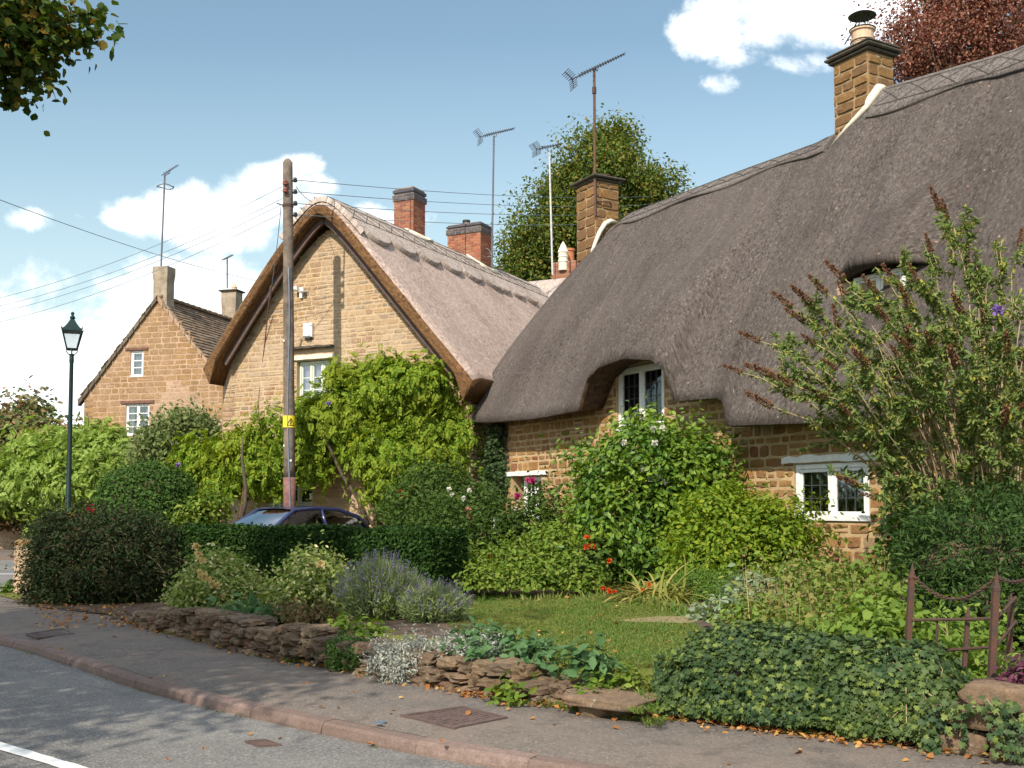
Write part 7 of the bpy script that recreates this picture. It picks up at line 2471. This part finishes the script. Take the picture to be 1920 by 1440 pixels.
# ---- butterfly bush
bl_root = thing('butterfly_bush', 'tall arching butterfly bush with brown seed spikes before the long cottage', 'bush', V(5.05, 11.4, .45))
rng = np.random.default_rng(61)
B0 = np.array((5.05, 11.4, .42))
ENDS = [(1385, 697, 11.6), (1418, 640, 11.8), (1452, 655, 11.4), (1475, 585, 12), (1500, 560, 11.8), (1545, 545, 11.6), (1580, 520, 11.9), (1600, 545, 11), (1640, 500, 11.6), (1690, 490, 11.9), (1640, 545, 10.8), (1720, 520, 11.2),
        (1745, 470, 11.4), (1780, 405, 11.3), (1790, 430, 11.0), (1830, 470, 11.2), (1850, 500, 10.8), (1880, 450, 11.6), (1915, 460, 11.4), (1960, 440, 11.6), (1990, 520, 11.2), (1440, 700, 11.0), (1480, 720, 10.8), (1520, 640, 10.7),
        (1560, 620, 11.2), (1600, 610, 10.5), (1660, 600, 10.4), (1700, 570, 10.5), (1760, 540, 10.4), (1800, 580, 10.2), (1850, 600, 10.2), (1900, 560, 10.3), (1950, 600, 10.2), (1500, 700, 11.6), (1540, 740, 10.9), (1570, 690, 10.4),
        (1620, 680, 10.2), (1680, 670, 10.1), (1740, 640, 10.0), (1790, 680, 10.0), (1840, 700, 10.0), (1890, 660, 10.0), (1940, 700, 10.1), (1590, 780, 10.6), (1640, 850, 10.6), (1660, 890, 10.4), (1600, 905, 10.8), (1640, 930, 10.5),
        (1880, 790, 9.9), (1920, 820, 9.9), (1960, 780, 10), (1700, 930, 10.2), (1440, 760, 11.2), (2040, 600, 11), (2080, 700, 10.8), (1770, 750, 12.3), (1690, 720, 12.6), (1830, 640, 12.6), (1600, 640, 12.4), (1900, 700, 12.4)]
mb = MB(); mt = MB()
LP, LY, SPK = [], [], []
def quad(a, b, c, t): return a * (1 - t) ** 2 + b * (2 * t * (1 - t)) + c * t * t
for (x, y, Y) in ENDS:
    E = np.array(at_y(x, y, Y))
    st_ = B0 + np.array((rng.normal() * .16 + (E[0] - B0[0]) * .10, rng.normal() * .14, 0))
    md = st_ * .45 + E * .55 + np.array((-(E[0] - B0[0]) * .15, 0, .42 * abs(E[2] - B0[2]) * .45 + .10 * np.linalg.norm(E - st_)))
    pts = [quad(st_, md, E, t) + rng.normal(size=3) * .012 for t in np.linspace(0, 1, 12)]
    r0 = rng.uniform(.013, .024)
    mb.tube(pts, [r0 * (1 - .8 * k / 11) for k in range(12)], 5)
    tips = [(pts, 1.0)]
    for sidx in range(rng.integers(6, 10)):
        t0 = rng.uniform(.40, .92)
        a = quad(st_, md, E, t0); tg = norm((quad(st_, md, E, t0 + .05) - a)[None])[0]
        dv = norm((tg * .9 + rng.normal(size=3) * .55 + np.array((0, 0, .25)))[None])[0]
        L1 = rng.uniform(.22, .5)
        sp = [a + dv * L1 * q + np.array((0, 0, -.12 * L1 * q * q)) for q in np.linspace(0, 1, 5)]
        mt.tube(sp, [.006, .005, .004, .004, .003], 4)
        tips.append((sp, .6))
    for sp, wt in tips:
        e, p = np.array(sp[-1]), np.array(sp[-2])
        d = norm((e - p)[None])[0]
        if rng.random() < (.62 if wt == 1 else .05): SPK.append((e, d, rng.uniform(.13, .23)))
        m_ = len(sp)
        for _ in range(80 if wt == 1 else 62):
            q = (m_ - 1.01) * (rng.uniform(.50, 1) if wt == 1 else rng.uniform(.1, 1)); k = int(q)
            a = np.array(sp[k]); b = np.array(sp[k + 1])
            LP.append(a + (b - a) * (q - k)); LY.append(norm((b - a)[None])[0] * .5 + rng.normal(size=3) * .75 + np.array((0, 0, -.25)))
for i in range(46):
    E = np.array(at_y(rng.uniform(1600, 1960), rng.uniform(560, 800), rng.uniform(10.2, 12.4)))
    st_ = B0 + np.array((rng.normal() * .25 + (E[0] - B0[0]) * .2, rng.normal() * .25, 0))
    md = st_ * .5 + E * .5 + np.array((-(E[0] - B0[0]) * .12, 0, .25))
    mb.tube([quad(st_, md, E, t) + rng.normal(size=3) * .015 for t in np.linspace(0, 1, 9)], [.015 * (1 - .8 * k / 8) for k in range(9)], 5)
mb.build('stem', M['cane'], bl_root, smooth=True)
tag(mt.build('twigs', M['cane'], bl_root), kind='stuff')
LP, LY = np.array(LP), np.array(LY)
me = inst_mesh('foliage', T_oval(.17, .05, .22), LP, LY, rng.normal(size=LP.shape) * .7 + np.array((-.3, -.3, .7)), rng.uniform(.042, .088, len(LP)), L_['budd'], None, ORG[bl_root.name])
link('foliage', me, bl_root)
# one seed spike, then copies of it
k = 220
th = rng.uniform(0, 2 * PI, k); hh = rng.random(k)
rad = .10 * (1 - .75 * hh) * np.minimum(1, (hh + .12) * 6)
pp = np.stack([np.cos(th) * rad, np.sin(th) * rad, hh], 1)
ydir = np.stack([np.cos(th), np.sin(th), np.full(k, .7)], 1)
spm = inst_mesh('flower_spike', T_kite(.35, .1), pp, ydir, rng.normal(size=(k, 3)), rng.uniform(.07, .13, k), L_['budd_spike'])
for i, (e, d, s_) in enumerate(SPK[:98]):
    o = link('flower_spike', spm, bl_root)
    o.location = Vector(e) - ORG[bl_root.name] - Vector(d) * s_ * .2
    o.rotation_euler = (Vector(d) + V(0, 0, .1)).to_track_quat('Z', 'Y').to_euler()
    o.scale = (s_ * 1.2, s_ * 1.2, s_ * 1.4)
flowers(bl_root, pxpts([(1870, 583)], 10.0), .06, PT['purple'], 'flower', 'single fresh purple bloom')

# ---- trees
def tree(name, label, base, trunk_r, fork, blobs, n, size, mat, clump, per, seed, limbs=3, zmin=None, tmpl=OV, shell=.5, lump=.3, droop=.3, r_limb=.16):
    root = thing(name, label, 'tree', base)
    rng = np.random.default_rng(seed)
    mb = MB()
    b, f = Vector(base), Vector(fork)
    pts = [b + V(0, 0, -.1), b + V(0, 0, .3), b.lerp(f, .35) + V(.05, 0, 0), b.lerp(f, .7), f]
    mb.tube(pts, [trunk_r * 1.5, trunk_r * 1.1, trunk_r * .95, trunk_r * .85, trunk_r * .75], 12)
    for (c, r) in blobs:
        for k in range(limbs):
            e = Vector(c + norm(rng.normal(size=(1, 3)))[0] * r * .75)
            s = b.lerp(f, rng.uniform(.65, 1))
            m_ = s.lerp(e, .5) + V(rng.normal() * .2, rng.normal() * .2, .12 * (e - s).length)
            ps = [V(*quad(np.array(s), np.array(m_), np.array(e), t)) for t in np.linspace(0, 1, 8)]
            rr = r_limb * rng.uniform(.5, 1)
            mb.tube(ps, [rr * (1 - .88 * k2 / 7) for k2 in range(8)], 6)
            for j in range(3):
                t0 = rng.uniform(.5, .95); a = ps[int(t0 * 7)]
                e2 = a + V(*(norm(rng.normal(size=(1, 3)))[0] * r.mean() * .5))
                mb.tube([a, a.lerp(e2, .5) + V(0, 0, .1), e2], [rr * .22, rr * .14, rr * .05], 4)
    mb.build('trunk', M['bark'], root, smooth=True)
    P, O = cloud_pts(rng, blobs, n, clump, per, shell, lump, zmin, .45)
    link('crown', leaf_mesh(rng, 'crown', tmpl, P, O, size, mat, .5, .5, .7, droop, org=ORG[root.name]), root)
    return root

TY = 52.0
gt = [blob(1130, 330, 70, 62, TY, 2.4), blob(1150, 275, 45, 40, TY, 1.6), blob(1085, 390, 75, 70, TY, 2.4), blob(1180, 370, 75, 60, TY, 2.2), blob(1045, 450, 80, 70, TY, 2.4), blob(985, 490, 50, 50, TY, 1.8), blob(1140, 450, 90, 70, TY, 2.4), blob(1225, 360, 36, 32, TY, 1.3), blob(1060, 355, 40, 40, TY, 1.5), blob(1010, 530, 70, 40, TY, 1.8)]
b_ = at_y(1095, 900, TY)
tree('lime_tree', 'tall yellowing green tree rising behind the thatched roofs', V(b_.x, b_.y, 0), .45, (b_.x, b_.y, 9), gt, 62000, .18, L_['oak'], .34, 34, 71, 4, shell=.6, lump=.42, r_limb=.2)
BY = 38.0
bt_ = [blob(1760, 60, 90, 60, BY, 2.4), blob(1850, 40, 110, 75, BY, 2.6), blob(1720, 110, 62, 40, BY, 1.8), blob(1800, 110, 90, 50, BY, 2.2), blob(1700, 60, 42, 26, BY, 1.3), blob(1920, 60, 90, 90, BY, 2.4), blob(1780, -10, 90, 50, BY, 2.2), blob(1880, -40, 100, 60, BY, 2.4), blob(1690, 130, 40, 50, BY, 1.3), blob(1960, -20, 120, 90, BY, 2.6), blob(1860, 150, 100, 60, BY, 2.2), blob(2040, 60, 120, 110, BY, 2.6)]
b_ = at_y(1870, 900, BY)
tree('copper_beech', 'copper leaved tree towering behind the right hand chimney', V(b_.x, b_.y, 0), .5, (b_.x, b_.y, 11), bt_, 60000, .125, L_['beech'], .30, 40, 72, 5, shell=.7, lump=.6, r_limb=.2)

# the street tree on the left: only the end of one bough hangs into the picture, the crown shades road and hedge
SB = V(-8.6, 3.4, 0)
sc = [(np.array((-8.0, 2.4, 8.3)), np.array((3.4, 3.1, 2.6))), (np.array((-7.4, 6.0, 7.2)), np.array((2.1, 2.1, 1.8))), (np.array((-9.6, 4.6, 8.6)), np.array((2.8, 2.8, 2.3))), (np.array((-7.6, 1.8, 7.4)), np.array((2.2, 2.2, 1.8))),
      (np.array((-6.0, 2.9, 6.6)), np.array((1.5, 1.5, 1.2)))]
def lb2(px, py, rx, ry, Y, dy): return blob(px * .94 - 6, py - (22 if py > 55 else 8), rx, ry, Y, dy)
LYY = 10.6
boughs = [lb2(40, 75, 90, 48, LYY, .45), lb2(130, 60, 60, 26, LYY, .32), lb2(60, 135, 52, 34, LYY, .35), lb2(30, 175, 42, 26, LYY, .3), lb2(195, 68, 26, 10, LYY, .15), lb2(90, 95, 60, 22, LYY, .3), lb2(40, 20, 55, 30, LYY, .4), lb2(-70, 80, 110, 90, LYY - .3, .7), lb2(-200, 60, 140, 110, LYY - .5, .9), lb2(95, 182, 22, 10, LYY, .15), lb2(100, 30, 34, 18, LYY, .25)]
st_ = tree('street_tree', 'broad street tree whose leafy bough hangs into the upper left corner', SB, .32, (-8.5, 3.6, 5.2), sc, 22000, .17, L_['shade'], .30, 14, 73, 4, shell=.75, lump=.4, r_limb=.13)
rng = np.random.default_rng(74)
P, O = cloud_pts(rng, boughs, 5600, .085, 12, .75, .35, None, .3)
link('bough', leaf_mesh(rng, 'bough', T_oval(.42, .05, .15), P, O, .092, L_['shade'], .5, .4, .6, .7, org=ORG[st_.name]), st_)
mb = MB()
ctr = [Vector(b[0]) for b in boughs]
s0 = V(-7.6, 5.4, 6.4)
hub = ctr[7]
mb.tube([s0, s0.lerp(hub, .5) + V(0, 0, .25), hub, ctr[0], ctr[1], ctr[4]], [.07, .055, .04, .022, .012, .004], 6)
for i in (2, 3, 5, 6, 9, 10, 8): mb.tube([hub.lerp(ctr[0], .4), hub.lerp(ctr[i], .7) + V(0, 0, .06), ctr[i]], [.018, .010, .004], 5)
mb.build('bough_branch', M['bark'], st_, smooth=True)

# roses seen over the shaggy hedge
r_, P, O, rg_ = shrub('rose_cluster', 'yellow and red roses peeping over the shaggy hedge by the lamp post', 'rose bush', [blob(140, 985, 48, 22, 19.2, .35), blob(95, 985, 40, 20, 19.4, .35), blob(165, 975, 20, 18, 19.2, .25)], 1100, .07, L_['fresh'], OV, clump=.09, per=8, shell=.8, zmin=.05, stems=8, seed=57)
flowers(r_, pxpts([(137, 969), (152, 968), (128, 972), (172, 966), (143, 975)], 18.8), .075, PT['yellow'], 'flower', 'yellow bloom')
flowers(r_, pxpts([(170, 955)], 18.8), .085, PT['red'], 'flower', 'red bloom')
flowers(r_, pxpts([(100, 974)], 18.9), .06, PT['pale'], 'flower', 'pale pink bloom')
shrub('bramble', 'reddish bramble trailing on top of the far wall', 'shrub', [blob(30, 975, 60, 20, 36.6, .4), blob(70, 960, 50, 22, 36.6, .4), blob(-20, 960, 50, 26, 36.8, .4)], 2600, .16, leaf_mat('bramble_leaf', [(0.10, 0.06, 0.03), (0.15, 0.08, 0.045), (0.07, 0.075, 0.025), (0.20, 0.10, 0.06)], .2), OV, clump=.16, per=10, shell=.8, zmin=.9, stems=8, stem_r=.02, seed=58)

# ---- lawn blades
rng = np.random.default_rng(81)
PP = []
poly = [on_z(x, y, .43) for x, y in ((800, 1125), (850, 1095), (1085, 1106), (1145, 1118), (1275, 1148), (1330, 1185), (1345, 1228), (1250, 1268), (1225, 1300), (1160, 1268), (1050, 1255), (960, 1235), (870, 1200))]
def inside_poly(x, y, P):
    c = False
    for i in range(len(P)):
        a, b = P[i], P[i - 1]
        if (a.y > y) != (b.y > y) and x < (b.x - a.x) * (y - a.y) / (b.y - a.y) + a.x: c = not c
    return c
x0, x1 = min(p.x for p in poly), max(p.x for p in poly); y0, y1 = min(p.y for p in poly), max(p.y for p in poly)
XY = rng.uniform((x0, y0), (x1, y1), size=(190000, 2))
px_, py_ = XY[:, 0], XY[:, 1]
ins = np.zeros(len(XY), bool)
for i in range(len(poly)):
    a, b = poly[i], poly[i - 1]
    cond = ((a.y > py_) != (b.y > py_)) & (px_ < (b.x - a.x) * (py_ - a.y) / (b.y - a.y) + a.x)
    ins ^= cond
bare = at_y(1250, 1160, 12); bare = on_z(1245, 1160, .43)
bd = np.hypot((px_ - bare.x) / .55, (py_ - bare.y) / .35)
ins &= (bd > 1) | (rng.random(len(XY)) < .25)
XY = XY[ins]
gz = {}
def tz_(x, y):
    k = (round(x * 4), round(y * 4))
    if k not in gz: gz[k] = terr(k[0] / 4, k[1] / 4)
    return gz[k]
Z = np.array([tz_(x, y) for x, y in XY])
n = len(XY)
P = np.column_stack([XY, Z - .012])
me = inst_mesh('grass', T_blade(.09, .45, 2), P, np.column_stack([rng.normal(size=(n, 2)) * .5, np.ones(n)]), np.column_stack([rng.normal(size=(n, 2)), np.full(n, .2)]), rng.uniform(.022, .050, n), L_['grass'])
tag(link('grass', me), kind='stuff')
mb = MB()
vs = [(bare.x + .5 * math.cos(a * PI / 8) * (1 + .2 * math.sin(a * 3)), bare.y + .32 * math.sin(a * PI / 8) * (1 + .2 * math.cos(a * 2)), terr(bare.x, bare.y) + .006) for a in range(16)]
mb.add(vs, [tuple(range(16))])
struct(mb, 'bare_patch', simple_mat('dry_turf', (0.30, 0.21, 0.12), .95, var=.4, scale=9, bump=.5, col2=(0.17, 0.14, 0.06)))

# ---- fallen leaves
rng = np.random.default_rng(91)
PP = []
cw = smooth_curve(WB, 16)
for _ in range(1700):
    q = rng.random()
    i = rng.integers(len(cw) - 1)
    p = cw[i].lerp(cw[i + 1], rng.random())
    pxx = 960 + F * p.x / p.y
    dens = .25 + .9 * (880 < pxx < 1020) + 1.0 * (1130 < pxx < 1330) + .5 * (1330 < pxx < 1760) + .6 * (pxx < 330) + .6 * (540 < pxx < 620)
    if rng.random() > dens: continue
    d = abs(rng.normal()) * .10 + .01
    PP.append((p.x - .66 * d + .03, p.y - .75 * d + .05, PZ + .006 + rng.random() * .02))
for _ in range(420):
    p = on_z(rng.uniform(70, 320), rng.uniform(1132, 1180), .16)
    PP.append((p.x, p.y, .165 + rng.random() * .015))
for (x, y) in [(rng.uniform(60, 1900), 0) for _ in range(36)]:
    yk = np.interp(x, [k_[0] for k_ in kpx], [k_[1] for k_ in kpx]); yw_ = np.interp(x, [k_[0] for k_ in WPX], [k_[1] for k_ in WPX])
    y = yw_ + (yk - yw_) * rng.random() ** 1.3
    p = on_z(x, min(y, 1440), PZ)
    PP.append((p.x, p.y, PZ + .008))
for _ in range(60):
    x = rng.uniform(50, 1080)
    y = np.interp(x, [k_[0] for k_ in kpx], [k_[1] for k_ in kpx]) + rng.uniform(8, 24)
    p = on_z(x, y, .01); PP.append((p.x, p.y, .042))
for (x, y) in ((528, 1391), (315, 1437), (700, 1406), (380, 1410), (468, 1383)):
    p = on_z(x, y, .01); PP.append((p.x, p.y, .046))
for _ in range(50):
    p = on_z(rng.uniform(850, 1300), rng.uniform(1105, 1265), .43)
    PP.append((p.x, p.y, terr(p.x, p.y) + .038))
PP = np.array(PP); n = len(PP)
N = np.column_stack([rng.normal(size=(n, 2)) * .4, np.ones(n)])
me = inst_mesh('fallen_leaves', T_oval(.36, .12, .15), PP, rng.normal(size=(n, 3)), N, rng.uniform(.025, .062, n), L_['fallen'])
tag(link('fallen_leaves', me), kind='stuff')
# tufts of weed along kerb foot and wall foot
PP, S_ = [], []
for _ in range(1400):
    i = rng.integers(len(cw) - 1); p = cw[i].lerp(cw[i + 1], rng.random())
    if mnoise.noise(V(p.x * 2.2, p.y * 2.2, 4)) < .12: continue
    d = rng.normal() * .03
    PP.append((p.x - .66 * d, p.y - .75 * d, PZ - .005)); S_.append(rng.uniform(.03, .09))
for _ in range(800):
    i = rng.integers(20, len(KC) - 1); p = KC[i - 1].lerp(KC[i], rng.random())
    if mnoise.noise(V(p.x * 1.6, p.y * 1.6, 9)) < .15: continue
    PP.append((p.x - .02, p.y - .03, .024)); S_.append(rng.uniform(.015, .04))
for _ in range(1500):
    x = rng.uniform(840, 1290)
    y = np.interp(x, (840, 960, 1080, 1140, 1290), (1098, 1101, 1108, 1118, 1150)) + rng.normal() * 2.5
    p = on_z(x, y, .43)
    PP.append((p.x, p.y, terr(p.x, p.y) - .01)); S_.append(rng.uniform(.05, .17))
PP = np.array(PP); n = len(PP)
me = inst_mesh('edge_weeds', T_blade(.09, .5, 3), PP, np.column_stack([rng.normal(size=(n, 2)) * .7, np.ones(n)]), rng.normal(size=(n, 3)), np.array(S_), L_['grass'])
tag(link('edge_weeds', me), kind='stuff')
